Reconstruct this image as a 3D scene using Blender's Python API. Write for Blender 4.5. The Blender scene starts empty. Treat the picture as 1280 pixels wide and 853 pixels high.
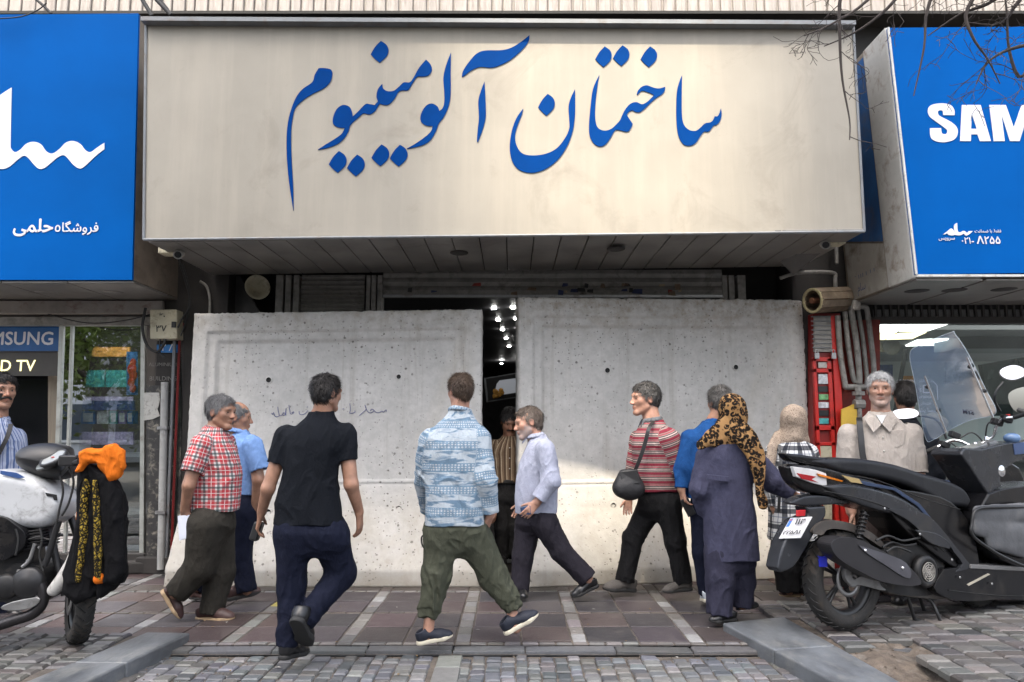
import bpy, bmesh, math, random
import numpy as np
from mathutils import Vector, Matrix, Euler
from mathutils.geometry import tessellate_polygon
PI = math.pi
rad = math.radians
S = bpy.context.scene
COL = S.collection
random.seed(7)
RNG = np.random.RandomState(11)
# ------------------------------------------------------------------ camera
CAM_H, PITCH, FPX = 1.43, rad(6.84), 930.0
cam = bpy.data.objects.new('camera', bpy.data.cameras.new('camera'))
COL.objects.link(cam)
cam.location = (0, 0, CAM_H)
cam.rotation_euler = (PI / 2 + PITCH, 0, 0)
cam.data.sensor_width = 36
cam.data.lens = FPX / 1280 * 36
cam.data.clip_start = 0.05
cam.data.clip_end = 500
S.camera = cam
# ------------------------------------------------------------------ light
SUN_EL, SUN_AZ = rad(58), rad(195)      # azimuth the light comes from, clockwise from +Y
w = bpy.data.worlds.new('World'); S.world = w; w.use_nodes = True
nt = w.node_tree
bg = nt.nodes['Background']
sky = nt.nodes.new('ShaderNodeTexSky'); sky.sky_type = 'NISHITA'; sky.sun_disc = False
sky.sun_elevation = SUN_EL; sky.sun_rotation = SUN_AZ
sky.air_density = 1.0; sky.dust_density = 5.0; sky.ozone_density = 1.0
hz = nt.nodes.new('ShaderNodeHueSaturation'); hz.inputs['Saturation'].default_value = 0.55   # hazy city sky
nt.links.new(sky.outputs[0], hz.inputs['Color']); nt.links.new(hz.outputs[0], bg.inputs[0]); bg.inputs[1].default_value = 0.15
sun = bpy.data.objects.new('sun', bpy.data.lights.new('sun', 'SUN')); COL.objects.link(sun)
sun.data.energy = 2.3; sun.data.angle = rad(1.6); sun.data.color = (1.0, 0.88, 0.70)
_sd = Vector((math.sin(SUN_AZ) * math.cos(SUN_EL), math.cos(SUN_AZ) * math.cos(SUN_EL), math.sin(SUN_EL)))
sun.rotation_euler = _sd.to_track_quat('Z', 'Y').to_euler()
S.view_settings.view_transform = 'Standard'; S.view_settings.look = 'None'
S.view_settings.gamma = 1.0; S.view_settings.exposure = 2.1
S.cycles.use_denoising = True
S.cycles.max_bounces = 8; S.cycles.transparent_max_bounces = 12
# ------------------------------------------------------------------ measuring: photo pixel -> point in the place
def ray(px, py):
    u, v = (px - 640) / FPX, (426.5 - py) / FPX
    c, s = math.cos(PITCH), math.sin(PITCH)
    return Vector((u, c - v * s, s + v * c))
def AT(px, py, Y):
    d = ray(px, py); return Vector((0, 0, CAM_H)) + d * (Y / d.y)
def G(px, py, z=0.0):
    d = ray(px, py); return Vector((0, 0, CAM_H)) + d * ((z - CAM_H) / d.z)
def MPP(Y):                              # metres per photo pixel at distance Y
    return Y / FPX / math.cos(PITCH)
# ------------------------------------------------------------------ materials
def N(nt, t, **kw):
    n = nt.nodes.new('ShaderNode' + t)
    for k, v in kw.items(): setattr(n, k, v)
    return n
def setin(nt, node, key, val):
    if hasattr(val, 'is_linked') or hasattr(val, 'links'): nt.links.new(val, node.inputs[key])
    else: node.inputs[key].default_value = val
def newmat(name):
    m = bpy.data.materials.new(name); m.use_nodes = True
    return m, m.node_tree, m.node_tree.nodes['Principled BSDF']
def mathn(nt, op, a, b=0.0, c=None, clamp=False):
    n = N(nt, 'Math', operation=op, use_clamp=clamp)
    setin(nt, n, 0, a); setin(nt, n, 1, b)
    if c is not None: setin(nt, n, 2, c)
    return n.outputs[0]
def mixc(nt, f, a, b, mode='MIX'):
    n = N(nt, 'Mix', data_type='RGBA', blend_type=mode)
    setin(nt, n, 0, f)
    for k, v in ((6, a), (7, b)):
        if isinstance(v, (tuple, list)): v = tuple(v) + ((1,) if len(v) == 3 else ())
        setin(nt, n, k, v)
    return n.outputs[2]
def coord(nt, kind='Object', scale=(1, 1, 1), loc=(0, 0, 0), rot=(0, 0, 0)):
    t = N(nt, 'TexCoord'); mp = N(nt, 'Mapping')
    mp.inputs['Scale'].default_value = scale; mp.inputs['Location'].default_value = loc; mp.inputs['Rotation'].default_value = rot
    nt.links.new(t.outputs[kind], mp.inputs[0]); return mp.outputs[0]
def attr(nt, name='gc'):
    return N(nt, 'Attribute', attribute_name=name)
def noise(nt, vec, scale, detail=4, rough=0.55, dist=0.0):
    n = N(nt, 'TexNoise'); nt.links.new(vec, n.inputs['Vector'])
    n.inputs['Scale'].default_value = scale; n.inputs['Detail'].default_value = detail
    n.inputs['Roughness'].default_value = rough; n.inputs['Distortion'].default_value = dist
    return n.outputs[0]
def ramp(nt, f, stops):
    r = N(nt, 'ValToRGB'); nt.links.new(f, r.inputs[0])
    e = r.color_ramp.elements
    while len(e) < len(stops): e.new(0.5)
    for el, (p, c) in zip(e, stops):
        el.position = p
        if not isinstance(c, (tuple, list)): c = (c, c, c)
        el.color = tuple(c) + (1,)
    return r.outputs[0]
def bump(nt, bsdf, h, strength=0.3, dist=0.01, prev=None):
    b = N(nt, 'Bump'); b.inputs['Strength'].default_value = strength; b.inputs['Distance'].default_value = dist
    nt.links.new(h, b.inputs['Height'])
    if prev is not None: nt.links.new(prev, b.inputs['Normal'])
    nt.links.new(b.outputs[0], bsdf.inputs['Normal']); return b.outputs[0]
def mat(name, c, rough=0.6, metal=0.0, var=0.15, vs=6.0, bs=0.0, bscale=40.0, c2=None, spec=None, stretch=(1, 1, 1), dirt=None, ds=2.0, coat=0.0):
    """plain surface: base colour with two scales of variation, optional second colour patches (dirt) and bump"""
    m, nt, b = newmat(name)
    v = coord(nt, 'Object', stretch)
    n1 = noise(nt, v, vs, 6, 0.6)
    lo = tuple(max(0, x * (1 - var)) for x in c); hi = tuple(min(1, x * (1 + var)) for x in c)
    out = ramp(nt, n1, [(0.3, lo), (0.7, hi)])
    if dirt is not None:
        n2 = noise(nt, v, ds, 8, 0.68, 0.4)
        out = mixc(nt, ramp(nt, n2, [(0.52, 0.0), (0.72, 0.85)]), out, dirt)
    nt.links.new(out, b.inputs['Base Color'])
    rr = N(nt, 'MapRange'); nt.links.new(n1, rr.inputs[0]); rr.inputs[3].default_value = max(0.02, rough - 0.1); rr.inputs[4].default_value = min(1, rough + 0.1)
    nt.links.new(rr.outputs[0], b.inputs['Roughness'])
    b.inputs['Metallic'].default_value = metal
    if spec is not None: b.inputs['Specular IOR Level'].default_value = spec
    if coat: b.inputs['Coat Weight'].default_value = coat; b.inputs['Coat Roughness'].default_value = 0.08
    if bs: bump(nt, b, noise(nt, v, bscale, 5, 0.6), bs, 0.01)
    return m
def emit(name, c, strength):
    m, nt, b = newmat(name); b.inputs['Base Color'].default_value = tuple(c) + (1,)
    b.inputs['Emission Color'].default_value = tuple(c) + (1,); b.inputs['Emission Strength'].default_value = strength
    return m
def glassmat(name, tint=(0.9, 0.95, 0.95), alpha=0.9, rough=0.01, ior=1.9):
    """thin sheet: fresnel mirror over a see-through body"""
    m, nt, b = newmat(name); nt.nodes.remove(b); out = nt.nodes['Material Output']
    g = N(nt, 'BsdfGlossy'); g.inputs['Roughness'].default_value = rough; g.inputs['Color'].default_value = (1, 1, 1, 1)
    t = N(nt, 'BsdfTransparent'); t.inputs['Color'].default_value = tuple(x * alpha for x in tint) + (1,)
    f = N(nt, 'Fresnel'); f.inputs['IOR'].default_value = ior
    mx = N(nt, 'MixShader'); nt.links.new(f.outputs[0], mx.inputs[0]); nt.links.new(t.outputs[0], mx.inputs[1]); nt.links.new(g.outputs[0], mx.inputs[2])
    nt.links.new(mx.outputs[0], out.inputs['Surface']); return m
# ------------------------------------------------------------------ objects
def mesh(name, verts, faces, mats, mi=None, smooth=False, attrs=None):
    me = bpy.data.meshes.new(name)
    me.from_pydata([tuple(v) for v in verts] if not isinstance(verts, np.ndarray) else verts.tolist(), [], faces if not isinstance(faces, np.ndarray) else faces.tolist())
    if not isinstance(mats, (list, tuple)): mats = [mats]
    for m in mats: me.materials.append(m)
    if mi is not None: me.polygons.foreach_set('material_index', mi)
    if smooth: me.polygons.foreach_set('use_smooth', [True] * len(me.polygons))
    for k, a in (attrs or {}).items():
        a = np.asarray(a, dtype=np.float32)
        if a.ndim == 2 and a.shape[1] == 3:
            at = me.attributes.new(k, 'FLOAT_VECTOR', 'POINT'); at.data.foreach_set('vector', a.ravel())
        else:
            at = me.attributes.new(k, 'FLOAT', 'POINT'); at.data.foreach_set('value', a.ravel())
    me.update(); return me
def link(name, data, parent=None):
    o = bpy.data.objects.new(name, data); COL.objects.link(o)
    if parent is not None: o.parent = parent
    return o
def tag(o, label=None, cat=None, group=None, kind=None):
    if label: o['label'] = label
    if cat: o['category'] = cat
    if group: o['group'] = group
    if kind: o['kind'] = kind
    return o
ORG = {}                                    # thing -> inverse of its placement, so parts can be given in world metres
def thing(name, label, cat, loc=(0, 0, 0), rotz=0.0, group=None):
    o = link(name, None); o.location = loc; o.rotation_euler = (0, 0, rotz); o.empty_display_size = 0.1
    tag(o, label, cat, group)
    ORG[o.name] = (Matrix.Translation(Vector(loc)) @ Matrix.Rotation(rotz, 4, 'Z')).inverted()
    return o
def root_of(o):
    while o is not None and o.name not in ORG: o = o.parent
    return o
def to_local(verts, parent):
    r = root_of(parent) if parent is not None else None
    if r is None: return verts
    M = np.array(ORG[r.name]); V = np.asarray([tuple(v) for v in verts] if not isinstance(verts, np.ndarray) else verts, dtype=float)
    return V @ M[:3, :3].T + M[:3, 3]
class MB:
    """collects boxes, prisms, tubes, ... ; build() links them as ONE mesh object"""
    def __init__(s): s.v = []; s.f = []; s.mi = []; s.cur = 0; s.sm = []; s.smooth = False
    def m(s, i): s.cur = i; return s
    def add(s, v, f, smooth=None):
        o = len(s.v); s.v += [Vector(x) for x in v]; s.f += [tuple(i + o for i in q) for q in f]
        s.mi += [s.cur] * len(f); s.sm += [s.smooth if smooth is None else smooth] * len(f); return s
    def box(s, a, b):
        (x0, y0, z0), (x1, y1, z1) = [min(p, q) for p, q in zip(a, b)], [max(p, q) for p, q in zip(a, b)]
        return s.add([(x0, y0, z0), (x1, y0, z0), (x1, y1, z0), (x0, y1, z0), (x0, y0, z1), (x1, y0, z1), (x1, y1, z1), (x0, y1, z1)],
                     [(0, 3, 2, 1), (4, 5, 6, 7), (0, 1, 5, 4), (1, 2, 6, 5), (2, 3, 7, 6), (3, 0, 4, 7)])
    def obox(s, c, half, R=None):           # oriented box
        R = R or Matrix.Identity(3); c = Vector(c)
        P = [c + R @ Vector((sx * half[0], sy * half[1], sz * half[2])) for sz in (-1, 1) for sx, sy in ((-1, -1), (1, -1), (1, 1), (-1, 1))]
        return s.add(P, [(0, 3, 2, 1), (4, 5, 6, 7), (0, 1, 5, 4), (1, 2, 6, 5), (2, 3, 7, 6), (3, 0, 4, 7)])
    def quad(s, *p): return s.add(p, [tuple(range(len(p)))])
    def hexa(s, front, back):               # closed solid between two rings of equal length
        n = len(front); P = list(front) + list(back)
        f = [tuple(range(n)), tuple(range(2 * n - 1, n - 1, -1))] + [(i, i + n, (i + 1) % n + n, (i + 1) % n) for i in range(n)]
        return s.add(P, [tuple(reversed(q)) for q in f])
    def prism(s, outer, holes, O, U, V, d):   # flat outline(s) in plane (O,U,V), thickness d along U x V
        O, U, V = Vector(O), Vector(U), Vector(V); W = U.cross(V).normalized()
        loops = [outer] + list(holes); flat = [p for l in loops for p in l]
        tri = tessellate_polygon([[Vector((p[0], p[1], 0)) for p in l] for l in loops])
        n = len(flat); A = [O + U * p[0] + V * p[1] for p in flat]; B = [p + W * d for p in A]
        f = []
        for t in tri:
            a, b, c = t
            ar = (flat[b][0] - flat[a][0]) * (flat[c][1] - flat[a][1]) - (flat[b][1] - flat[a][1]) * (flat[c][0] - flat[a][0])
            if ar < 0: a, c = c, a
            f.append((a + n, b + n, c + n)); f.append((c, b, a))
        k = 0
        for l in loops:
            L = len(l)
            for i in range(L): f.append((k + i, k + (i + 1) % L, k + (i + 1) % L + n, k + i + n))
            k += L
        return s.add(A + B, f)
    def tube(s, path, r, n=10, caps=True, smooth=True):
        path = [Vector(p) for p in path]; R = r if isinstance(r, (list, tuple)) else [r] * len(path)
        rings = []; t0 = (path[1] - path[0]).normalized()
        up = Vector((0, 0, 1)) if abs(t0.z) < 0.9 else Vector((1, 0, 0)); a = t0.cross(up).normalized()
        for i, p in enumerate(path):
            t = (path[min(i + 1, len(path) - 1)] - path[max(i - 1, 0)])
            t = t.normalized() if t.length > 1e-9 else t0
            a = (a - t * a.dot(t)); a = a.normalized() if a.length > 1e-6 else t.orthogonal().normalized(); b = t.cross(a)
            rings.append([p + (a * math.cos(2 * PI * k / n) + b * math.sin(2 * PI * k / n)) * R[i] for k in range(n)])
        v = [q for rg in rings for q in rg]; f = []
        for i in range(len(path) - 1):
            for k in range(n): f.append((i * n + k, i * n + (k + 1) % n, (i + 1) * n + (k + 1) % n, (i + 1) * n + k))
        s.add(v, f, smooth)
        if caps: s.add(rings[0], [tuple(range(n - 1, -1, -1))], False); s.add(rings[-1], [tuple(range(n))], False)
        return s
    def lathe(s, prof, O, ax, n=24, smooth=True, closed=False, arc=(0, 2 * PI)):   # prof: (radius, along axis)
        ax = Vector(ax).normalized(); a = ax.orthogonal().normalized(); b = ax.cross(a); O = Vector(O); k = len(prof)
        full = abs(arc[1] - arc[0] - 2 * PI) < 1e-6; m = n if full else n + 1
        v = []
        for i in range(m):
            t = arc[0] + (arc[1] - arc[0]) * i / n; e = a * math.cos(t) + b * math.sin(t)
            v += [O + ax * h + e * r for r, h in prof]
        f = []
        for i in range(n):
            j = (i + 1) % m
            for q in range(k if closed else k - 1):
                p = (q + 1) % k; f.append((i * k + q, j * k + q, j * k + p, i * k + p))
        return s.add(v, f, smooth)
    def sphere(s, c, r, n=12, R=None, smooth=True):
        r = r if isinstance(r, (tuple, list)) else (r, r, r); R = R or Matrix.Identity(3); c = Vector(c); v = []; f = []; h = n // 2
        for i in range(h + 1):
            th = PI * i / h
            for k in range(n):
                ph = 2 * PI * k / n
                v.append(c + R @ Vector((r[0] * math.sin(th) * math.cos(ph), r[1] * math.sin(th) * math.sin(ph), r[2] * math.cos(th))))
        for i in range(h):
            for k in range(n): f.append((i * n + k, (i + 1) * n + k, (i + 1) * n + (k + 1) % n, i * n + (k + 1) % n))
        return s.add(v, f, smooth)
    def build(s, name, mats, parent=None, bevel=0.0, seg=2, world=True, xf=None, subd=0):
        v = s.v
        if xf is not None: v = [xf @ p for p in v]
        if world and parent is not None: v = to_local(v, parent)
        if world and parent is None: pass
        me = mesh(name, v, s.f, mats, s.mi); me.polygons.foreach_set('use_smooth', s.sm)
        o = link(name, me, parent)
        if bevel:
            bv = o.modifiers.new('edge', 'BEVEL'); bv.width = bevel; bv.segments = seg; bv.limit_method = 'ANGLE'; bv.angle_limit = rad(40); bv.harden_normals = False
        if subd: sb = o.modifiers.new('round', 'SUBSURF'); sb.levels = subd; sb.render_levels = subd
        return o
def copy_tree(o, parent=None):
    c = o.copy(); COL.objects.link(c)
    if parent is not None: c.parent = parent
    for ch in list(o.children): copy_tree(ch, c)
    return c
def cr(pts, n=6, closed=True):
    """Catmull-Rom outline; a point with a third element is a sharp corner"""
    out = []; L = len(pts)
    for i in range(L if closed else L - 1):
        p1, p2 = pts[i], pts[(i + 1) % L]; p0 = pts[(i - 1) % L] if (closed or i > 0) else p1; p3 = pts[(i + 2) % L] if (closed or i + 2 < L) else p2
        if len(p1) > 2: p0 = p1
        if len(p2) > 2: p3 = p2
        for k in range(n):
            t = k / n; a = []
            for j in range(2):
                a.append(0.5 * (2 * p1[j] + (p2[j] - p0[j]) * t + (2 * p0[j] - 5 * p1[j] + 4 * p2[j] - p3[j]) * t * t + (3 * p1[j] - p0[j] - 3 * p2[j] + p3[j]) * t ** 3))
            out.append(tuple(a))
    if not closed: out.append(tuple(pts[-1][:2]))
    return out
def smooth3(pts, n=6):
    P = [Vector(p) for p in pts]; out = []
    for i in range(len(P) - 1):
        p0, p1, p2, p3 = P[max(i - 1, 0)], P[i], P[i + 1], P[min(i + 2, len(P) - 1)]
        for k in range(n):
            t = k / n
            out.append(0.5 * (2 * p1 + (p2 - p0) * t + (2 * p0 - 5 * p1 + 4 * p2 - p3) * t * t + (3 * p1 - p0 - 3 * p2 + p3) * t ** 3))
    return out + [P[-1]]
def area(l): return sum(l[i][0] * l[(i + 1) % len(l)][1] - l[(i + 1) % len(l)][0] * l[i][1] for i in range(len(l)))
def ccw(l): return l if area(l) > 0 else list(reversed(l))
_PF = {}
def pers(s):
    """Persian text -> joined glyph forms in visual order"""
    F = {'ا': ('\uFE8D', '\uFE8E'), 'آ': ('\uFE81', '\uFE82'), 'د': ('\uFEA9', '\uFEAA'), 'ر': ('\uFEAD', '\uFEAE'), 'و': ('\uFEED', '\uFEEE'), 'ز': ('\uFEAF', '\uFEB0')}
    D = {'ب': 0xFE8F, 'ت': 0xFE95, 'ح': 0xFEA1, 'خ': 0xFEA5, 'س': 0xFEB1, 'ش': 0xFEB5, 'ض': 0xFEBD, 'ط': 0xFEC1, 'ع': 0xFEC9, 'غ': 0xFECD, 'ف': 0xFED1, 'ق': 0xFED5, 'ل': 0xFEDD, 'م': 0xFEE1, 'ن': 0xFEE5, 'ه': 0xFEE9, 'پ': 0xFB56, 'گ': 0xFB92, 'ک': 0xFB8E, 'ئ': 0xFE89}
    Y = ('\uFBFC', '\uFBFD', '\uFBFE', '\uFBFF')
    out = []
    def dual(c): return c in D or c == 'ی'
    for i, c in enumerate(s):
        pv = i > 0 and dual(s[i - 1]); nx = i + 1 < len(s) and (dual(s[i + 1]) or s[i + 1] in F)
        if c in F: out.append(F[c][1 if pv else 0])
        elif c == 'ه' and not pv and not nx: out.append('\u0665')
        elif dual(c):
            k = (3 if nx else 1) if pv else (2 if nx else 0)
            out.append(Y[k] if c == 'ی' else chr(D[c] + k))
        else: out.append(c)
    return ''.join(reversed(out))
def text_mesh(txt, size, ext=0.002, off=0.0, align='LEFT', shear=0.0):
    c = bpy.data.curves.new('t', 'FONT'); c.body = txt; c.size = size; c.extrude = ext; c.offset = off; c.align_x = align; c.shear = shear; c.resolution_u = 3
    o = bpy.data.objects.new('t', c); COL.objects.link(o)
    dg = bpy.context.evaluated_depsgraph_get(); me = bpy.data.meshes.new_from_object(o.evaluated_get(dg))
    V = [v.co.copy() for v in me.vertices]; Fc = [tuple(p.vertices) for p in me.polygons]
    bpy.data.objects.remove(o); bpy.data.curves.remove(c); bpy.data.meshes.remove(me)
    return V, Fc
def put_text(mb, txt, O, U, V, width=None, size=1.0, off=0.0, ext=0.002, align='LEFT'):
    """text with its baseline start at O, running along U, up along V; fitted to a width in metres"""
    v, f = text_mesh(txt, size, 0, off, 'LEFT')
    if not v: return
    xs = [p.x for p in v]; x0, x1 = min(xs), max(xs); k = (width / (x1 - x0)) if width else 1.0
    O, U, V = Vector(O), Vector(U).normalized(), Vector(V).normalized(); W = U.cross(V).normalized()
    mb.add([O + U * ((p.x - x0) * k) + V * (p.y * k) + W * ext for p in v], f, False)
# ================================================================== palette of the street
X, Yv, Z = Vector((1, 0, 0)), Vector((0, 1, 0)), Vector((0, 0, 1))
M = {}
M['grime'] = mat('grimy_wall', (0.024, 0.021, 0.019), 0.8, var=0.5, vs=3, bs=0.3, bscale=25)
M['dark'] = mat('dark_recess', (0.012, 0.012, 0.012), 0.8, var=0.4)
M['black'] = mat('black_plastic', (0.012, 0.012, 0.013), 0.45)
M['steel'] = mat('worn_steel', (0.32, 0.32, 0.32), 0.42, 0.8, dirt=(0.12, 0.09, 0.07), ds=6)
M['chrome'] = mat('chrome', (0.75, 0.75, 0.76), 0.14, 1.0, var=0.05)
M['galv'] = mat('galvanised_edge', (0.17, 0.18, 0.19), 0.6, 0.3, dirt=(0.15, 0.12, 0.10), ds=8)
M['pipe'] = mat('painted_pipe', (0.23, 0.22, 0.20), 0.6, var=0.3, vs=12, dirt=(0.06, 0.045, 0.035), ds=7)
M['shutter'] = mat('shutter_slats', (0.23, 0.22, 0.20), 0.55, 0.2, var=0.25, vs=5, dirt=(0.05, 0.04, 0.035), ds=5)
M['soffit'] = mat('soffit_panels', (0.20, 0.19, 0.175), 0.35, 0.15, var=0.25, vs=3, dirt=(0.10, 0.09, 0.08), ds=2)
M['blue'] = mat('blue_letter', (0.0002, 0.034, 0.165), 0.6, var=0.08, spec=0.03)
M['signblue'] = mat('blue_vinyl', (0.0002, 0.078, 0.31), 0.5, var=0.10, vs=1.2, spec=0.03)
M['white'] = mat('white_vinyl', (0.62, 0.62, 0.65), 0.4, var=0.03)
M['plaster'] = mat('dirty_white_plaster', (0.44, 0.43, 0.40), 0.7, var=0.12, vs=5, bs=0.2, bscale=60, dirt=(0.16, 0.10, 0.06), ds=5)
M['edge'] = mat('sign_box_side', (0.20, 0.165, 0.13), 0.7, var=0.25, vs=4, dirt=(0.09, 0.06, 0.045), ds=3)
M['cream'] = mat('cream_enamel', (0.46, 0.42, 0.30), 0.5, var=0.12, vs=8, dirt=(0.10, 0.075, 0.05), ds=9)
M['red'] = mat('red_paint', (0.50, 0.018, 0.012), 0.4, var=0.12, dirt=(0.15, 0.02, 0.015), ds=6)
M['yellow'] = mat('yellow_board', (0.62, 0.40, 0.05), 0.5)
M['glass'] = glassmat('window_glass', (0.88, 0.94, 0.92), 0.93)
M['mirror'] = mat('mirror_glass', (0.42, 0.43, 0.45), 0.02, 1.0, var=0.0)
M['lamp'] = emit('lamp_glow', (1.0, 0.98, 0.95), 26.0)
M['panel_light'] = emit('ceiling_panel_glow', (1.0, 0.99, 0.97), 1.6)
M['panel_warm'] = emit('warm_panel_glow', (0.9, 0.75, 0.45), 0.9)
M['cable'] = mat('black_cable', (0.016, 0.016, 0.016), 0.6)

def sign_face_mat():
    m, nt, b = newmat('weathered_sign_board')
    v = coord(nt)
    base = ramp(nt, noise(nt, v, 0.7, 5, 0.6), [(0.3, (0.245, 0.225, 0.188)), (0.7, (0.305, 0.28, 0.235))])
    st = noise(nt, coord(nt, 'Object', (7, 7, 0.5)), 1.0, 6, 0.65)
    c = mixc(nt, ramp(nt, st, [(0.46, 0.0), (0.72, 0.42)]), base, (0.36, 0.32, 0.26))
    # rust runs below the rail
    z = N(nt, 'SeparateXYZ'); nt.links.new(coord(nt), z.inputs[0])
    top = N(nt, 'MapRange'); nt.links.new(z.outputs[2], top.inputs[0]); top.inputs[1].default_value = 4.55; top.inputs[2].default_value = 5.08
    r2 = noise(nt, coord(nt, 'Object', (14, 14, 1.6)), 1.0, 5, 0.6)
    rr = mathn(nt, 'MULTIPLY', ramp(nt, r2, [(0.45, 0.0), (0.72, 0.75)]), mathn(nt, 'POWER', top.outputs[0], 2.2))
    c = mixc(nt, rr, c, (0.30, 0.17, 0.07))
    # smoky scuffs
    n3 = noise(nt, coord(nt, 'Object', (1, 1, 1), (3.1, 0, 0.4)), 1.5, 8, 0.7, 0.8)
    c = mixc(nt, ramp(nt, n3, [(0.56, 0.0), (0.74, 0.6)]), c, (0.19, 0.17, 0.14))
    n4 = noise(nt, coord(nt, 'Object', (60, 60, 60)), 1.0, 3)
    c = mixc(nt, ramp(nt, n4, [(0.66, 0.0), (0.74, 0.18)]), c, (0.15, 0.12, 0.10))
    nt.links.new(c, b.inputs['Base Color']); b.inputs['Roughness'].default_value = 0.5; b.inputs['Specular IOR Level'].default_value = 0.35
    bump(nt, b, noise(nt, coord(nt, 'Object', (1.5, 1.5, 1.0)), 1.2, 3), 0.25, 0.05)
    return m
M['signface'] = sign_face_mat()

def concrete_mat():
    m, nt, b = newmat('cast_concrete')
    v = coord(nt)
    c = ramp(nt, noise(nt, v, 1.3, 7, 0.62), [(0.28, (0.44, 0.43, 0.41)), (0.72, (0.58, 0.565, 0.54))])
    n2 = noise(nt, v, 14, 6, 0.7)
    c = mixc(nt, ramp(nt, n2, [(0.40, 0.30), (0.62, 0.0)]), c, (0.29, 0.285, 0.27))
    # warm stains
    n3 = noise(nt, coord(nt, 'Object', (1.4, 1.4, 0.8)), 1.0, 6, 0.6, 0.6)
    c = mixc(nt, ramp(nt, n3, [(0.55, 0.0), (0.8, 0.45)]), c, (0.42, 0.37, 0.29))
    dr = noise(nt, coord(nt, 'Object', (9, 9, .5)), 1.0, 6, .65, .3); c = mixc(nt, ramp(nt, dr, [(.56, 0.0), (.74, .38)]), c, (.24, .21, .17))
    # dirty foot and weathered top
    sz = N(nt, 'SeparateXYZ'); nt.links.new(v, sz.inputs[0])
    lo = N(nt, 'MapRange'); nt.links.new(sz.outputs[2], lo.inputs[0]); lo.inputs[1].default_value = 0.16; lo.inputs[2].default_value = 0.0
    c = mixc(nt, mathn(nt, 'MULTIPLY', lo.outputs[0], ramp(nt, noise(nt, v, 6, 6, 0.7), [(0.3, 0.2), (0.7, 0.85)])), c, (0.20, 0.17, 0.13))
    hi = N(nt, 'MapRange'); nt.links.new(sz.outputs[2], hi.inputs[0]); hi.inputs[1].default_value = 2.30; hi.inputs[2].default_value = 2.74
    c = mixc(nt, mathn(nt, 'MULTIPLY', hi.outputs[0], ramp(nt, noise(nt, v, 9, 6, 0.7), [(0.45, 0.0), (0.65, 0.75)])), c, (0.27, 0.22, 0.16))
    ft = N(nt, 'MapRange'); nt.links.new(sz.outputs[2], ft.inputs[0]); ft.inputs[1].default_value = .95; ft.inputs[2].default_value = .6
    c = mixc(nt, mathn(nt, 'MULTIPLY', ft.outputs[0], ramp(nt, noise(nt, v, 3, 7, .7, .5), [(.3, .15), (.7, .65)])), c, (.31, .28, .225))  # yellowish dirt, also darkening the foot to offset the stronger light there
    # air holes
    def pits(scale, th, keep):
        vo = N(nt, 'TexVoronoi'); vo.inputs['Scale'].default_value = scale; nt.links.new(mixv, vo.inputs['Vector'])
        d = ramp(nt, vo.outputs['Distance'], [(th * 0.5, 1.0), (th, 0.0)])
        sp = N(nt, 'SeparateColor'); nt.links.new(vo.outputs['Color'], sp.inputs[0])
        return mathn(nt, 'MULTIPLY', d, mathn(nt, 'GREATER_THAN', sp.outputs[0], keep))
    wob = N(nt, 'TexNoise'); nt.links.new(v, wob.inputs['Vector']); wob.inputs['Scale'].default_value = 60
    mx = N(nt, 'VectorMath', operation='MULTIPLY_ADD'); nt.links.new(wob.outputs[1], mx.inputs[0]); mx.inputs[1].default_value = (0.012, 0.012, 0.012); nt.links.new(v, mx.inputs[2])
    mixv = mx.outputs[0]
    p = mathn(nt, 'MAXIMUM', pits(13, 0.19, 0.55), mathn(nt, 'MAXIMUM', pits(30, 0.24, 0.5), pits(6.5, 0.11, 0.6)))
    dens = ramp(nt, noise(nt, v, 1.1, 3), [(0.35, 0.15), (0.6, 1.0)])
    p = mathn(nt, 'MULTIPLY', p, dens)
    c = mixc(nt, mathn(nt, 'MULTIPLY', p, 0.8), c, (0.10, 0.09, 0.08))
    nt.links.new(c, b.inputs['Base Color']); b.inputs['Roughness'].default_value = 0.85; b.inputs['Specular IOR Level'].default_value = 0.25
    h = mathn(nt, 'SUBTRACT', mathn(nt, 'MULTIPLY', noise(nt, v, 25, 8, 0.7), 0.35), p)
    bump(nt, b, h, 0.55, 0.012)
    return m
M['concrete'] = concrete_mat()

def stone_mat(name, rough=0.75):
    """paving stone, its own tone per stone from the 'tone' colour, worn and dusty"""
    m, nt, b = newmat(name)
    a = attr(nt, 'tone'); v = coord(nt)
    n1 = noise(nt, v, 22, 7, 0.7)
    c = mixc(nt, ramp(nt, n1, [(0.3, 0.35), (0.7, 0.0)]), a.outputs[1], (0.02, 0.02, 0.02))
    n2 = noise(nt, v, 2.2, 7, 0.68)
    c = mixc(nt, ramp(nt, n2, [(0.50, 0.0), (0.78, 0.5)]), c, (0.14, 0.122, 0.105))
    n3 = noise(nt, v, 90, 3, 0.6)
    c = mixc(nt, ramp(nt, n3, [(0.62, 0.0), (0.72, 0.4)]), c, (0.24, 0.23, 0.21))
    nt.links.new(c, b.inputs['Base Color'])
    rr = ramp(nt, n2, [(0.3, rough - 0.22), (0.7, rough + 0.1)]); nt.links.new(rr, b.inputs['Roughness'])
    bump(nt, b, mathn(nt, 'ADD', n1, mathn(nt, 'MULTIPLY', n3, 0.3)), 0.5, 0.006)
    return m
M['paver'] = stone_mat('pavement_stones', 0.62)
M['cobble'] = stone_mat('cobble_setts', 0.58)
M['grout'] = mat('sandy_joint', (0.085, 0.072, 0.06), 0.95, var=0.35, vs=18, bs=0.6, bscale=120, dirt=(0.16, 0.13, 0.10), ds=5)
M['kerb'] = mat('grey_marble_kerb', (0.095, 0.103, 0.112), 0.45, var=0.5, vs=5, bs=0.4, bscale=24, dirt=(0.19, 0.19, 0.18), ds=7, stretch=(1, 0.5, 1))
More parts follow.
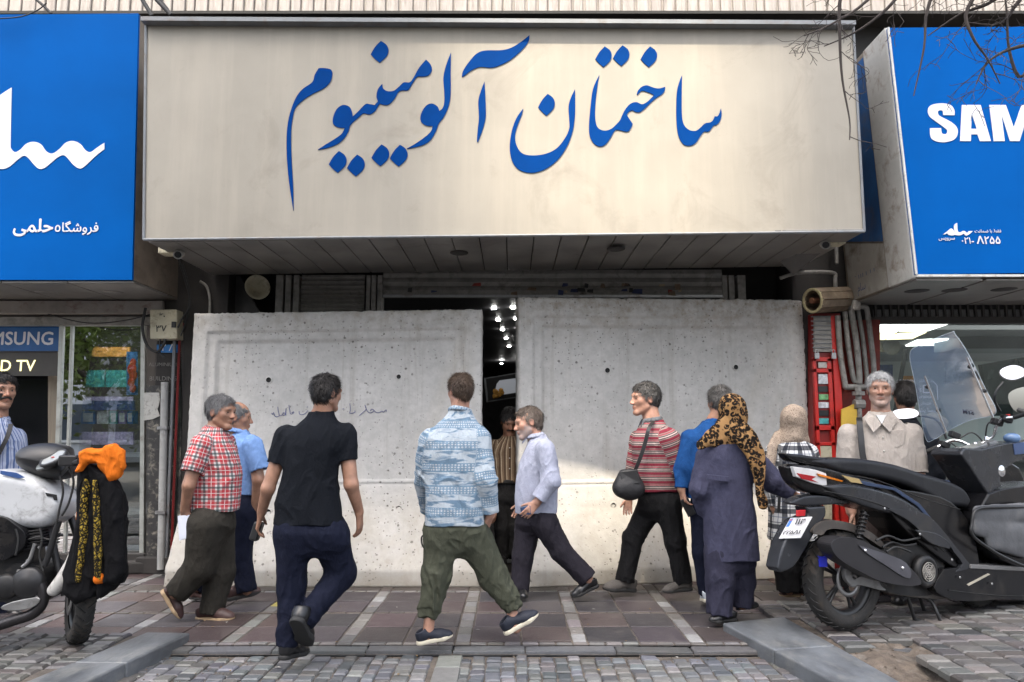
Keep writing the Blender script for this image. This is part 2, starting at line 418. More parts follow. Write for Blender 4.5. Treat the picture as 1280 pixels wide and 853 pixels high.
M['asphalt'] = mat('asphalt', (0.05, 0.05, 0.052), 0.85, var=0.3, vs=30, bs=0.5, bscale=150)
M['dirt'] = mat('dry_earth', (0.095, 0.075, 0.058), 0.95, var=0.55, vs=16, bs=1.0, bscale=60, dirt=(0.19, 0.17, 0.145), ds=9)
FY = 7.75
# ================================================================== ground
def grid_sheet(name, x0, x1, y0, y1, z, m):
    mb = MB(); mb.quad((x0, y0, z), (x1, y0, z), (x1, y1, z), (x0, y1, z)); o = mb.build(name, m); tag(o, kind='structure'); return o
grid_sheet('ground', -150, 150, -150, 150, -0.20, M['asphalt'])

def stones(name, cells, m, groutz, area_box, bev=0.006, kind='structure'):
    """cells: (4 corner xy, top z, tone rgb). each stone is a little chamfered block on a joint bed"""
    V = []; F = []; T = []
    for P, z, tone in cells:
        o = len(V); cx = sum(p[0] for p in P) / 4; cy = sum(p[1] for p in P) / 4
        tl = (RNG.uniform(-1, 1) * 0.012, RNG.uniform(-1, 1) * 0.012)
        for lvl in range(3):
            for (x, y) in P:
                k = [0.0, 0.0, 1.0][lvl]; d = math.hypot(x - cx, y - cy) + 1e-6; s = 1 - k * bev * 1.6 / d
                zz = [groutz - 0.01, z - bev, z][lvl] + ((x - cx) * tl[0] + (y - cy) * tl[1])
                V.append((cx + (x - cx) * s, cy + (y - cy) * s, zz)); T.append(tone)
        for l in range(2):
            for i in range(4): F.append((o + l * 4 + i, o + l * 4 + (i + 1) % 4, o + l * 4 + 4 + (i + 1) % 4, o + l * 4 + 4 + i))
        F.append((o + 8, o + 9, o + 10, o + 11))
    nb = len(V); x0, x1, y0, y1 = area_box
    V += [(x0, y0, groutz), (x1, y0, groutz), (x1, y1, groutz), (x0, y1, groutz)]; F.append((nb, nb + 1, nb + 2, nb + 3)); T += [(0.1, 0.1, 0.1)] * 4
    me = mesh(name, V, F, [m, M['grout']], [0] * (len(F) - 1) + [1])
    ca = me.attributes.new('tone', 'FLOAT_COLOR', 'POINT'); ca.data.foreach_set('color', np.array([t + (1,) for t in T], dtype=np.float32).ravel())
    o = link(name, me); tag(o, kind=kind); return o
def jit(c, a): k = .72 * (1 + RNG.uniform(-a, a)); return tuple(max(0.0, x * k * (1 + RNG.uniform(-0.05, 0.05))) for x in c)
# pavement: brown-violet tiles between pale cross strips
PK = 5.22                                              # pavement edge towards the driveway
cells = []
dark_t = [(0.068, 0.052, 0.056), (0.082, 0.056, 0.058), (0.050, 0.044, 0.053), (0.094, 0.056, 0.052), (0.062, 0.050, 0.058)]
pale = (0.22, 0.21, 0.20); sand = (0.13, 0.105, 0.088)
strip0, pitch, sw = G(580, 801).x - 0.06, 0.80, 0.105
rows = [(PK, 0.055, 'p'), (PK + .06, .39, 't'), (PK + .455, .39, 't'), (PK + .85, .05, 's'), (PK + .905, .36, 't'), (PK + 1.27, .36, 't'), (PK + 1.635, .05, 'p'), (PK + 1.69, .25, 'd'), (PK + 1.945, .3, 't'), (PK + 2.25, .3, 't')]
g = 0.006
for k in range(-13, 13):
    xs = strip0 + k * pitch
    for (y, h, t) in rows:
        segs = [(xs, sw, 'strip')] + [(xs + sw + i * (pitch - sw) / 2, (pitch - sw) / 2, 'tile') for i in range(2)]
        for (x, wd, kind) in segs:
            n = 1
            if t in 'ps': n = max(1, int(wd / 0.11))
            elif kind == 'strip': n = 1
            for i in range(n):
                a, b_ = x + wd * i / n, x + wd * (i + 1) / n
                sub = 2 if kind == 'strip' and t == 't' else 1
                for j in range(sub):
                    c0, c1 = y + h * j / sub, y + h * (j + 1) / sub
                    if t == 'p': tone = jit(pale, 0.35)
                    elif t == 's': tone = jit(sand, 0.3)
                    elif t == 'd': tone = jit((0.10, 0.082, 0.07), 0.25)
                    elif kind == 'strip': tone = jit(pale, 0.3) if RNG.rand() < 0.85 else (0.3, 0.3, 0.3)
                    else: tone = jit(dark_t[RNG.randint(5)], 0.28)
                    z = RNG.uniform(-0.003, 0.002)
                    J_ = lambda: RNG.uniform(-.0035, .0035); cells.append([[(a + g + J_(), c0 + g + J_()), (b_ - g + J_(), c0 + g + J_()), (b_ - g + J_(), c1 - g + J_()), (a + g + J_(), c1 - g + J_())], z, tone])
for c in cells:                                         # a few repainted tiles
    cx = (c[0][0][0] + c[0][2][0]) / 2; cy = (c[0][0][1] + c[0][2][1]) / 2
    for (px, py, col) in ((783, 749, (0.42, 0.03, 0.03)), (322, 757, (0.42, 0.36, 0.06))):
        q = G(px, py)
        if abs(q.x - cx) < 0.16 and abs(q.y - cy) < 0.1: c[2] = col if RNG.rand() < 0.6 else c[2]
stones('pavement', [tuple(c) for c in cells], M['paver'], -0.008, (-11, 11, PK, 8.3), 0.004)
# gutter edging between pavement and driveway
cells = []
x = -10.0
while x < 10:
    L = RNG.uniform(0.35, 0.7); cells.append(([(x + .004, PK - 0.115), (x + L - .004, PK - 0.115), (x + L - .004, PK - .008), (x + .004, PK - .008)], -0.012 + RNG.uniform(-.004, .004), jit((0.14, 0.145, 0.15), 0.25))); x += L
stones('gutter_stones', cells, M['cobble'], -0.034, (-10, 10, PK - .125, PK), 0.006)
# cobbled driveway
cells = []
def cobble_cells(x0, x1, y0, y1, z, slope=0.0, w=(0.075, 0.115), d=(0.085, 0.11), turn=0.0, keep=None, tones=None):
    tones = tones or [(0.135, 0.145, 0.16), (0.17, 0.18, 0.195), (0.105, 0.115, 0.13), (0.215, 0.215, 0.215), (0.16, 0.155, 0.15)]
    out = []; c, s_ = math.cos(turn), math.sin(turn); u = x0
    while u < x1:                                       # columns running away from the viewer
        wd = RNG.uniform(*w); v = y0 + RNG.uniform(-0.05, 0)
        while v < y1:
            dp = RNG.uniform(*d)
            P = [(u + .004, v + .004), (u + wd - .004, v + .004), (u + wd - .004, v + dp - .004), (u + .004, v + dp - .004)]
            P = [(px + RNG.uniform(-.006, .006), py + RNG.uniform(-.006, .006)) for px, py in P]
            P = [(px * c - py * s_, px * s_ + py * c) for px, py in P]
            cx = sum(p[0] for p in P) / 4; cy = sum(p[1] for p in P) / 4
            if keep is None or keep(cx, cy): out.append((P, z + slope * (y1 - cy) + RNG.uniform(-0.006, 0.006), jit(tones[RNG.randint(len(tones))], 0.3)))
            v += dp
        u += wd
    return out
plank = G(560, 835, -0.05).x
def drive(cx, cy): return -2.45 + 0.15 * (PK - cy) * 0 < cx < 1.95 and cy < PK - 0.165 and abs(cx - (plank - 0.06 * 0)) > 0.085
cells = cobble_cells(-2.6, 2.0, 1.6, PK - 0.12, -0.036, 0, keep=drive)
y = 1.6
while y < PK - 0.14:
    L = min(RNG.uniform(0.4, 0.7), PK - 0.125 - y); cells.append(([(plank - .08, y + .003), (plank + .08, y + .003), (plank + .08, y + L - .003), (plank - .08, y + L - .003)], -0.034, jit((0.25, 0.245, 0.24), 0.1))); y += L
stones('driveway', cells, M['cobble'], -0.048, (-2.7, 2.2, 1.5, PK - .122), 0.008)
# raised islands left and right of the driveway
KL = [G(184, 790, .05), G(238, 791, .05), G(105, 853, .05), G(30, 853, .05)]
KR = [G(903, 779, .05), G(980, 771, .05), G(1126, 853, .05), G(1044, 853, .05)]
def kerb_slab(name, label, far_a, far_b, near_b, near_a, pieces, zt=0.05, zb=-0.19):
    """slabs laid end to end from the far end to beyond the near edge of the picture"""
    mb = MB(); far_a, far_b, near_a, near_b = [Vector((p.x, p.y, 0)) for p in (far_a, far_b, near_a, near_b)]
    ea = far_a + (near_a - far_a) * 2.6; eb = far_b + (near_b - far_b) * 2.6
    for i in range(pieces):
        t0, t1 = i / pieces + (0.0015 if i else 0), (i + 1) / pieces - 0.0015
        a0, a1, b0, b1 = far_a.lerp(ea, t0), far_a.lerp(ea, t1), far_b.lerp(eb, t0), far_b.lerp(eb, t1); dz = RNG.uniform(-.003, .003)
        mb.hexa([(p.x, p.y, zt + dz) for p in (a0, b0, b1, a1)], [(p.x, p.y, zb) for p in (a0, b0, b1, a1)])
    o = mb.build(name, M['kerb'], bevel=0.014, seg=3); tag(o, kind='structure'); return o
kerb_slab('kerb', '', KL[0], KL[1], KL[2], KL[3], 4)
kerb_slab('kerb', '', KR[0], KR[1], KR[2], KR[3], 5)
sett = [(0.10, 0.098, 0.095), (0.13, 0.125, 0.12), (0.075, 0.075, 0.08), (0.16, 0.15, 0.14), (0.11, 0.10, 0.095)]
def left_island(cx, cy):
    t = (KL[0].y - cy) / (KL[0].y - KL[3].y); xe = KL[0].x + (KL[3].x - KL[0].x) * t
    return cx < xe - 0.05 and cy < KL[0].y - 0.01
cells = cobble_cells(-7, -1.5, 1.6, 5.6, 0.042, 0, (0.09, 0.16), (0.08, 0.11), 0.0, left_island, sett)
stones('left_island', cells, M['cobble'], -0.005 + 0.03, (-7.2, KL[0].x - 0.05, 1.5, KL[0].y - .01), 0.012)
PIT = [G(1043, 806, .05), G(1135, 797, .05), G(1230, 868, .05), G(1110, 868, .05)]
def in_poly(px, py, P):
    r = False; n = len(P)
    for i in range(n):
        a, b_ = P[i], P[(i + 1) % n]
        if (a.y > py) != (b_.y > py) and px < (b_.x - a.x) * (py - a.y) / (b_.y - a.y) + a.x: r = not r
    return r
def right_island(cx, cy):
    t = (KR[1].y - cy) / (KR[1].y - KR[2].y); xe = KR[1].x + (KR[2].x - KR[1].x) * t
    return cx > xe + 0.04 and cy < 6.28 and not in_poly(cx, cy, PIT)
cells = cobble_cells(1.2, 8, 1.6, 6.3, 0.043, 0, (0.12, 0.24), (0.10, 0.15), 0.0, right_island, [tuple(v * 1.15 for v in t) for t in sett])
# its bed leaves the tree pit open
stones('right_island', cells, M['cobble'], 0.008, (7.9, 8, 1.6, 1.7), 0.012)
def earth(name, x0, x1, y0, y1, n, zf, m):
    V = []; F = []
    for j in range(n + 1):
        for i in range(n + 1):
            x = x0 + (x1 - x0) * i / n; y = y0 + (y1 - y0) * j / n; V.append((x, y, zf(x, y)))
    for j in range(n):
        for i in range(n): a = j * (n + 1) + i; F.append((a, a + 1, a + n + 2, a + n + 1))
    o = link(name, mesh(name, V, F, m, smooth=True)); tag(o, kind='structure'); return o
from mathutils import noise as mnoise
def bedz(x, y):
    t = (KR[1].y - y) / (KR[1].y - KR[2].y); xe = KR[1].x + (KR[2].x - KR[1].x) * t
    if x < xe - 0.02 or y > 6.26: return -0.19 if y <= 6.26 else -0.06
    z = 0.018 + 0.004 * mnoise.noise((x * 9, y * 9, 0))
    if in_poly(x, y, PIT): z = -0.05 + 0.045 * mnoise.noise((x * 4, y * 4, 1)) + 0.02 * mnoise.noise((x * 17, y * 17, 2)) + (0.05 if y > 4.75 else 0) * max(0, min(1, (y - 4.75) * 4))
    return z
earth('earth_bed', 1.3, 8, 1.5, 6.3, 150, bedz, M['dirt'])
mb = MB()
for i in range(90):                                     # loose pebbles in the pit
    x, y = RNG.uniform(1.6, 3.0), RNG.uniform(4.1, 5.1)
    if in_poly(x, y, PIT): mb.sphere((x, y, bedz(x, y) + .004), (RNG.uniform(.004, .013), RNG.uniform(.004, .012), RNG.uniform(.003, .008)), 6)
for i in range(170):                                    # grit along the kerb foot and gutter
    if RNG.rand() < .5: x, y = RNG.uniform(-2.3, -1.7) , RNG.uniform(4.0, 5.1)
    else: x, y = RNG.uniform(-2.3, 1.8), PK - 0.14 - abs(RNG.normal(0, .08))
    mb.sphere((x, y, -0.036), (RNG.uniform(.003, .008), RNG.uniform(.003, .008), .004), 6)
for i in range(60):                                     # dry leaf bits and paper scraps in the joints
    x, y = RNG.uniform(-2.3, 1.9), RNG.uniform(4.1, 6.9); z = .004 if y > PK else -.032; a = RNG.uniform(0, 6.3); l = RNG.uniform(.008, .022); d_ = Vector((math.cos(a), math.sin(a), 0)) * l; n_ = Vector((-d_.y, d_.x, 0)) * .4
    mb.m(1 if RNG.rand() < .7 else 2).add([Vector((x, y, z)) - d_, Vector((x, y, z + .004)) + n_, Vector((x, y, z)) + d_, Vector((x, y, z + .003)) - n_], [(0, 1, 2, 3)])
o = mb.build('gravel', [M['dirt'], mat('dry_leaf', (.20, .13, .05), .8, var=.5, vs=30), mat('paper_scrap', (.4, .39, .36), .8)]); tag(o, 'small pebbles and grit in the bare tree pit and along the kerb', 'gravel', kind='stuff')

# ================================================================== the building between the shops
bld = thing('aluminium_building', 'grimy concrete building with a recessed dark entrance behind the concrete barriers', 'building', (0, 8, 0))
mb = MB()                                               # ribbed spandrel above the signs
zt0, zt1 = AT(600, 19, 7.75).z, 7.4
x = -7.5
while x < 7.5:
    wd = RNG.uniform(0.10, 0.16); dx = 0.012 + RNG.uniform(0, .02)
    mb.box((x + dx, 7.72, zt0), (x + wd, 7.9, zt1)); x += wd
mb.box((-7.5, 7.752, zt0 + 0.02), (7.5, 8.6, zt1))
rib = mat('ribbed_concrete', (0.29, 0.27, 0.255), 0.85, var=0.2, vs=4, bs=0.4, bscale=30, dirt=(0.16, 0.13, 0.12), ds=3, stretch=(6, 6, 0.7))
mb.build('upper_wall', rib, bld, bevel=0.012)
mb = MB(); mb.box((-7.5, 7.95, 3.6), (7.5, 8.6, zt0 + .02)); mb.box((-7.5, 7.66, zt0 - 0.035), (7.5, 7.95, zt0 - 0.002)); mb.build('lintel', M['dark'], bld)
mb = MB()                                               # pillars
mb.box((-3.72, FY, 0), (-3.0, 8.5, 3.6)); mb.box((-3.78, FY - .08, 0), (-3.2, FY, 0.16))
pl = mb.build('pillar', M['grime'], bld, bevel=0.01)
mb = MB(); mb.box((3.0, FY + .1, 0), (3.86, 8.5, 3.6)); mb.build('pillar', M['grime'], bld, bevel=0.01)
mb = MB()                                               # hall behind the entrance
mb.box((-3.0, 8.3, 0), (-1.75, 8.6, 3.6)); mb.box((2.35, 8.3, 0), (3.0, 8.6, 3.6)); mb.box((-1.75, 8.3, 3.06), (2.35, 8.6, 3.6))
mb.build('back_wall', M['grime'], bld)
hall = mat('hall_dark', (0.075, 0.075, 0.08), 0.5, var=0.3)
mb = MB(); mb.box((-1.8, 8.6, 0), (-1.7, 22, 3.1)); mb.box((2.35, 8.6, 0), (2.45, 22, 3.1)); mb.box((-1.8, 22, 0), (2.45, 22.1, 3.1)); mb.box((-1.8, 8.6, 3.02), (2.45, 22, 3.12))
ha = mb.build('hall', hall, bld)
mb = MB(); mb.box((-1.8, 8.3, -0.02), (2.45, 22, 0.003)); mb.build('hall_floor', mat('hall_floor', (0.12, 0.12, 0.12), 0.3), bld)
mb = MB()
for (px, py) in ((617.4, 385.8), (622.8, 400), (628, 412.3), (632.7, 423.3), (636.4, 433), (641.4, 384.9), (645, 398.7), (648, 411), (650.7, 421.4), (626.5, 448.5), (627, 454.5), (647, 467), (637, 369), (691, 367), (672, 400)):
    q = G(px, py, 3.01) if py < 436 else AT(px, py, 17)
    e = MB(); e.lathe([(0.0, -0.012), (0.027, -0.008), (0.032, 0.0)], q, Z, 14); e.build('downlight', M['lamp'], bld)
q = AT(612, 372, 9.3); e = MB(); e.sphere(q, 0.035, 14); e.build('globe_lamp', M['lamp'], bld)
mb = MB(); mb.tube([q + Z * .035, q + Z * .3], 0.006, 6); a, b_ = AT(624, 372, 9.4), G(642, 426, 3.0); mb.tube([a, b_], 0.012, 6); mb.build('lamp_track', M['steel'], bld)
# picture screen hanging in the hall
scr = thing('hall_screen', 'dark framed notice screen with a pale card hanging inside the entrance', 'screen', AT(630, 487, 11.0))
p = [AT(605, 473, 11.0), AT(664, 463, 11.3), AT(666, 494, 11.3), AT(608, 503, 11.0)]
mb = MB(); mb.hexa([p[3], p[2], p[1], p[0]], [v + Yv * .06 for v in (p[3], p[2], p[1], p[0])]); mb.build('frame', M['galv'], scr)
def inset(P, t): c = sum(P, Vector()) / len(P); return [v + (c - v) * t for v in P]
q = [v - Yv * .004 for v in inset(p, 0.08)]; mb = MB(); mb.quad(q[3], q[2], q[1], q[0]); mb.build('backing', M['black'], scr)
def on(P, u, v): return P[0].lerp(P[1], u).lerp(P[3].lerp(P[2], u), v) - Yv * .008
card = emit('lit_card', (0.40, 0.42, 0.46), 0.07)
mb = MB(); mb.add([on(p, .25 + .65 * u, .2 + .6 * v) for u, v in ((0, .2), (.1, 0), (1, 0.05), (1, 1), (.15, 1), (-.08, .7))], [(5, 4, 3, 2, 1, 0)]); mb.build('card', card, scr)
mb = MB()
for i in range(14): mb.sphere(on(p, .22 + RNG.uniform(-.05, .12), .72 + RNG.uniform(-.12, .1)), (.045, .008, .035), 8)
mb.build('flowers', mat('flower_print', (0.45, 0.22, 0.03), 0.6, var=0.5, vs=30), scr)

# shutters of the entrance
def shutter(name, label, x0, x1, z0, z1, y, n, mm):
    t = thing(name, label, 'shutter', ((x0 + x1) / 2, y, z0)); mb = MB(); h = (z1 - z0) / n
    for i in range(n):
        zc = z0 + h * i
        mb.hexa([(x0, y, zc + .004), (x1, y, zc + .004), (x1, y - .018, zc + h * .5), (x0, y - .018, zc + h * .5)], [(x0, y + .03, zc + .004), (x1, y + .03, zc + .004), (x1, y + .02, zc + h * .5), (x0, y + .02, zc + h * .5)])
        mb.hexa([(x0, y - .018, zc + h * .5), (x1, y - .018, zc + h * .5), (x1, y, zc + h), (x0, y, zc + h)], [(x0, y + .02, zc + h * .5), (x1, y + .02, zc + h * .5), (x1, y + .03, zc + h), (x0, y + .03, zc + h)])
    mb.build('slats', mm, t); return t
a, b_ = AT(479, 369, 7.95), AT(902, 343, 7.95)
s1 = shutter('roller_shutter', 'grey roller shutter rolled up above the open entrance, spotted with torn stickers', a.x, b_.x, a.z, b_.z + .05, 7.95, 3, M['shutter'])
cols = [mat('torn_sticker_' + n, c, 0.7, var=0.3, vs=20) for n, c in (('brown', (0.16, 0.11, 0.07)), ('navy', (0.02, 0.03, 0.09)), ('red', (0.22, 0.03, 0.02)), ('buff', (0.30, 0.24, 0.16)), ('black', (0.02, 0.02, 0.02)))]
for i in range(24):
    px = RNG.uniform(490, 895); py = [356, 363, 365][i % 3] + RNG.uniform(-2, 2); q = AT(px, py, 7.922); wv = RNG.uniform(.03, .11); hv = RNG.uniform(.02, .05)
    mb = MB(); pts = [(-wv / 2 + RNG.uniform(-.01, .01), -hv / 2), (wv / 2, -hv / 2 + RNG.uniform(-.01, .01)), (wv / 2 + RNG.uniform(-.02, .01), hv / 2), (-wv / 3, hv / 2 + RNG.uniform(-.01, .01))]
    mb.add([q + X * u + Z * v for u, v in pts], [(0, 1, 2, 3)]); mb.build('sticker', cols[RNG.randint(5)], s1)
mb = MB(); mb.box((a.x, 7.93, a.z - .03), (b_.x, 7.99, a.z)); mb.build('bottom_bar', M['steel'], s1)
a, b_ = AT(376, 392, 7.95), AT(456, 344, 7.95)
shutter('louvre_shutter', 'short grey louvred shutter left of the open entrance', a.x, b_.x, a.z - .9, b_.z, 7.95, 26, M['shutter'])
fr = thing('shutter_guide', 'grey metal guide posts between louvred shutter and open entrance', 'door frame', (AT(467, 380, 7.93).x, 7.93, 0))
for px0, px1 in ((458, 463), (464.5, 470), (472, 478)):
    mb = MB(); mb.box((AT(px0, 360, 7.93).x, 7.92, 0), (AT(px1, 360, 7.93).x, 8.05, 3.1)); mb.build('post', M['pipe'], fr, bevel=.004)
fr = thing('shutter_guide', 'grey metal guide posts left of the louvred shutter', 'door frame', (AT(360, 380, 7.93).x, 7.93, 0))
for px0, px1 in ((345, 354), (357, 364), (367, 374)):
    mb = MB(); mb.box((AT(px0, 360, 7.93).x, 7.92, 0), (AT(px1, 360, 7.93).x, 8.05, 3.1)); mb.build('post', M['pipe'], fr, bevel=.004)
fr = thing('shutter_guide', 'grey metal guide posts at the right end of the entrance shutter', 'door frame', (AT(915, 380, 7.93).x, 7.93, 0))
for px0, px1 in ((903, 909), (911, 918), (922, 932)):
    mb = MB(); mb.box((AT(px0, 360, 7.93).x, 7.92, 0), (AT(px1, 360, 7.93).x, 8.05, 3.1)); mb.build('post', M['pipe'], fr, bevel=.004)

# ================================================================== big sign of the building
def panel_frame(P):                                      # origin and unit axes of a board given its corners TL, TR, BR, BL
    U = (P[2] - P[3]).normalized(); V = (P[0] - P[3]); V = (V - U * V.dot(U)).normalized(); return P[3], U, V, U.cross(V).normalized()
def board(name, parent, P, d, m, **k):
    mb = MB(); W = panel_frame(P)[3]; B = [p - W * d for p in P]
    mb.hexa([P[3], P[2], P[1], P[0]], [B[3], B[2], B[1], B[0]]); return mb.build(name, m, parent, **k)
def onplane(px, py, P):                                  # where the line of sight through a photo pixel meets the board
    O, U, V, W = panel_frame(P); d = ray(px, py); c = Vector((0, 0, CAM_H)); t = (O - c).dot(W) / d.dot(W); q = c + d * t - O
    return (q.dot(U), q.dot(V))
SP = [AT(183, 27, 6.26), AT(1066, 32, 6.34), AT(1080, 290, 6.34), AT(180, 300, 6.26)]
sg = thing('building_sign', 'wide weathered beige signboard with blue Persian lettering above the barriers', 'sign', (SP[0] + SP[1] + SP[2] + SP[3]) / 4)
board('board', sg, SP, 0.05, M['signface'])
O, U, V, W = panel_frame(SP)
mb = MB()                                                # thin metal edge and rail
for a, b_ in ((SP[0], SP[3]), (SP[3], SP[2]), (SP[2], SP[1])): mb.tube([a + W * .006, b_ + W * .006], 0.012, 6, smooth=False)
mb.build('edge_frame', M['galv'], sg)
mb = MB(); a, b_ = AT(178, 24, 6.2), AT(1068, 29, 6.28); mb.hexa([a + Vector((0, -.03, -.03)), b_ + Vector((0, -.03, -.03)), b_ + Vector((0, -.03, .008)), a + Vector((0, -.03, .008))], [a + Vector((0, .09, -.03)), b_ + Vector((0, .09, -.03)), b_ + Vector((0, .09, .015)), a + Vector((0, .09, .015))]); mb.build('top_rail', M['galv'], sg)
mb = MB(); z0 = SP[3].z; z1 = SP[2].z                   # box behind the board
bk = 7.72; ins = .02
fr_ = [SP[0] + Yv * .055 + X * ins - Z * .04, SP[1] + Yv * .055 - X * ins - Z * .04, SP[2] + Yv * .055 - X * ins + Z * .03, SP[3] + Yv * .055 + X * ins + Z * .03]
bb = [Vector((p.x, bk, p.z)) for p in fr_]
mb.hexa([fr_[3], fr_[2], fr_[1], fr_[0]], [bb[3], bb[2], bb[1], bb[0]]); mb.build('box', M['grime'], sg)
n = 26                                                   # soffit planks running back to the wall
for i in range(n):
    e = MB(); t0, t1 = (i + .02) / n, (i + .98) / n
    A0, A1 = SP[3].lerp(SP[2], t0), SP[3].lerp(SP[2], t1)
    xo = lambda p: p.x * 1.0
    q = [Vector((A0.x, 6.33, A0.z - .004)), Vector((A1.x, 6.33, A1.z - .004)), Vector((A1.x, bk, A1.z - .0)), Vector((A0.x, bk, A0.z - .0))]
    if i == 0: SOF = e
    SOF.hexa([v for v in q], [v + Z * .03 for v in q])
SOF.build('soffit', M['soffit'], sg, bevel=.003)
for px, py in ((405, 318), (574, 317), (770, 312)):
    q = G(px, py, 3.085); mb = MB(); mb.lathe([(0, -.004), (.075, -.004), (.085, .0), (.085, .01)], q, Z, 18); mb.build('dead_spotlight', M['grime'], sg)
DOT = [(0, 0, 1), (25, -42), (57, -75, 1), (88, -53), (100, -22), (88, 12), (50, 47, 1), (22, 24)]
def crop(pts, x0, y0, k): return [((p[0] / k + x0), (p[1] / k + y0)) + tuple(p[2:]) for p in pts]
L = []
L.append(crop([(63, 830, 1), (42, 690), (31, 540), (38, 420), (66, 325), (100, 272), (150, 235), (162, 200), (180, 170, 1), (210, 170), (238, 178), (243, 200), (234, 232), (205, 262), (150, 290), (105, 320), (72, 355), (58, 410), (52, 480), (55, 600), (62, 730)], 350, 40, 3.706))
L.append(crop([(33, 663, 1), (80, 632), (140, 595), (170, 570), (185, 540, 1), (150, 538), (120, 518), (120, 480), (140, 435), (175, 412), (210, 422), (225, 450), (228, 478, 1), (260, 448), (300, 408), (325, 408), (352, 412, 1), (370, 392, 1), (362, 365), (370, 325), (395, 293, 1), (400, 320), (425, 335), (460, 332), (490, 308), (515, 286), (550, 284), (575, 250), (600, 205), (640, 158, 1), (665, 185), (673, 215), (655, 245), (625, 253), (590, 255), (565, 290), (540, 328), (510, 330), (485, 340), (465, 375), (430, 410), (395, 410), (380, 407), (355, 445), (325, 465), (290, 460), (262, 482), (218, 522), (205, 560), (180, 600), (145, 630), (90, 652)], 390, 40, 4.4875))
L.append(crop([(43, 785, 1), (110, 745), (165, 705), (195, 675), (205, 642, 1), (165, 640), (130, 610), (135, 560), (165, 515), (200, 502), (235, 520), (247, 548, 1), (268, 530), (278, 490), (277, 420), (272, 340), (290, 260), (320, 182, 1), (318, 300), (318, 440), (305, 520), (275, 585), (243, 628), (230, 665), (200, 720), (160, 755), (100, 775)], 500, 30, 5.017))
L.append(crop([(388, 333, 1), (395, 300), (430, 245), (480, 190), (535, 170), (630, 168), (690, 155), (750, 122), (812, 73, 1), (805, 115), (760, 170), (690, 230), (620, 265), (570, 277), (505, 273), (450, 293), (400, 330)], 500, 30, 5.017))
L.append(crop([(530, 363, 1), (535, 450), (538, 580), (520, 660), (490, 742, 1), (483, 735), (488, 660), (495, 590), (491, 490), (505, 430)], 500, 30, 5.017))
L.append(crop([(152, 433, 1), (145, 465), (120, 530), (107, 590), (118, 645), (150, 685), (210, 695), (280, 685), (340, 655), (385, 600), (410, 545), (410, 490), (407, 420), (420, 370), (443, 323, 1), (444, 400), (442, 480), (430, 560), (400, 640), (350, 715), (280, 770), (200, 793), (130, 775), (90, 725), (77, 650), (88, 560), (115, 485)], 620, 40, 4.4875))
L.append(crop([(137, 250, 1), (125, 320), (110, 450), (108, 560), (125, 625), (170, 647), (220, 635), (265, 595), (285, 570), (300, 535), (325, 490), (360, 455), (400, 445), (440, 460), (480, 440), (525, 395, 1), (490, 378), (440, 365), (415, 385), (403, 393, 1), (410, 365), (440, 335), (475, 326), (520, 342), (560, 348), (604, 336, 1), (600, 365), (580, 390), (545, 412), (500, 450), (460, 490), (425, 515), (395, 515), (370, 503), (345, 515), (332, 535, 1), (350, 565), (374, 600, 1), (355, 640), (330, 655), (270, 642), (245, 650), (215, 700), (180, 745), (140, 760), (95, 735), (68, 680), (64, 600), (75, 470), (92, 350)], 725, 50, 5.684))
L.append(crop([(724, 253, 1), (722, 350), (722, 520), (735, 600), (770, 640), (815, 650), (850, 630), (885, 597), (925, 588), (945, 570), (955, 545, 1), (975, 545), (990, 520), (1000, 490, 1), (1005, 530), (995, 575), (970, 605), (948, 612), (915, 653), (880, 655), (855, 685), (820, 735), (775, 755), (730, 740), (697, 680), (685, 590), (683, 480), (688, 370), (705, 300)], 725, 50, 5.684))
for (x, y) in ((330, 128), (95, 745), (197, 765), (334, 708), (437, 710)): L.append(crop([(p[0] + x, p[1] + y) + p[2:] for p in DOT], 390, 40, 4.4875))
for (x, y) in ((108, 140), (430, 140), (234, 132)): L.append(crop([(p[0] * 1.17 + x, p[1] * 1.2 + y) + p[2:] for p in DOT], 725, 50, 5.684))
L.append(crop([(p[0] * .94 + 236, p[1] + 425) + p[2:] for p in DOT], 620, 40, 4.4875))
mb = MB()
for l in L:
    pts = [onplane(p[0], p[1], SP) for p in cr(l, 5)]
    mb.prism(ccw(pts), [], O, U, V, 0.008)
mb.build('lettering', M['blue'], sg)

# ================================================================== blue shop signs
def logo(pts, P, parent, m, name='logo', d=.006, k=5):
    O, U, V, W = panel_frame(P); mb = MB(); mb.prism(ccw([onplane(p[0], p[1], P) for p in cr(pts, k)]), [], O, U, V, d); return mb.build(name, m, parent)
SAM = [(58, 77, 1), (53, 330), (55, 372), (75, 390), (100, 378), (130, 350), (165, 340), (200, 352), (225, 385), (255, 397), (290, 375), (320, 345), (355, 336), (390, 350), (415, 380), (440, 390), (470, 370), (507, 345, 1), (507, 376, 1), (470, 405), (410, 460), (385, 469), (355, 450), (325, 415), (305, 405), (275, 420), (225, 462), (195, 472), (170, 455), (140, 420), (118, 408), (90, 425), (40, 465), (0, 472), (-45, 462), (-75, 420), (-78, 165, 1)]
LP = [AT(-210, 20, 6.8), AT(173, 17, 6.8), AT(165, 350, 6.8), AT(-210, 350, 6.8)]
ls = thing('shop_sign', 'blue shop sign with a large white wave logo, left of the beige board', 'sign', LP[3])
board('panel', ls, LP, 0.03, M['signblue'])
mb = MB(); f = [p + Yv * .034 for p in LP]; b2 = [Vector((p.x, 7.75, p.z)) for p in LP]; mb.hexa([f[3], f[2], f[1], f[0]], [b2[3], b2[2], b2[1], b2[0]]); mb.build('box', M['edge'], ls)
mb = MB(); a = LP[2]
for i in range(5):
    x1 = a.x - i * .62; mb.box((x1 - .61, 6.83, a.z - .024), (x1, 7.75, a.z - .004))
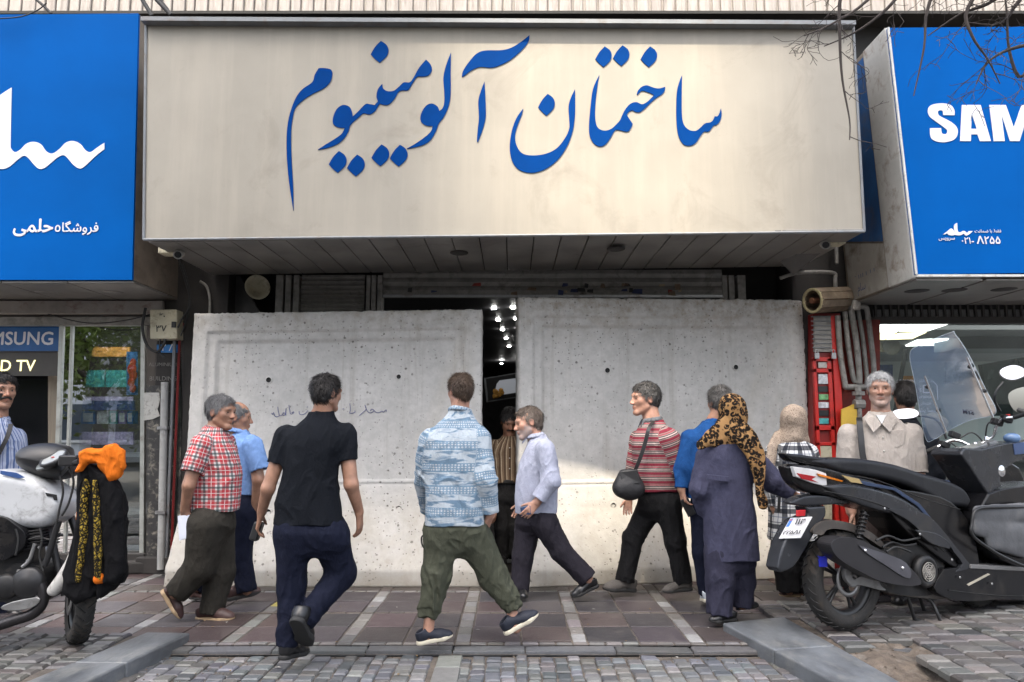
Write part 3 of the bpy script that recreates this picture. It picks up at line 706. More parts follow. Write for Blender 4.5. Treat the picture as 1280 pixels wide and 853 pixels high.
mb.build('soffit', M['soffit'], ls, bevel=.004)
for px, py in ((58, 366), (142, 366)): q = G(px, py, a.z - .026); mb = MB(); mb.lathe([(0, -.006), (.085, -.006), (.1, 0), (.1, .01)], q, Z, 18); mb.build('dead_spotlight', M['soffit'], ls)
logo(crop(SAM, 0, 90, 3.8778), LP, ls, M['white'])
O, U, V, W = panel_frame(LP)
def word(mb, txt, px0, px1, py, P, off=0.0, ext=.004):
    """text on a board between two photo columns, baseline at py"""
    O, U, V, W = panel_frame(P); a, b_ = onplane(px0, py, P), onplane(px1, py, P)
    p0 = O + U * a[0] + V * a[1]; p1 = O + U * b_[0] + V * b_[1]; u = (p1 - p0); vv_ = W.cross(u.normalized()); e_ = off * u.length / max(3, len(txt)) * .9
    for k, (du, dv) in enumerate(((0, 0), (-1, 0), (1, 0), (0, -1), (0, 1)) if off else ((0, 0),)): put_text(mb, txt, p0 + u.normalized() * (du * e_) + vv_ * (dv * e_), u, vv_, u.length, ext=ext + .0007 * k)
mb = MB(); word(mb, pers('فروشگاه'), 69, 123, 290, LP, .035); word(mb, pers('حلمی'), 17, 66, 290, LP, .05); mb.build('lettering', M['white'], ls)

RP = [AT(1110, 35, 6.43), AT(1560, 31, 6.43), AT(1560, 338, 6.43), AT(1145, 343, 6.43)]
rs = thing('shop_sign', 'blue shop sign with big white capital letters, right of the beige board', 'sign', RP[3])
board('panel', rs, RP, 0.03, M['signblue'])
wb = RP[3].x; wt = RP[0].x
def side(y0, y1, z0, z1, dx):
    zA, zB = RP[3].z, RP[0].z
    def xx(z): return wb + (wt - wb) * (z - zA) / (zB - zA) + dx
    return [Vector((xx(z0), y0, z0)), Vector((xx(z0), y1, z0)), Vector((xx(z1), y1, z1)), Vector((xx(z1), y0, z1))]
zA, zB = RP[3].z - .03, RP[0].z + .02
mb = MB(); mb.hexa(side(6.46, 6.9, zA, zB, -.012), side(6.46, 6.9, zA, zB, .6)); mb.build('white_return', M['plaster'], rs, bevel=.01)
mb = MB(); mb.hexa(side(6.904, 7.75, zA, zB, 0), side(6.904, 7.75, zA, zB, .6)); mb.hexa([(wb + .61, 6.5, zA + .001), (7.6, 6.5, zA + .001), (7.6, 6.5, zB), (wb + .61, 6.5, zB)], [(wb + .61, 7.75, zA + .001), (7.6, 7.75, zA + .001), (7.6, 7.75, zB), (wb + .61, 7.75, zB)]); mb.build('box', M['edge'], rs)
mb = MB(); mb.tube([RP[0] - Yv * .004, RP[3] - Yv * .004], .012, 6); mb.box((wb, 6.425, RP[3].z - .022), (7.5, 6.455, RP[3].z - .002)); mb.build('edge_strip', mat('white_edge', (.5, .5, .48), .5, dirt=(.2, .16, .12), ds=12), rs)
mb = MB()
for i in range(6): mb.box((wb + .02 + i * .62, 6.47, zA - .02), (wb + .61 + i * .62, 7.75, zA - .003))
mb.build('soffit', M['soffit'], rs, bevel=.004)
for px, py in ((1146, 364), (1193, 363), (1255, 362)): q = G(px, py, zA - .021); mb = MB(); mb.lathe([(0, -.003), (.1, -.003), (.11, 0), (.11, .01)], q, Z, 18); mb.build('dead_spotlight', M['grime'], rs)
O, U, V, W = panel_frame(RP)
def P2(pts): return [onplane(p[0], p[1], RP) for p in pts]
mb = MB()
S_ = [(318, 235, 1), (372, 235, 1), (375, 258), (385, 264), (398, 262), (402, 250), (395, 238), (350, 205), (318, 180), (308, 150), (322, 125), (370, 115), (415, 122), (435, 145), (437, 172, 1), (383, 172, 1), (380, 152), (370, 148), (358, 152), (357, 165), (368, 178), (420, 205), (448, 232), (452, 262), (435, 290), (390, 303), (345, 298), (322, 278)]
def cp(pts): return crop(pts, 1080, 100, 3.875)
mb.prism(ccw(P2(cr(cp(S_), 4))), [], O, U, V, .006)
mb.prism(ccw(P2(cp([(473, 123), (563, 123), (613, 298), (560, 298), (548, 265), (517, 265), (516, 298), (464, 298)]))), [list(reversed(ccw(P2(cp([(520, 165), (545, 238), (517, 238)])))))], O, U, V, .006)
mb.prism(ccw(P2(cp([(606, 123), (685, 123), (724, 232), (762, 123), (845, 123), (852, 298), (795, 298), (792, 165), (752, 298), (706, 298), (664, 168), (680, 298), (627, 298)]))), [], O, U, V, .006)
mb.prism(ccw(P2(cr(cp([(p[0] + 560,) + p[1:] for p in S_]), 4))), [], O, U, V, .006)
mb.prism(ccw(P2(cp([(1020, 123), (1075, 123), (1075, 240), (1095, 262), (1115, 240), (1115, 123), (1170, 123), (1170, 260), (1140, 298), (1050, 298), (1020, 260)]))), [], O, U, V, .006)
mb.build('lettering', M['white'], rs)
k = 1226 / 230.0
sm = [(p[0] * .2465 + 812 - 20, p[1] * .188 + 200) + tuple(p[2:]) for p in SAM]     # the same wave mark, smaller
FULL = [(685, 285, 1), (715, 262), (738, 245), (755, 258), (762, 275), (758, 225), (778, 208, 1), (783, 262), (800, 270), (815, 262), (832, 264), (845, 275), (858, 263), (882, 264, 1), (860, 282), (838, 293), (822, 280), (808, 288), (785, 291), (765, 288), (745, 292), (722, 288), (712, 278), (700, 284)]
logo(crop(FULL, 1050, 240, k), RP, rs, M['white'], k=4)
mb = MB(); word(mb, pers('فقط با ضمانت'), 1218, 1251, 291, RP, .03); word(mb, pers('سرویس'), 1173, 1193, 300, RP, .02); mb.build('slogan', M['white'], rs); mb = MB(); word(mb, '۰۲۱-', 1202, 1217, 305, RP, .03)
O_ = onplane(1218, 303, RP); word(mb, '\u039b\u06f2\u06f5\u06f5', 1221, 1250, 305, RP, .05); mb.build('telephone_number', M['white'], rs)
# faded poster on the cheek of the right sign
def cheek(y, z, dx=-.006): return side(y, y, z, z, dx)[0]
zm = RP[3].z
mb = MB(); q = [cheek(6.91, zm + .42), cheek(7.7, zm + .62), cheek(7.7, zB - .05), cheek(6.91, zB - .05)]; mb.add(q, [(0, 3, 2, 1)]); mb.build('faded_blue_poster', mat('faded_blue', (.02, .09, .25), .6, var=.3, vs=3, dirt=(.10, .09, .08), ds=2), rs)
mb = MB(); q = [cheek(6.91, zm - .02), cheek(7.7, zm - .02), cheek(7.7, zm + .60), cheek(6.91, zm + .40)]; mb.add(q, [(0, 3, 2, 1)]); mb.build('faded_white_poster', mat('faded_white', (.36, .34, .30), .7, var=.2, vs=3, dirt=(.13, .10, .07), ds=3), rs)
mb = MB(); o_ = Vector((wb - .012, 7.66, zm + .2)); put_text(mb, pers('فروشگاه ایرانیان'), Vector((wb - .010, 7.64, zm + .26)), Vector((0, -1, 0.02)), Z, .62, ext=.006)
put_text(mb, '۰۹۱۲۳۴۱', Vector((wb - .010, 7.55, zm + .17)), Vector((0, -1, 0.02)), Z, .42, ext=.006); put_text(mb, pers('سام'), Vector((wb - .010, 7.5, zm + .04)), Vector((0, -1, 0.02)), Z, .17, ext=.006)
mb.build('faded_lettering', mat('faded_navy', (.06, .09, .2), .6), rs)

# ================================================================== concrete barriers
def barrier(label, x0, y0, ang, Wd, H, Ht, holes, seed):
    t = thing('concrete_barrier', label, 'barrier', (x0, y0, 0), ang, 'tall concrete barriers across the entrance')
    nx, nz = int(Wd / .0155), int(H / .0155)
    prof_z = [0, .14, .17, .68, .80, .86, .885, .90, .915, .93, 3]; prof_y = [0, 0, .012, .285, .322, .337, .345, .360, .345, .34, .345]
    pu0, pu1, pz1 = .145, Wd - .17, H - .19
    V = []; F = []
    for j in range(nz + 1):
        for i in range(nx + 1):
            u = Wd * i / nx; z = H * j / nz; hh = H + (Ht - H) * u / Wd
            zz = z * hh / H
            y = np.interp(z, prof_z, prof_y)
            if z > .93:                                   # sunk panel with sloped margins
                d = min(u - pu0, pu1 - u, pz1 - z)
                if d > 0: y += .026 * min(1, d / .014) + .030 * min(1, max(0, d - .085) / .035)
            e = min(u, Wd - u, H - z)
            y += .0022 * mnoise.noise((u * 9 + seed, z * 9, 0)) + .004 * mnoise.noise((u * 1.5 + seed, z * 1.5, 3))
            du = dz = 0
            if e < .03 and j > 0:
                y += (.03 - e) ** 2 * 14 + max(0, mnoise.noise((u * 16 + seed, z * 16, 7))) * .014
            if j == nz: dz = .010 * mnoise.noise((u * 11 + seed, 1, 1)) + .008 * mnoise.noise((u * 37 + seed, 2, 1)) - .004
            if i in (0, nx): du = (.006 * mnoise.noise((z * 14 + seed, 5, 1)))
            V.append((u + du, y, zz + dz))
    for j in range(nz):
        for i in range(nx): a = j * (nx + 1) + i; F.append((a, a + 1, a + nx + 2, a + nx + 1))
    nf = len(V); ring = [i for i in range(nx + 1)] + [j * (nx + 1) + nx for j in range(1, nz + 1)] + [nz * (nx + 1) + i for i in range(nx - 1, -1, -1)] + [j * (nx + 1) for j in range(nz - 1, 0, -1)]
    n0 = len(V)
    for r in ring: V.append((V[r][0], max(.55, V[r][1] + .12), V[r][2]))
    for k in range(len(ring)): k2 = (k + 1) % len(ring); F.append((ring[k], n0 + k, n0 + k2, ring[k2]))
    F.append(tuple(n0 + k for k in range(len(ring)))[::-1])
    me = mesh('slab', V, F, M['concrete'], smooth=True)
    for p in me.polygons:
        if len(p.vertices) > 4: p.use_smooth = False
    o = link('slab', me, t)
    for (u, z, r) in holes:  # no opening: a dark disc and rim stand for the shaded hole
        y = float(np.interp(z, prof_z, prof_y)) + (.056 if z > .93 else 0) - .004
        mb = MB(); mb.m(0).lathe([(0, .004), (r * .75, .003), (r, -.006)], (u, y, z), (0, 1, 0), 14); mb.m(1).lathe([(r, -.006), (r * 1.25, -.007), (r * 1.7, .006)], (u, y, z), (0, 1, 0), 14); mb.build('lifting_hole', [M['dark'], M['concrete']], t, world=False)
    return t
def bl(px, py, x0, ang, y=.37):                            # photo pixel -> (u, z) on the barrier face
    d = ray(px, py); nrm = Vector((-math.sin(ang), math.cos(ang), 0)); o = Vector((x0[0], x0[1], 0)) + nrm * y; c = Vector((0, 0, CAM_H)); tt = (o - c).dot(nrm) / d.dot(nrm); q = c + d * tt - o
    return (q.dot(Vector((math.cos(ang), math.sin(ang), 0))), q.z)
B0 = (-3.2, 7.05); B1 = (.125, 7.02); BA = math.atan2(7.505 - 7.02, 3.132 - .115)
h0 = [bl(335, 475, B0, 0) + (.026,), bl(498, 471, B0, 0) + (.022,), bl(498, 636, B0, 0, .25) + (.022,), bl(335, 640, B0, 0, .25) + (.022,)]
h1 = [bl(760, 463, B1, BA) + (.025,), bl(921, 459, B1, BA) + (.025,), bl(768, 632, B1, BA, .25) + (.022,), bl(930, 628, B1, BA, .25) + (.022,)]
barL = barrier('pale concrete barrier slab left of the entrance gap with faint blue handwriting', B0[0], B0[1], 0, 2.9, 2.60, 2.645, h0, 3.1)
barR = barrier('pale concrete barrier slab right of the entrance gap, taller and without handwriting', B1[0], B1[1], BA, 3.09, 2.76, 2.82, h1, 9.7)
# handwriting on the left barrier
SC = 1280 / 220.0
strokes = [[(225, 155), (232, 165), (240, 150), (248, 175), (262, 180), (280, 172), (272, 135), (270, 108)], [(280, 172), (300, 170), (312, 150), (325, 165), (308, 172)], [(325, 165), (330, 120), (328, 172)], [(350, 95), (358, 140), (362, 160), (380, 158), (388, 145), (370, 150)], [(425, 140), (428, 160), (445, 166), (470, 158), (490, 135)], [(480, 112), (490, 108)], [(742, 125), (755, 122)], [(795, 85), (800, 130), (795, 155), (830, 150), (832, 135)], [(822, 85), (826, 84)], [(865, 172), (890, 150), (915, 125), (905, 95), (918, 130), (935, 150), (955, 150), (972, 135), (955, 125), (945, 140)], [(972, 135), (990, 150), (1010, 150), (1030, 140), (1040, 148), (1060, 130), (1062, 145)]]
mb = MB()
for st in strokes:
    pts = []
    for p in cr([(a / SC + 300, b / SC + 490) for a, b in st], 5, False):
        u, z = bl(p[0], p[1], B0, 0, .372); pts.append(Vector((B0[0] + u, B0[1] + .366, z)))
    mb.tube([q + Yv * .027 for q in pts], .0032, 5)
mb.build('handwriting', mat('pen_ink', (.13, .14, .27), .7), barL)
# ================================================================== left shop
def quadpx(px0, py0, px1, py1, Y): return [AT(px0, py0, Y), AT(px1, py0, Y), AT(px1, py1, Y), AT(px0, py1, Y)]   # TL TR BR BL
def slab(mb, P, d):
    B = [p + Yv * d for p in P]; mb.hexa([P[3], P[2], P[1], P[0]], [B[3], B[2], B[1], B[0]]); return mb
lsh = thing('electronics_shop', 'electronics shop front with a glass display window below the blue sign on the left', 'shop', (-5, 8, 0))
mb = MB(); slab(mb, quadpx(-240, 376, 203, 392, 7.70), .25); mb.build('shutter_box', mat('scuffed_box', (.24, .22, .20), .6, var=.25, vs=5, dirt=(.13, .05, .04), ds=9), lsh, bevel=.006)
mb = MB(); slab(mb, quadpx(-240, 396, 205, 406, 7.80), .1); mb.build('header', M['pipe'], lsh, bevel=.004)
mb = MB(); mb.box((-7.5, 9.6, 0), (-3.74, 9.7, 3.2)); mb.box((-7.5, 7.8, 2.86), (-3.74, 9.6, 2.9)); mb.box((-3.80, 7.9, 0), (-3.72, 9.6, 3.2)); mb.build('room', mat('shop_room_dark', (.06, .05, .045), .6), lsh)
mb = MB(); mb.box((-7.5, 7.78, 0), (-3.74, 8.0, .18)); mb.build('sill', M['grime'], lsh, bevel=.01)
fm = mat('aluminium_frame', (.42, .43, .40), .4, .5, dirt=(.2, .18, .15), ds=8)
mb = MB()
for px, pw in ((74, 5), (88, 3), (176, 5)):
    a = AT(px, 405, 7.84); b_ = AT(px - (10 if px < 100 else 2), 700, 7.84)
    mb.hexa([b_, b_ + X * pw * .0085, a + X * pw * .0085, a], [p + Yv * .05 for p in (b_, b_ + X * pw * .0085, a + X * pw * .0085, a)])
a = AT(-240, 404, 7.84); mb.box((a.x, 7.835, a.z - .03), (AT(181, 404, 7.84).x, 7.89, a.z + .01))
mb.build('window_frame', fm, lsh)
P = [AT(78, 407, 7.86), AT(178, 407, 7.86), AT(176, 700, 7.86), AT(68, 700, 7.86)]
mb = MB(); slab(mb, P, .008); mb.build('window_pane', glassmat('street_glass', (.85, .92, .9), .9, ior=2.0), lsh)
slab(MB(), quadpx(-240, 345, 204, 404, 7.93), .05).build('fascia', M['grime'], lsh)
mb = MB(); mb.box((-5.4, 8.15, 2.84), (-3.95, 8.4, 2.855)); mb.build('ceiling_light', emit('shop_tube', (1, .98, .94), 6.0), lsh)
mb = MB(); mb.box((-7.4, 8.0, .5), (-3.8, 9.3, .55)); mb.box((-5.4, 8.5, 1.13), (-3.8, 9.3, 1.16)); mb.build('display_shelf', mat('pale_shelf', (.3, .3, .32), .5), lsh)
def plate(name, label, cat, px0, py0, px1, py1, Y, m, d=.03):
    P = quadpx(px0, py0, px1, py1, Y); t = thing(name, label, cat, (P[2] + P[3]) / 2); slab(MB(), P, d).build('panel', m, t); return t, P
t, P = plate('brand_plate', 'blue plate with white capital letters inside the left shop window', 'sign', -70, 407, 76, 439, 7.90, mat('plate_blue', (.01, .085, .26), .35))
mb = MB(); word(mb, 'SAMSUNG', -37, 66, 431, P, .035); mb.build('lettering', M['white'], t)
t, P = plate('shop_banner', 'dark banner with pale yellow capital letters under the blue plate', 'banner', -70, 440, 72, 470, 7.94, mat('banner_brown', (.05, .045, .04), .5))
mb = MB(); word(mb, 'UHD TV', -28, 44, 464, P, .015); mb.build('lettering', emit('lit_letters', (.75, .70, .35), .5), t)
tv = thing('television', 'large black television behind the glass of the left shop window', 'television', AT(20, 560, 8.3))
P = [AT(-70, 452, 8.25), AT(70, 470, 8.25), AT(60, 560, 8.25), AT(-70, 560, 8.25)]; slab(MB(), P, .05).build('screen', mat('dead_screen', (.004, .004, .005), .12), tv, bevel=.004); q = inset(P, -.02)
mb = MB(); slab(mb, [v + Yv * .06 for v in q], .03); mb.build('casing', M['black'], tv)
prints = {'teal': (.05, .30, .30), 'violet': (.22, .16, .42), 'blue': (.03, .16, .42), 'pale': (.5, .52, .55), 'orange': (.5, .22, .05), 'lilac': (.40, .34, .55), 'green': (.12, .30, .12), 'navy': (.02, .05, .16)}
pm = {k: mat(k + '_print', c, .4, var=.45, vs=26, dirt=tuple(min(1, x * 1.8 + .1) for x in c), ds=16) for k, c in prints.items()}
for (name, label, cat, r, m) in (
    ('poster', 'teal poster hanging high in the left shop window beside the tree reflection', 'poster', (94, 463, 130, 484), 'teal'),
    ('poster', 'second teal poster, nearer the red figure banner in the window', 'poster', (132, 463, 162, 484), 'teal'),
    ('price_board', 'long violet board edge above the row of boxed goods in the window', 'board', (90, 496, 166, 501), 'lilac'),
    ('banner', 'dark blue strip banner behind the violet board in the window', 'banner', (88, 501, 168, 513), 'navy'),
    ('orange_banner', 'orange banner strip high in the left shop window', 'banner', (110, 434, 162, 446), 'orange')):
    plate(name, label, cat, *r, 8.5, pm[m], .02)
for i, (px0, px1, c, what) in enumerate(((88, 98, 'green', 'green'), (101, 119, 'blue', 'wide blue'), (121, 135, 'pale', 'pale grey'), (137, 146, 'teal', 'teal'), (148, 157, 'violet', 'violet'), (159, 166, 'blue', 'narrow blue'))):
    t, P = plate('goods_box', what + ' printed box in the row on the window shelf', 'box', px0, 514, px1, 530, 8.55, pm[c], .12)
    tag(t, group='boxed goods in the left shop window'); q = [v - Yv * .003 for v in inset(P, .3)]; slab(MB(), q, .002).build('label', pm['pale'], t)
t, P = plate('price_board', 'lilac printed board lower in the left shop window, above the parked motorcycle', 'board', 88, 540, 166, 556, 8.5, pm['lilac'])
t, P = plate('banner', 'tall teal banner with a red figure at the edge of the left shop window', 'banner', 158, 440, 172, 494, 7.95, pm['blue'], .01)
mb = MB()
for (u, v, r) in ((.6, .25, .035), (.5, .4, .05), (.62, .55, .045), (.45, .7, .04), (.6, .85, .035)): mb.sphere(P[0].lerp(P[1], u).lerp(P[3].lerp(P[2], u), v) - Yv * .004, (r, .004, r * 1.3), 10)
mb.build('red_figure', mat('red_print', (.55, .05, .02), .5, var=.4, vs=30), t)
t, P = plate('curtain', 'beige curtain strip hanging beside the television in the window', 'curtain', 60, 445, 74, 600, 8.2, mat('beige_curtain', (.25, .21, .16), .8, var=.2, stretch=(8, 1, .3)))

# ------------------------------------------------------------------ things on the left pillar
pf = FY - .012
t = thing('meter_box', 'rusty cream electric meter box with painted numerals on the left pillar', 'meter box', AT(203, 424, 7.6))
P = quadpx(187, 387, 221, 424, 7.58); slab(MB(), P, .16).build('case', M['cream'], t, bevel=.012)
mb = MB(); q = AT(217, 406, 7.565); mb.box((q.x - .02, 7.56, q.z - .03), (q.x + .02, 7.59, q.z + .03)); mb.build('hasp', M['black'], t)
mb = MB(); word(mb, '۳۷', 195, 208, 415, P, .035); put_text(mb, '۳۰', AT(199, 398, 7.574), X, Z, .06, off=.04, ext=.001); mb.build('numerals', M['black'], t)
t = thing('number_plate', 'small blue enamel house plate under the meter box', 'plate', AT(209, 440, pf)); P = quadpx(196, 431, 222, 441, pf - .01); slab(MB(), P, .012).build('panel', mat('enamel_blue', (.02, .17, .45), .3, var=.2, vs=20), t)
mb = MB(); word(mb, '۱۲ Λ', 199, 219, 439, P, .02); mb.build('numerals', M['white'], t)
mb = MB(); a, b_ = AT(186, 458, pf), AT(221, 458, pf); put_text(mb, 'ALUMINIUM', a, X, Z, (b_ - a).length, off=.0, ext=.004); a, b_ = AT(187, 476, pf), AT(221, 476, pf); put_text(mb, 'BUILDING', a, X, Z, (b_ - a).length, off=.0, ext=.004)
mb.build('carved_lettering', mat('worn_letters', (.15, .14, .13), .7, var=.4, vs=30), bld)
pst = mat('flaked_paint_panel', (.028, .027, .027), .5, var=.4, vs=20, dirt=(.33, .30, .24), ds=13)
slab(MB(), quadpx(183, 482, 226, 700, pf), .01).build('pillar_panel', pst, bld)
t = thing('torn_poster', 'torn black and white poster stuck on the dark left pillar', 'poster', AT(190, 526, pf - .012))
mb = MB(); P = [AT(a, b_, pf - .013) for a, b_ in ((180, 491), (199, 491), (200, 500), (197, 512), (200, 520), (191, 524), (180, 526))]; mb.hexa(P[::-1], [v + Yv * .003 for v in P[::-1]]); mb.build('sheet', mat('torn_paper', (.42, .41, .38), .8, var=.1, dirt=(.05, .05, .05), ds=22), t)
t = thing('drain_pipe', 'grey drain pipe running down the dark left pillar', 'pipe', AT(200, 712, pf - .06))
mb = MB(); a = AT(206, 478, pf - .06); b_ = AT(201, 712, pf - .06); mb.tube([a, a.lerp(b_, .5), b_], .036, 12); mb.build('tube', mat('grey_pvc', (.30, .30, .29), .6, dirt=(.1, .09, .08), ds=6), t)
for k in (.25, .7): q = a.lerp(b_, k); mb = MB(); mb.box((q.x - .05, q.y - .045, q.z - .015), (q.x + .05, q.y + .07, q.z + .015)); mb.build('bracket', M['steel'], t)
t = thing('kerb_stone', 'dark broken stone lying at the foot of the left pillar', 'stone', AT(172, 716, 7.4)); mb = MB(); q = G(172, 716); mb.obox((q.x, q.y, .06), (.16, .1, .06), Matrix.Rotation(.2, 3, 'Z')); mb.build('stone', M['grime'], t, bevel=.02)
t = thing('glass_door', 'narrow red framed glass door beside the left pillar', 'door', AT(230, 700, 7.7))
P = [AT(225, 408, 7.7), AT(240, 402, 7.85), AT(236, 700, 7.85), AT(214, 700, 7.7)]
mb = MB()
for a, b_ in ((P[0], P[3]), (P[1], P[2]), (P[0], P[1])): mb.tube([a, b_], .013, 4, smooth=False)
mb.build('frame', mat('dark_red_frame', (.16, .012, .012), .5), t); q = inset(P, .06); slab(MB(), q, .006).build('pane', M['glass'], t)
mb = MB(); a, b_ = P[0] - X * .05, P[3] - X * .05; mb.tube([a, b_], .018, 6); mb.build('jamb', M['galv'], t)
mb = MB(); 
for z in (1.9, 1.5, 1.1, .7): mb.box((-3.35, 7.95, z), (-3.1, 8.25, z + .03))
mb.build('shelf', pm['orange'], t)
# cables under the beige sign at the left
t = thing('cable_bundle', 'loose black cables hanging around the meter box', 'cable', AT(215, 380, 7.6))
for k, pts in enumerate(([(222, 320), (232, 352), (238, 380), (228, 398), (222, 410)], [(182, 385), (178, 410), (184, 432), (196, 440), (205, 430), (206, 424)], [(228, 330), (236, 360), (234, 395), (226, 420)], [(60, 393), (110, 404), (160, 400), (205, 388)], [(200, 424), (200, 440), (206, 448)])):
    mb = MB(); mb.tube(smooth3([AT(a, b_, 7.56 + .012 * k) for a, b_ in pts]), [.010, .014, .008, .007, .008][k], 6); mb.build('cable', M['cable'], t)
def cctv(label, px, py, Y, flip):
    q = AT(px, py, Y); t = thing('security_camera', label, 'security camera', q)
    mb = MB(); mb.box((q.x - .09, q.y - .07, q.z - .045), (q.x + .09, q.y + .07, q.z + .045)); mb.build('junction_box', M['cream'], t, bevel=.008)
    c = q + Vector((.11 * flip, -.08, -.055)); ax = Vector((.3 * flip, -1, -.35)).normalized(); mb = MB(); mb.lathe([(0, -.1), (.035, -.1), (.042, -.085), (.042, .06), (.036, .075), (.036, .062), (0, .06)], c, ax, 16); mb.build('body', M['plaster'], t)
    mb = MB(); mb.lathe([(0, .064), (.03, .064)], c, ax, 16); mb.build('lens', M['black'], t)
    mb = MB(); mb.tube([q - Z * .02, c + Z * .01], .014, 8); mb.build('arm', M['plaster'], t)
cctv('small security camera on a box under the left end of the beige sign', 214, 313, 6.75, 1)
cctv('small white security camera under the right end of the beige sign', 1041, 301, 6.75, -1)
t = thing('horn_loudspeaker', 'cream horn loudspeaker in the dark recess left of the shuttered louvre', 'loudspeaker', AT(320, 362, 7.9))
q = AT(318, 362, 7.9); ax = Vector((.55, -.8, .05)).normalized(); mb = MB(); mb.lathe([(.02, -.22), (.035, -.2), (.035, -.1), (.05, 0), (.09, .08), (.13, .12), (.135, .12), (.125, .11), (.05, .02), (0, -.02)], q, ax, 24); mb.build('horn', M['cream'], t)
mb = MB(); mb.tube([q - ax * .15, q - ax * .15 + Vector((-.05, .3, .05))], .015, 8); mb.build('bracket', M['steel'], t)
t = thing('wall_board', 'dark board leaning inside the recess above the left barrier', 'board', AT(280, 392, 8)); slab(MB(), [AT(255, 330, 7.95), AT(300, 345, 7.95), AT(325, 392, 7.95), AT(255, 392, 7.95)], .03).build('panel', mat('dark_board', (.045, .042, .04), .7, var=.3), t)
t = thing('conduit', 'bent conduit pipe on the wall above the left barrier', 'pipe', AT(262, 390, 7.7)); mb = MB(); mb.tube(smooth3([AT(250, 352, 7.7), AT(258, 358, 7.7), AT(262, 372, 7.7), AT(262, 395, 7.7)]), .014, 8); mb.build('tube', M['pipe'], t)
# cables and struts above the beige sign
t = thing('overhead_cable', 'thick cables and struts fixed above the gap between the two left signs', 'cable', AT(190, 20, 6.6))
for k, pts in enumerate(([(168, -20), (178, 0), (190, 20)], [(182, -25), (196, 0), (214, 19)], [(190, -20), (202, 2), (210, 12)], [(40, -5), (55, 8), (64, 17)])): mb = MB(); mb.tube([AT(a, b_, 6.9) for a, b_ in pts], [.02, .022, .012, .013][k], 8); mb.build('strut', M['cable'], t)
mb = MB(); mb.tube(smooth3([AT(-30, 24, 6.72), AT(20, 22, 6.72), AT(45, 14, 6.72), AT(58, 4, 6.72)]), .006, 6); mb.build('cable', M['cable'], t)

# ================================================================== right pillar: pipes, drum, red cabinet
t = thing('pipe_cluster', 'row of rusty grey conduit pipes descending the pillar behind the old man', 'pipes', AT(1070, 500, 7.7))
for k, (pts, r) in enumerate((([(1047, 395), (1050, 440), (1056, 478), (1058, 484), (1068, 484)], .028), ([(1056, 390), (1060, 430), (1066, 470), (1070, 478)], .026), ([(1064, 388), (1070, 425), (1074, 465), (1074, 480)], .03), ([(1072, 386), (1078, 420), (1082, 455), (1084, 478)], .022), ([(1060, 384), (1080, 384), (1084, 390), (1088, 420), (1092, 455), (1092, 480)], .026), ([(1046, 330), (1044, 260), (1046, 330)], .02), ([(975, 348), (1000, 341), (1040, 341), (1044, 350), (1044, 372)], .02))):
    mb = MB(); mb.tube(smooth3([AT(a, b_, 7.66 + .02 * (k % 2)) for a, b_ in pts], 5), r, 10); mb.build('pipe', M['pipe'], t)
mb = MB(); q = AT(1076, 484, 7.62); mb.tube([AT(1056, 484, 7.66), AT(1092, 484, 7.66)], .03, 8); mb.build('manifold', M['pipe'], t)
mb = MB(); q = AT(1073, 492, 7.6); mb.lathe([(0, -.07), (.03, -.07), (.03, -.02), (.06, -.02), (.06, .02), (.03, .02), (.03, .07), (0, .07)], q, Z, 10, smooth=False); mb.lathe([(0, -.05), (.05, -.05), (.05, .05), (0, .05)], q - Z * .11, X, 8, smooth=False); mb.tube([q - Z * .1, q - Z * .4], .025, 8); mb.build('valve', M['pipe'], t)
mb = MB(); slab(mb, quadpx(1067, 375, 1076, 387, 7.58), .06); mb.build('switch_box', M['plaster'], t, bevel=.004)
t = thing('shutter_drum', 'octagonal slatted shutter drum with an open end above the right barrier', 'drum', AT(1034, 376, 7.65))
q0, q1 = AT(1016, 376, 7.55), AT(1058, 374, 7.75); ax = (q1 - q0).normalized(); n = 10
mb = MB(); a = ax.orthogonal().normalized(); b_ = ax.cross(a); r = .135
for k in range(n):
    t0, t1 = 2 * PI * (k + .05) / n, 2 * PI * (k + .95) / n
    def rp(tt, rr, e): return (q0 if e == 0 else q1) + (a * math.cos(tt) + b_ * math.sin(tt)) * rr
    mb.hexa([rp(t0, r, 0), rp(t1, r, 0), rp(t1, r, 1), rp(t0, r, 1)], [rp(t0, r - .03, 0), rp(t1, r - .03, 0), rp(t1, r - .03, 1), rp(t0, r - .03, 1)])
mb.build('slats', mat('drum_brown', (.16, .12, .08), .6, var=.35, vs=10, dirt=(.30, .25, .18), ds=8), t)
mb = MB(); mb.lathe([(r - .03, .02), (r - .005, .02), (r - .005, -.012), (r - .03, -.012)], q0, ax, 24, closed=True); mb.build('end_ring', mat('pale_ring', (.42, .36, .2), .7, var=.3, vs=40), t)
mb = MB(); mb.tube([q0 - ax * .02, q1], .03, 8); mb.build('shaft', mat('rust', (.2, .08, .04), .8), t)
t = thing('tilted_panel', 'loose pale panel tilted under the right end of the beige sign', 'panel', AT(1010, 320, 7.4)); slab(MB(), [AT(968, 318, 7.4), AT(1000, 300, 6.9), AT(1046, 300, 6.9), AT(992, 344, 7.5)], .015).build('panel', mat('dusty_panel', (.12, .115, .11), .6), t)
cab = thing('vending_cabinet', 'tall red framed glass cabinet of goods between right barrier and pipes', 'cabinet', AT(1040, 700, 7.7))
P = quadpx(1016, 392, 1050, 760, 7.72); slab(MB(), P, .35).build('carcass', mat('dark_red', (.20, .012, .01), .5), cab, bevel=.004)
mb = MB()
rx = lambda px: AT(px, 500, 7.7).x
zz = lambda py: AT(1035, py, 7.7).z
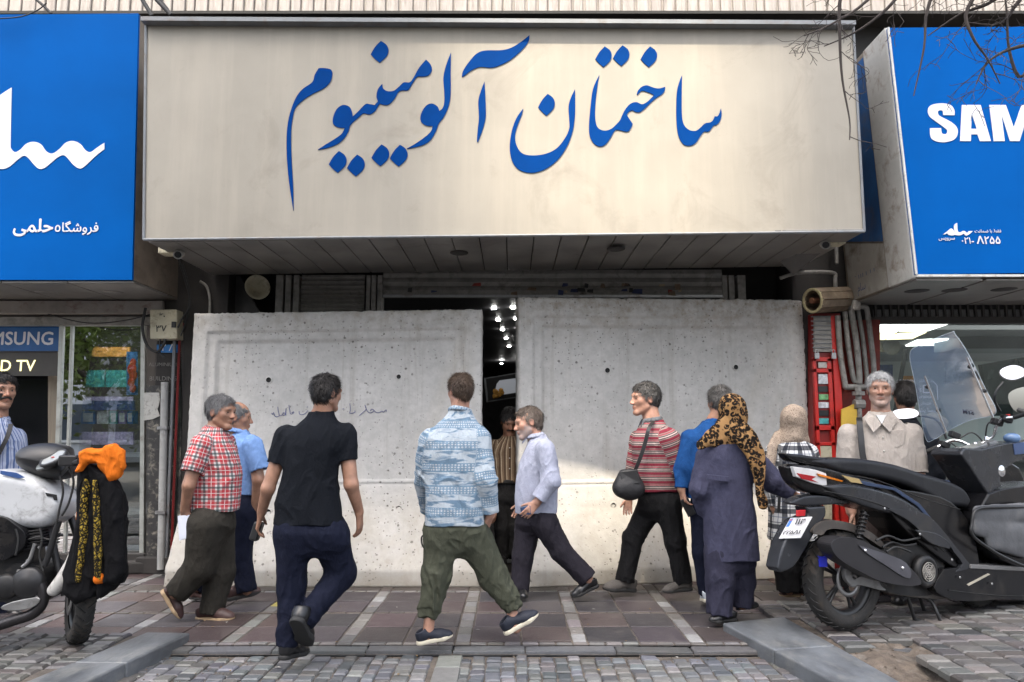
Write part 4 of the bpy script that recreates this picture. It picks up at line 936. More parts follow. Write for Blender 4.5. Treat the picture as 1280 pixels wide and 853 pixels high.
for (a, c, b_, d) in ((1043, 395, 1052, 700), (1018, 448, 1022, 700), (1036, 448, 1041, 700), (1018, 447, 1041, 452), (1018, 461, 1041, 466), (1018, 532, 1041, 538), (1018, 553, 1041, 557)):
    mb.box((rx(a), 7.685, zz(d)), (rx(b_), 7.73, zz(c)))
mb.build('frame', M['red'], cab, bevel=.004)
slab(MB(), quadpx(1018, 395, 1043, 440, 7.69), .03).build('small_shutter', M['shutter'], cab)
mb = MB()
for k in range(8): z = zz(396 + k * 5.5); mb.box((rx(1018), 7.68, z - .008), (rx(1043), 7.69, z))
mb.build('shutter_ribs', M['galv'], cab)
for px in (1021, 1042): e = MB(); q = AT(px, 445, 7.66); e.obox(q, (.022, .012, .03)); e.tube(smooth3([q + Vector((-.014, 0, .03)), q + Vector((-.012, 0, .06)), q + Vector((.012, 0, .06)), q + Vector((.014, 0, .03))], 3), .005, 6); e.build('padlock', M['steel'], cab)
slab(MB(), quadpx(1023, 453, 1036, 460, 7.70), .01).build('price_card', M['plaster'], cab); slab(MB(), quadpx(1023, 468, 1036, 480, 7.70), .01).build('price_card', pm['pale'], cab)
for k in range(5): slab(MB(), quadpx(1023 + (k % 2), 483 + k * 10, 1036, 490 + k * 10, 7.705), .01).build('goods', [M['black'], pm['green'], pm['pale'], M['black'], pm['teal']][k], cab)
slab(MB(), quadpx(1019, 558, 1040, 700, 7.69), .03).build('lower_panel', M['cream'], cab)
slab(MB(), quadpx(1052, 400, 1100, 700, 7.74), .05).build('side_panel', mat('rust_red', (.17, .02, .012), .7, var=.4, vs=6, dirt=(.07, .03, .02), ds=6), cab)
t = thing('yellow_board', 'yellow board fixed on the red cabinet behind the old man', 'board', AT(1065, 560, 7.65)); slab(MB(), [AT(1052, 512, 7.6), AT(1073, 503, 7.6), AT(1073, 560, 7.6), AT(1052, 560, 7.6)], .02).build('panel', M['yellow'], t)

# ================================================================== right shop
rsh = thing('insurance_shop', 'brightly lit shop behind wide glass below the blue sign on the right', 'shop', (5.5, 8, 0))
xl = AT(1094, 420, 7.85).x
grm = mat('grille_bars', (.035, .032, .03), .6)
mb = MB(); slab(mb, quadpx(1085, 396, 1500, 404, 7.78), .1); mb.build('header', grm, rsh)
mb = MB()
for px in np.arange(1092, 1500, 9.6): a = AT(px, 371, 7.8); c = AT(px, 398, 7.8); mb.box((a.x, 7.79, c.z), (a.x + .022, 7.82, a.z + .06))
mb.build('grille', grm, rsh)
slab(MB(), quadpx(1085, 360, 1500, 396, 7.95), .1).build('grille_back', M['dark'], rsh)
rwall = mat('shop_wall', (.55, .57, .56), .6, var=.06)
z1 = AT(1200, 400, 7.9).z
mb = MB(); mb.box((xl - .1, 7.9, 0), (xl, 13, z1)); mb.box((xl, 13, 0), (9.5, 13.1, z1 + .3)); mb.build('room', rwall, rsh)
mb = MB(); mb.box((xl - .1, 7.95, z1 + .02), (9.5, 13.1, z1 + .12)); mb.build('ceiling', mat('shop_ceiling', (.3, .3, .3), .7), rsh)
mb = MB(); mb.box((xl, 7.9, -.05), (9.5, 13, .01)); mb.build('shop_floor', mat('shop_floor', (.2, .2, .2), .3), rsh)
for (a, m) in (([(1096, 407), (1132, 407), (1120, 416), (1096, 416)], 'panel_light'), ([(1135, 406), (1190, 404), (1160, 414), (1124, 415)], 'panel_light'), ([(1096, 418), (1119, 418), (1106, 425), (1096, 425)], 'panel_warm'), ([(1122, 418), (1158, 416), (1140, 424), (1108, 425)], 'panel_warm'), ([(1147, 426), (1186, 424), (1178, 432), (1132, 433)], 'panel_light')):
    e = MB(); q = [G(px, py, z1 + .005) for px, py in a]; e.hexa(q[::-1], [v + Z * .01 for v in q[::-1]]); e.build('ceiling_light', M[m], rsh)
P = [Vector((xl, 7.86, z1)), Vector((9, 7.86, z1)), Vector((9, 7.86, .15)), Vector((xl, 7.86, .15))]; slab(MB(), P, .01).build('window_pane', glassmat('shop_glass', (.9, .96, .94), .95, ior=1.5), rsh)
mb = MB(); mb.box((xl - .04, 7.84, 0), (xl + .01, 7.9, z1)); mb.box((6.9, 7.84, 0), (6.95, 7.9, z1)); mb.box((xl, 7.84, 0), (9, 7.9, .15)); mb.build('window_frame', M['galv'], rsh)
PG = [AT(1094, 470, 7.855), AT(1300, 470, 7.855), AT(1300, 560, 7.855), AT(1094, 560, 7.855)]
mb = MB()
word(mb, 'GOLDEN    SERVICE', 1124, 1166, 478, PG, .0, .001); word(mb, 'Insurance', 1141, 1165, 498, PG, .01, .001); word(mb, pers('گلدن'), 1141, 1152, 490, PG, .01, .001); word(mb, pers('انتخابی هر'), 1141, 1163, 506, PG, .01, .001); word(mb, pers('بیسا پشتی'), 1142, 1171, 515, PG, .01, .001)
O, U, V, W = panel_frame(PG)
def gl(px, py): a = onplane(px, py, PG); return O + U * a[0] + V * a[1] - Yv * .002
for a, b_ in (((1154, 482), (1162, 482)), ((1154, 482), (1154, 491)), ((1154, 491), (1162, 491)), ((1162, 485), (1162, 491)), ((1166, 477), (1171, 482)), ((1171, 482), (1172, 500)), ((1121, 476), (1121, 480))): mb.tube([gl(*a), gl(*b_)], .006, 4)
mb.build('window_lettering', M['white'], rsh)
t = thing('air_conditioner', 'white air conditioner unit on the wall inside the right shop', 'air conditioner', AT(1113, 432, 10)); slab(MB(), quadpx(1100, 426, 1124, 440, 10), .3).build('case', M['plaster'], t, bevel=.01); mb = MB(); mb.lathe([(0, 0), (.11, 0), (.12, .01)], AT(1114, 433, 9.98), -Yv, 18); mb.build('fan_grille', M['galv'], t)
t = thing('wall_screen', 'dark wall screen inside the right shop behind the scooter mirrors', 'screen', AT(1260, 520, 9)); slab(MB(), [AT(1226, 456, 9), AT(1330, 438, 9), AT(1330, 520, 9), AT(1240, 520, 9)], .06).build('panel', mat('dark_green_screen', (.01, .014, .008), .2, var=.9, vs=4), t)
t = thing('ceiling_duct', 'dark duct boxes under the ceiling inside the right shop', 'duct', AT(1240, 430, 9.5)); slab(MB(), quadpx(1200, 414, 1420, 436, 9.5), .6).build('duct', mat('duct_grey', (.08, .09, .09), .5), t, bevel=.01)
for lb, r_, c_ in (('pale blue notice board on the back wall of the right shop', (1182, 452, 1208, 482), 'pale'), ('dark blue poster on the back wall of the right shop', (1100, 456, 1116, 486), 'navy'), ('orange poster low on the back wall of the right shop', (1128, 470, 1142, 494), 'orange')): plate('notice', lb, 'notice', *r_, 11.5, pm[c_])
t = thing('shop_counter', 'long dark counter inside the right shop', 'counter', AT(1200, 560, 9.2)); mb = MB(); mb.box((4.6, 9.2, 0), (8.5, 9.8, 1.05)); mb.box((4.55, 9.15, 1.05), (8.55, 9.85, 1.1)); mb.build('body', mat('counter_dark', (.06, .05, .05), .4), t, bevel=.01)
t = thing('shop_pole', 'dark slanted pole inside the right shop window', 'pole', AT(1122, 500, 8.6)); mb = MB(); mb.tube([AT(1132, 437, 8.6), AT(1118, 520, 8.6)], .025, 8); mb.build('pole', M['cable'], t)

# ================================================================== across the street, behind the camera
def tower(label, x0, x1, y0, y1, h, c, seed):
    t = thing('apartment_block', label, 'building', ((x0 + x1) / 2, (y0 + y1) / 2, 0), group='blocks across the street')
    mb = MB(); mb.box((x0, y0, 0), (x1, y1, h)); mb.build('wall', mat('block_wall', c, .8, var=.15, vs=1), t)
    mw, mg = MB(), MB(); n = max(1, int((x1 - x0) / 2.6)); st = (x1 - x0) / n
    for f in range(int(h / 3.2)):
        for i in range(n):
            cx = x0 + st * (i + .5); z = 1.0 + f * 3.2
            mg.box((cx - .8, y1 - .02, z), (cx + .8, y1 + .02, z + 1.6)); mw.box((cx - .95, y1, z - .12), (cx + .95, y1 + .15, z - .02))
    mg.build('windows', mat('block_glass', (.03, .04, .05), .06, var=.1), t); mw.build('sills', M['plaster'], t)
TY = -18
tower('pale stone block across the street left of the sun gap', -12.4, -7.5, -24, TY, 48, (.42, .40, .36), 1)  # unseen tower, added with the next one to leave a sun gap
tower('buff brick block across the street right of the sun gap', -4.35, 1.5, -24, TY, 48, (.38, .34, .28), 2)  # second added tower; its edge bounds the sunlit strip
tower('low grey block far left across the street', -42, -13.1, -28, TY, 6, (.36, .36, .36), 3)
tower('low beige block far right across the street', 1.6, 42, -28, TY, 6, (.40, .37, .32), 4)
tower('narrow lower block closing the sun gap across the street', -7.48, -4.37, -24, TY - .3, 43.0, (.36, .34, .31), 5)  # unseen block added to cut low sun rays and leave the sign lit
# ---- trees
bark = mat('bark', (.06, .05, .042), .9, var=.4, vs=12, bs=.6, bscale=30, stretch=(1, 1, .3))
leafm, nt_, b_ = newmat('plane_leaf'); cc = attr(nt_, 'tone'); nt_.links.new(cc.outputs[1], b_.inputs['Base Color']); b_.inputs['Roughness'].default_value = .5; b_.inputs['Subsurface Weight'].default_value = 0
def leafy_tree(label, x, y, h, r, seed, nl=5200):
    rs_ = np.random.RandomState(seed); t = thing('plane_tree', label, 'tree', (x, y, 0), group='leafy trees along the far kerb')
    mb = MB(); top = Vector((x, y, h * .5)); mb.tube(smooth3([(x, y, 0), (x + .1, y, h * .25), (x - .05, y + .1, h * .5)], 4), [.26 - .012 * i for i in range(9)], 10); ends = []
    for k in range(9):
        a = k * 2.4 + rs_.rand(); l = r * rs_.uniform(.6, 1); e = top + Vector((math.cos(a) * l, math.sin(a) * l, h * rs_.uniform(.05, .42))); mb.tube(smooth3([top - Z * rs_.uniform(0, h * .15), top.lerp(e, .5) + Z * .3, e], 3), [.11, .1, .09, .07, .05, .04, .03], 6); ends.append(e)
    mb.build('trunk', bark, t)
    cl = [e + Vector(rs_.normal(0, r * .28, 3)) for e in ends for _ in range(5)]; V = []; F = []; T = []
    for i in range(nl):
        c = cl[rs_.randint(len(cl))]; p = c + Vector(rs_.normal(0, r * .17, 3)); s_ = rs_.uniform(.07, .15); A = Vector(rs_.normal(0, 1, 3)).normalized(); B = A.orthogonal().normalized(); o = len(V)
        V += [p - A * s_, p + B * s_ * .6, p + A * s_, p - B * s_ * .6]; F.append((o, o + 1, o + 2, o + 3)); g_ = rs_.uniform(.6, 1.4); T += [(.11 * g_, .15 * g_, .035 * g_, 1)] * 4
    me = mesh('crown', to_local(V, t), F, leafm); ca = me.attributes.new('tone', 'FLOAT_COLOR', 'POINT'); ca.data.foreach_set('color', np.array(T, dtype=np.float32).ravel()); link('crown', me, t)
leafy_tree('leafy plane tree across the street reflected in the left shop window', -12.3, -6.5, 5.6, 2.6, 3, 9000)
leafy_tree('second leafy plane tree farther left along the far kerb', -16.5, -7, 6.5, 2.8, 4)
# ---- bare branches reaching in at the upper right
t = thing('bare_tree', 'leafless tree whose thin twigs hang over the right blue sign', 'tree', (4.6, 3.6, 0))
mb = MB(); mb.tube(smooth3([(4.6, 3.6, 0), (4.55, 3.62, 1.5), (4.7, 3.6, 3.0), (4.5, 3.7, 4.2), (4.2, 3.85, 5.2)], 5), [.15 - .004 * i for i in range(21)], 12); mb.build('trunk', bark, t)
mb = MB(); rs_ = np.random.RandomState(5)
def B(px, py, d=0): return AT(px, py, 4.3 + d)
limbs = [[(1340, -110, 0), (1180, -60, .1), (1110, 10, .2), (1070, 40, .25), (1030, 58, .3)], [(1400, -160, 0), (1230, -120, 0), (1080, -70, .1), (1052, -10, .15), (1050, 50, .18), (1053, 100, .2), (1062, 150, .2), (1062, 175, .2)],
         [(1380, -60, -.1), (1290, -30, 0), (1235, 5, .1), (1200, 18, .15), (1160, 45, .2)], [(1400, -40, .1), (1320, 10, .15), (1280, 95, .2), (1262, 65, .2), (1258, 10, .2), (1250, -60, .2)], [(1360, -90, 0), (1260, -50, 0), (1210, 10, .1), (1215, 45, .1), (1235, 75, .12), (1250, 105, .15)],
         [(1400, 20, .1), (1310, 50, .1), (1262, 62, .12), (1235, 78, .14), (1220, 105, .15)], [(1300, -80, 0), (1190, -40, .05), (1160, 10, .1), (1155, 60, .1), (1142, 120, .12)], [(1260, -110, 0), (1130, -60, .05), (1085, 0, .1), (1040, 30, .12), (1005, 45, .14)], [(1330, -60, .2), (1275, 0, .2), (1250, 30, .22), (1208, 28, .25)]]
def twig(p, d, l, r, depth):
    n = 4; pts = [p]; q = p
    for i in range(n): d = (d + Vector(rs_.normal(0, .22, 3)) - Z * .05).normalized(); q = q + d * (l / n); pts.append(q)
    mb.tube(pts, [max(.0016, r * (1 - .7 * i / n)) for i in range(n + 1)], 5)
    if depth > 0:
        for i in range(1, n + 1):
            if rs_.rand() < .75: twig(pts[i], (d + Vector(rs_.normal(0, .75, 3))).normalized(), l * rs_.uniform(.35, .65), r * .6, depth - 1)
root = Vector((4.2, 3.85, 5.2))
for L_ in limbs:
    pts = smooth3([root] + [B(*p) for p in L_], 4); n = len(pts); mb.tube(pts, [max(.003, .022 * (1 - i / n) ** 1.3 + .003) for i in range(n)], 7)
    for i in range(n // 3, n, 2):
        if rs_.rand() < .55: twig(pts[i], (pts[min(i + 1, n - 1)] - pts[i - 1] + Vector(rs_.normal(0, .12, 3))).normalized(), rs_.uniform(.12, .34), .0032, 2)
mb.build('branches', mat('twig_bark', (.045, .036, .032), .9), t)
# ================================================================== bodies and cloth: smooth solids on a grid
def vnoise(x, y, z, seed=0):
    xi, yi, zi = np.floor(x).astype(np.int64), np.floor(y).astype(np.int64), np.floor(z).astype(np.int64)
    fx, fy, fz = x - xi, y - yi, z - zi
    fx, fy, fz = fx * fx * (3 - 2 * fx), fy * fy * (3 - 2 * fy), fz * fz * (3 - 2 * fz)
    def h(a, b, c):
        n = (a * 374761393 + b * 668265263 + c * 2147483647 + seed * 1274126177) & 0xFFFFFFFF
        n = ((n ^ (n >> 13)) * 1274126177) & 0xFFFFFFFF; n = n ^ (n >> 16); return (n & 0xFFFF) / 65535.0
    r = 0
    for i in (0, 1):
        for j in (0, 1):
            for k in (0, 1):
                r = r + h(xi + i, yi + j, zi + k) * (fx if i else 1 - fx) * (fy if j else 1 - fy) * (fz if k else 1 - fz)
    return r
def vv(p): return np.array([float(c) for c in p])
class RC:                                               # tapered limb; flat=True cuts the far end square; squash=(axis, factor)
    def __init__(s, a, b, ra, rb, flat=False, squash=None):
        s.a, s.b, s.ra, s.rb, s.flat, s.sq = vv(a), vv(b), ra, rb, flat, squash
        r = max(ra, rb); s.lo = np.minimum(s.a, s.b) - r; s.hi = np.maximum(s.a, s.b) + r; s.d = s.b - s.a; s.L2 = float(s.d @ s.d) + 1e-12
        s.off = 0.0
    def f(s, x, y, z):
        ax, ay, az = x - s.a[0], y - s.a[1], z - s.a[2]; d = s.d
        t0 = (ax * d[0] + ay * d[1] + az * d[2]) / s.L2; t = np.clip(t0, 0, 1)
        qx, qy, qz = ax - t * d[0], ay - t * d[1], az - t * d[2]
        if s.sq is not None:
            n, k = s.sq; c = (qx * n[0] + qy * n[1] + qz * n[2]) * (1 / k - 1); qx, qy, qz = qx + n[0] * c, qy + n[1] * c, qz + n[2] * c
        r = np.sqrt(qx * qx + qy * qy + qz * qz) - (s.ra + (s.rb - s.ra) * t)
        if s.flat: r = np.maximum(r, (t0 - 1) * math.sqrt(s.L2))
        return r
    def gc(s, P):
        q = P - s.a; L = math.sqrt(s.L2); e = s.d / L; t = q @ e; up = np.array([0, -1.0, 0.25]); u = up - e * (up @ e); u /= np.linalg.norm(u) + 1e-9; w_ = np.cross(e, u)
        return np.stack([np.arctan2(q @ w_, q @ u) * (s.ra + s.rb) / 2, s.off - t, np.full(len(P), 1.0)], 1)
class EL:
    def __init__(s, c, r, R=None):
        s.c = vv(c); s.r = vv(r); s.R = np.eye(3) if R is None else np.array(R); m = max(s.r); s.lo = s.c - m; s.hi = s.c + m
    def f(s, x, y, z):
        q = (x - s.c[0], y - s.c[1], z - s.c[2]); R = s.R; k0 = 0; k1 = 0
        for i in range(3):
            l = (q[0] * R[0, i] + q[1] * R[1, i] + q[2] * R[2, i]) / s.r[i]; k0 = k0 + l * l; k1 = k1 + (l / s.r[i]) ** 2
        k0, k1 = np.sqrt(k0), np.sqrt(k1) + 1e-9; return k0 * (k0 - 1) / k1
    def gc(s, P): q = P - s.c; return np.stack([q[:, 0], q[:, 2], np.zeros(len(P))], 1)
class LOFT:                                             # rows (z, cx, cy, half width, half depth), section turned by yaw
    def __init__(s, rows, yaw=0.0, n=2.35, round_=.01):
        rows = sorted(rows, key=lambda r: r[0]); z = np.array([r[0] for r in rows]); R = np.array([r[1:5] for r in rows])
        zz = np.linspace(z[0], z[-1], 60); s.T = []
        for j in range(4):
            y_ = np.interp(zz, z, R[:, j]); k = np.ones(7) / 7; y2 = np.convolve(np.pad(y_, 3, 'edge'), k, 'valid'); s.T.append(y2)
        s.z = zz; s.z0, s.z1 = z[0], z[-1]; s.c, s.s = math.cos(yaw), math.sin(yaw); s.n = n; s.rd = round_
        m = R[:, 2:4].max(); s.lo = np.array([R[:, 0].min() - m, R[:, 1].min() - m, s.z0]); s.hi = np.array([R[:, 0].max() + m, R[:, 1].max() + m, s.z1])
    def par(s, z): return [np.interp(z, s.z, t) for t in s.T]
    def f(s, x, y, z):
        cx, cy, a, b = s.par(z); dx, dy = x - cx, y - cy; dx, dy = dx * s.c + dy * s.s, -dx * s.s + dy * s.c
        q = ((np.abs(dx) / a) ** s.n + (np.abs(dy) / b) ** s.n) ** (1 / s.n) + 1e-6; l = np.sqrt(dx * dx + dy * dy) + 1e-9
        d = l - l / q; d = np.where(l < 1e-3, -np.minimum(a, b), d)
        return np.maximum(d, np.maximum(s.z0 - z, z - s.z1))
    def gc(s, P):
        cx, cy, a, b = s.par(P[:, 2]); dx, dy = P[:, 0] - cx, P[:, 1] - cy; dx, dy = dx * s.c + dy * s.s, -dx * s.s + dy * s.c
        return np.stack([np.arctan2(dx / a, -dy / b) * (s.T[2].mean() + s.T[3].mean()) / 2 * 1.05, P[:, 2] * 1.0, np.zeros(len(P))], 1)
class CH:                                               # a chain of tapered pieces
    def __init__(s, pts, rs, **k):
        s.p = [RC(pts[i], pts[i + 1], rs[i], rs[i + 1], **k) for i in range(len(pts) - 1)]; s.lo = np.min([q.lo for q in s.p], 0); s.hi = np.max([q.hi for q in s.p], 0)
    def f(s, x, y, z):
        r = s.p[0].f(x, y, z)
        for q in s.p[1:]: r = np.minimum(r, q.f(x, y, z))
        return r
    def gc(s, P): return s.p[0].gc(P)
def smin(a, b, k):
    h = np.maximum(k - np.abs(a - b), 0) / k; return np.minimum(a, b) - h * h * k * 0.25
class VOL:
    def __init__(s, h): s.h = h; s.ops = []
    def u(s, p, k=.01): s.ops.append((p, 'u', k)); return s
    def sub(s, p, k=.006): s.ops.append((p, 's', k)); return s
    def cut(s, n, o, k=.004):                          # keep the side where (p - o).n < 0
        s.ops.append(((vv(n) / np.linalg.norm(vv(n)), vv(o)), 'c', k)); return s
    def post(s, c, n, R):                               # square off a hem or cuff after the folds are in
        s.ops.append(((vv(c), vv(n) / np.linalg.norm(vv(n)), R), 'h', .003)); return s
    def solve(s, wrinkle=None, smooth=1):
        h = s.h; U = [o for o in s.ops if o[1] == 'u']
        lo = np.min([o[0].lo for o in U], 0) - 3 * h - .01; hi = np.max([o[0].hi for o in U], 0) + 3 * h + .01
        n = np.ceil((hi - lo) / h).astype(int) + 1; ax = [lo[i] + h * np.arange(n[i]) for i in range(3)]
        d = np.full(tuple(n), 0.2, dtype=np.float32)
        for p, m, k in s.ops:
            if m == 'h': continue
            if m == 'c':
                nn, o = p; val = ((ax[0] - o[0]) * nn[0])[:, None, None] + ((ax[1] - o[1]) * nn[1])[None, :, None] + ((ax[2] - o[2]) * nn[2])[None, None, :]
                d = -smin(-d, -val.astype(np.float32), k); continue
            e = k + 2 * h + .012
            i0 = np.clip(np.floor((p.lo - e - lo) / h).astype(int), 0, n - 1); i1 = np.clip(np.ceil((p.hi + e - lo) / h).astype(int) + 1, 1, n)
            if (i1 <= i0).any(): continue
            sl = tuple(slice(a, b) for a, b in zip(i0, i1))
            val = p.f(ax[0][sl[0]][:, None, None], ax[1][sl[1]][None, :, None], ax[2][sl[2]][None, None, :]).astype(np.float32)
            d[sl] = smin(d[sl], val, k) if m == 'u' else -smin(-d[sl], val, k)
        if wrinkle is not None:
            I = np.argwhere(np.abs(d) < .035); P = lo + I * h; d[tuple(I.T)] += wrinkle(P[:, 0], P[:, 1], P[:, 2]).astype(np.float32)
        for p, m, k in s.ops:
            if m != 'h': continue
            c, nn, R = p; i0 = np.clip(np.floor((c - R - lo) / h).astype(int), 0, n - 1); i1 = np.clip(np.ceil((c + R - lo) / h).astype(int) + 1, 1, n)
            if (i1 <= i0).any(): continue
            sl = tuple(slice(a, b) for a, b in zip(i0, i1)); x, y, z = (ax[0][sl[0]] - c[0])[:, None, None], (ax[1][sl[1]] - c[1])[None, :, None], (ax[2][sl[2]] - c[2])[None, None, :]
            val = np.maximum(-(x * nn[0] + y * nn[1] + z * nn[2]) + .004 * np.sin(x * 23 + y * 17), np.sqrt(x * x + y * y + z * z) - R).astype(np.float32); d[sl] = np.maximum(d[sl], -val)
        return nets(d, lo, h, smooth)
def nets(d, lo, h, smooth=1):
    s = d < 0; c = np.zeros(tuple(np.array(d.shape) - 1), np.uint8)
    O = [(i, j, k) for i in (0, 1) for j in (0, 1) for k in (0, 1)]
    sh = d.shape
    for i, j, k in O: c += s[i:sh[0] - 1 + i, j:sh[1] - 1 + j, k:sh[2] - 1 + k]
    act = (c > 0) & (c < 8); A = np.argwhere(act); ids = np.full(act.shape, -1, np.int32); ids[act] = np.arange(len(A))
    vals = {o: d[A[:, 0] + o[0], A[:, 1] + o[1], A[:, 2] + o[2]] for o in O}
    acc = np.zeros((len(A), 3)); cnt = np.zeros(len(A))
    for a in O:
        for ax in range(3):
            if a[ax]: continue
            b = list(a); b[ax] = 1; b = tuple(b); va, vb = vals[a], vals[b]; m = (va < 0) != (vb < 0)
            t = np.where(m, va / np.where(m, va - vb, 1), 0); p = np.array(a, float)[None, :].repeat(len(A), 0); p[:, ax] = t
            acc[m] += p[m]; cnt[m] += 1
    V = lo + (A + acc / cnt[:, None]) * h; Q = []
    for ax in range(3):
        o1, o2 = (ax + 1) % 3, (ax + 2) % 3
        lo_ = [slice(None)] * 3; hi_ = [slice(None)] * 3; lo_[ax] = slice(0, -1); hi_[ax] = slice(1, None)
        m = s[tuple(lo_)] != s[tuple(hi_)]; I = np.argwhere(m); I = I[(I[:, o1] > 0) & (I[:, o2] > 0) & (I[:, o1] < sh[o1] - 1) & (I[:, o2] < sh[o2] - 1)]
        def g(a, b): J = I.copy(); J[:, o1] -= a; J[:, o2] -= b; return ids[J[:, 0], J[:, 1], J[:, 2]]
        q = np.stack([g(1, 1), g(0, 1), g(0, 0), g(1, 0)], 1); flip = ~s[I[:, 0], I[:, 1], I[:, 2]]; q[flip] = q[flip][:, ::-1]; Q.append(q)
    Q = np.concatenate(Q); Q = Q[(Q >= 0).all(1)]
    for _ in range(smooth):
        E = np.concatenate([Q[:, [0, 1]], Q[:, [1, 2]], Q[:, [2, 3]], Q[:, [3, 0]]]); deg = np.bincount(E[:, 0], minlength=len(V)) + 1e-9
        for lam in (.5, -.3): V = V + lam * (np.stack([np.bincount(E[:, 0], V[E[:, 1], i], len(V)) for i in range(3)], 1) / deg[:, None] - V)
    return V, Q
def fastmesh(name, V, Q, mats, attrs=None, smooth=True):
    me = bpy.data.meshes.new(name); me.vertices.add(len(V)); me.vertices.foreach_set('co', np.ascontiguousarray(V, dtype=np.float32).ravel())
    me.loops.add(Q.size); me.loops.foreach_set('vertex_index', np.ascontiguousarray(Q, dtype=np.int32).ravel()); me.polygons.add(len(Q)); me.polygons.foreach_set('loop_start', np.arange(0, Q.size, Q.shape[1], dtype=np.int32))
    for m in (mats if isinstance(mats, (list, tuple)) else [mats]): me.materials.append(m)
    for k, a in (attrs or {}).items():
        a = np.asarray(a, np.float32)
        if a.ndim == 2: me.attributes.new(k, 'FLOAT_VECTOR', 'POINT').data.foreach_set('vector', a.ravel())
        else: me.attributes.new(k, 'FLOAT', 'POINT').data.foreach_set('value', a)
    me.update(calc_edges=True); me.polygons.foreach_set('use_smooth', np.full(len(Q), smooth)); return me
def gcoords(V, prims):
    best = np.full(len(V), 1e9); out = np.zeros((len(V), 3))
    for p in prims:
        d = p.f(V[:, 0], V[:, 1], V[:, 2]); m = d < best
        if m.any(): out[m] = p.gc(V[m]); best[m] = d[m]
    return out
def solid(name, vol, m, parent, wrinkle=None, smooth=1, tint=None, xf=None):
    V, Q = vol.solve(wrinkle, smooth); at = {'gc': gcoords(V, [o[0] for o in vol.ops if o[1] == 'u'])}
    if tint is not None: at['tint'] = tint(V)
    if xf is not None: V = V @ np.array(xf.to_3x3()).T + np.array(xf.to_translation())
    return link(name, fastmesh(name, to_local(V, parent), Q, m, at), parent)
def folds(amp, f=(9, 9, 3), seed=0, zones=()):
    """cloth folds: ridged noise, stronger in the zones (centre, radius, gain)"""
    def w(x, y, z):
        wx = vnoise(x * 5, y * 5, z * 5, seed + 1) - .5; wz = vnoise(x * 4, y * 4, z * 4, seed + 2) - .5
        n = vnoise(x * f[0] + wx * 2.2 + z * 2.5, y * f[1] + wz * 2, z * f[2] + wx * 3, seed); r = 1 - np.abs(2 * n - 1)
        n2 = vnoise(x * f[0] * 2.1 - z * 7 + wz * 3, y * f[1] * 2.1, z * f[2] * 2.6 + x * 6, seed + 5); r2 = 1 - np.abs(2 * n2 - 1)
        g = np.full(x.shape, 1.0)
        for c, rr, k in zones: g = g + k * np.exp(-((x - c[0]) ** 2 + (y - c[1]) ** 2 + (z - c[2]) ** 2) / (rr * rr))
        ring = 0
        for c, rr, k in zones:
            e = np.exp(-((x - c[0]) ** 2 + (y - c[1]) ** 2 + (z - c[2]) ** 2) / (rr * rr)); ring = ring + e * k * .35 * (1 - np.abs(2 * vnoise(x * 8 + 3, y * 8, z * 34 + wx * 6 + x * 12, seed + 9) - 1))
        return -amp * (g * (r ** 2 * .9 + r2 ** 2 * .55 - .5) + ring)
    return w
class POLY:                                             # flat cloth cut to an outline in a vertical plane, with rounded thickness
    def __init__(s, b, pts, o, th, tp=None, r=None):
        s.b, s.o, s.th = b, o, th; s.tp = tp; s.r = r; s.P = np.array([b.sz(p[0], p[1], o) for p in pts]) if tp is None else np.array([b.sz(p[0], p[1], th * .3 * float(np.interp(b.sz(p[0], p[1], 0)[0], *tp))) for p in pts]); W = [b.w(p[0], p[1], oo) for p in s.P for oo in (o - th, o + th)]; W = np.array([vv(w_) for w_ in W]); s.lo, s.hi = W.min(0) - .02, W.max(0) + .02
    def f(s, x, y, z):
        b = s.b; a = (x - b.c.x) * b.h.x + (y - b.c.y) * b.h.y + z * 0; lat = (x - b.c.x) * b.n.x + (y - b.c.y) * b.n.y - s.o + z * 0; zz = z + a * 0; d = np.full(a.shape, 1e9); ins = np.zeros(a.shape, bool); P = s.P; n = len(P)
        for i in range(n):
            p, q = P[i], P[(i + 1) % n]; e = q - p; wx, wz = a - p[0], zz - p[1]; t = np.clip((wx * e[0] + wz * e[1]) / (e @ e + 1e-12), 0, 1); d = np.minimum(d, (wx - t * e[0]) ** 2 + (wz - t * e[1]) ** 2)
            c = ((p[1] > zz) != (q[1] > zz)) & (a < (q[0] - p[0]) * (zz - p[1]) / (q[1] - p[1] + 1e-12) + p[0]); ins ^= c
        d = np.sqrt(d) * np.where(ins, -1, 1); r = s.r or s.th * .9; th = s.th if s.tp is None else s.th * np.interp(a, *s.tp); r = np.minimum(r, th * .9); u, w_ = d + r, np.abs(lat) - th + r
        return np.minimum(np.maximum(u, w_), 0) + np.sqrt(np.maximum(u, 0) ** 2 + np.maximum(w_, 0) ** 2) - r
    def gc(s, P): return np.stack([P[:, 0], P[:, 2], P[:, 1]], 1)
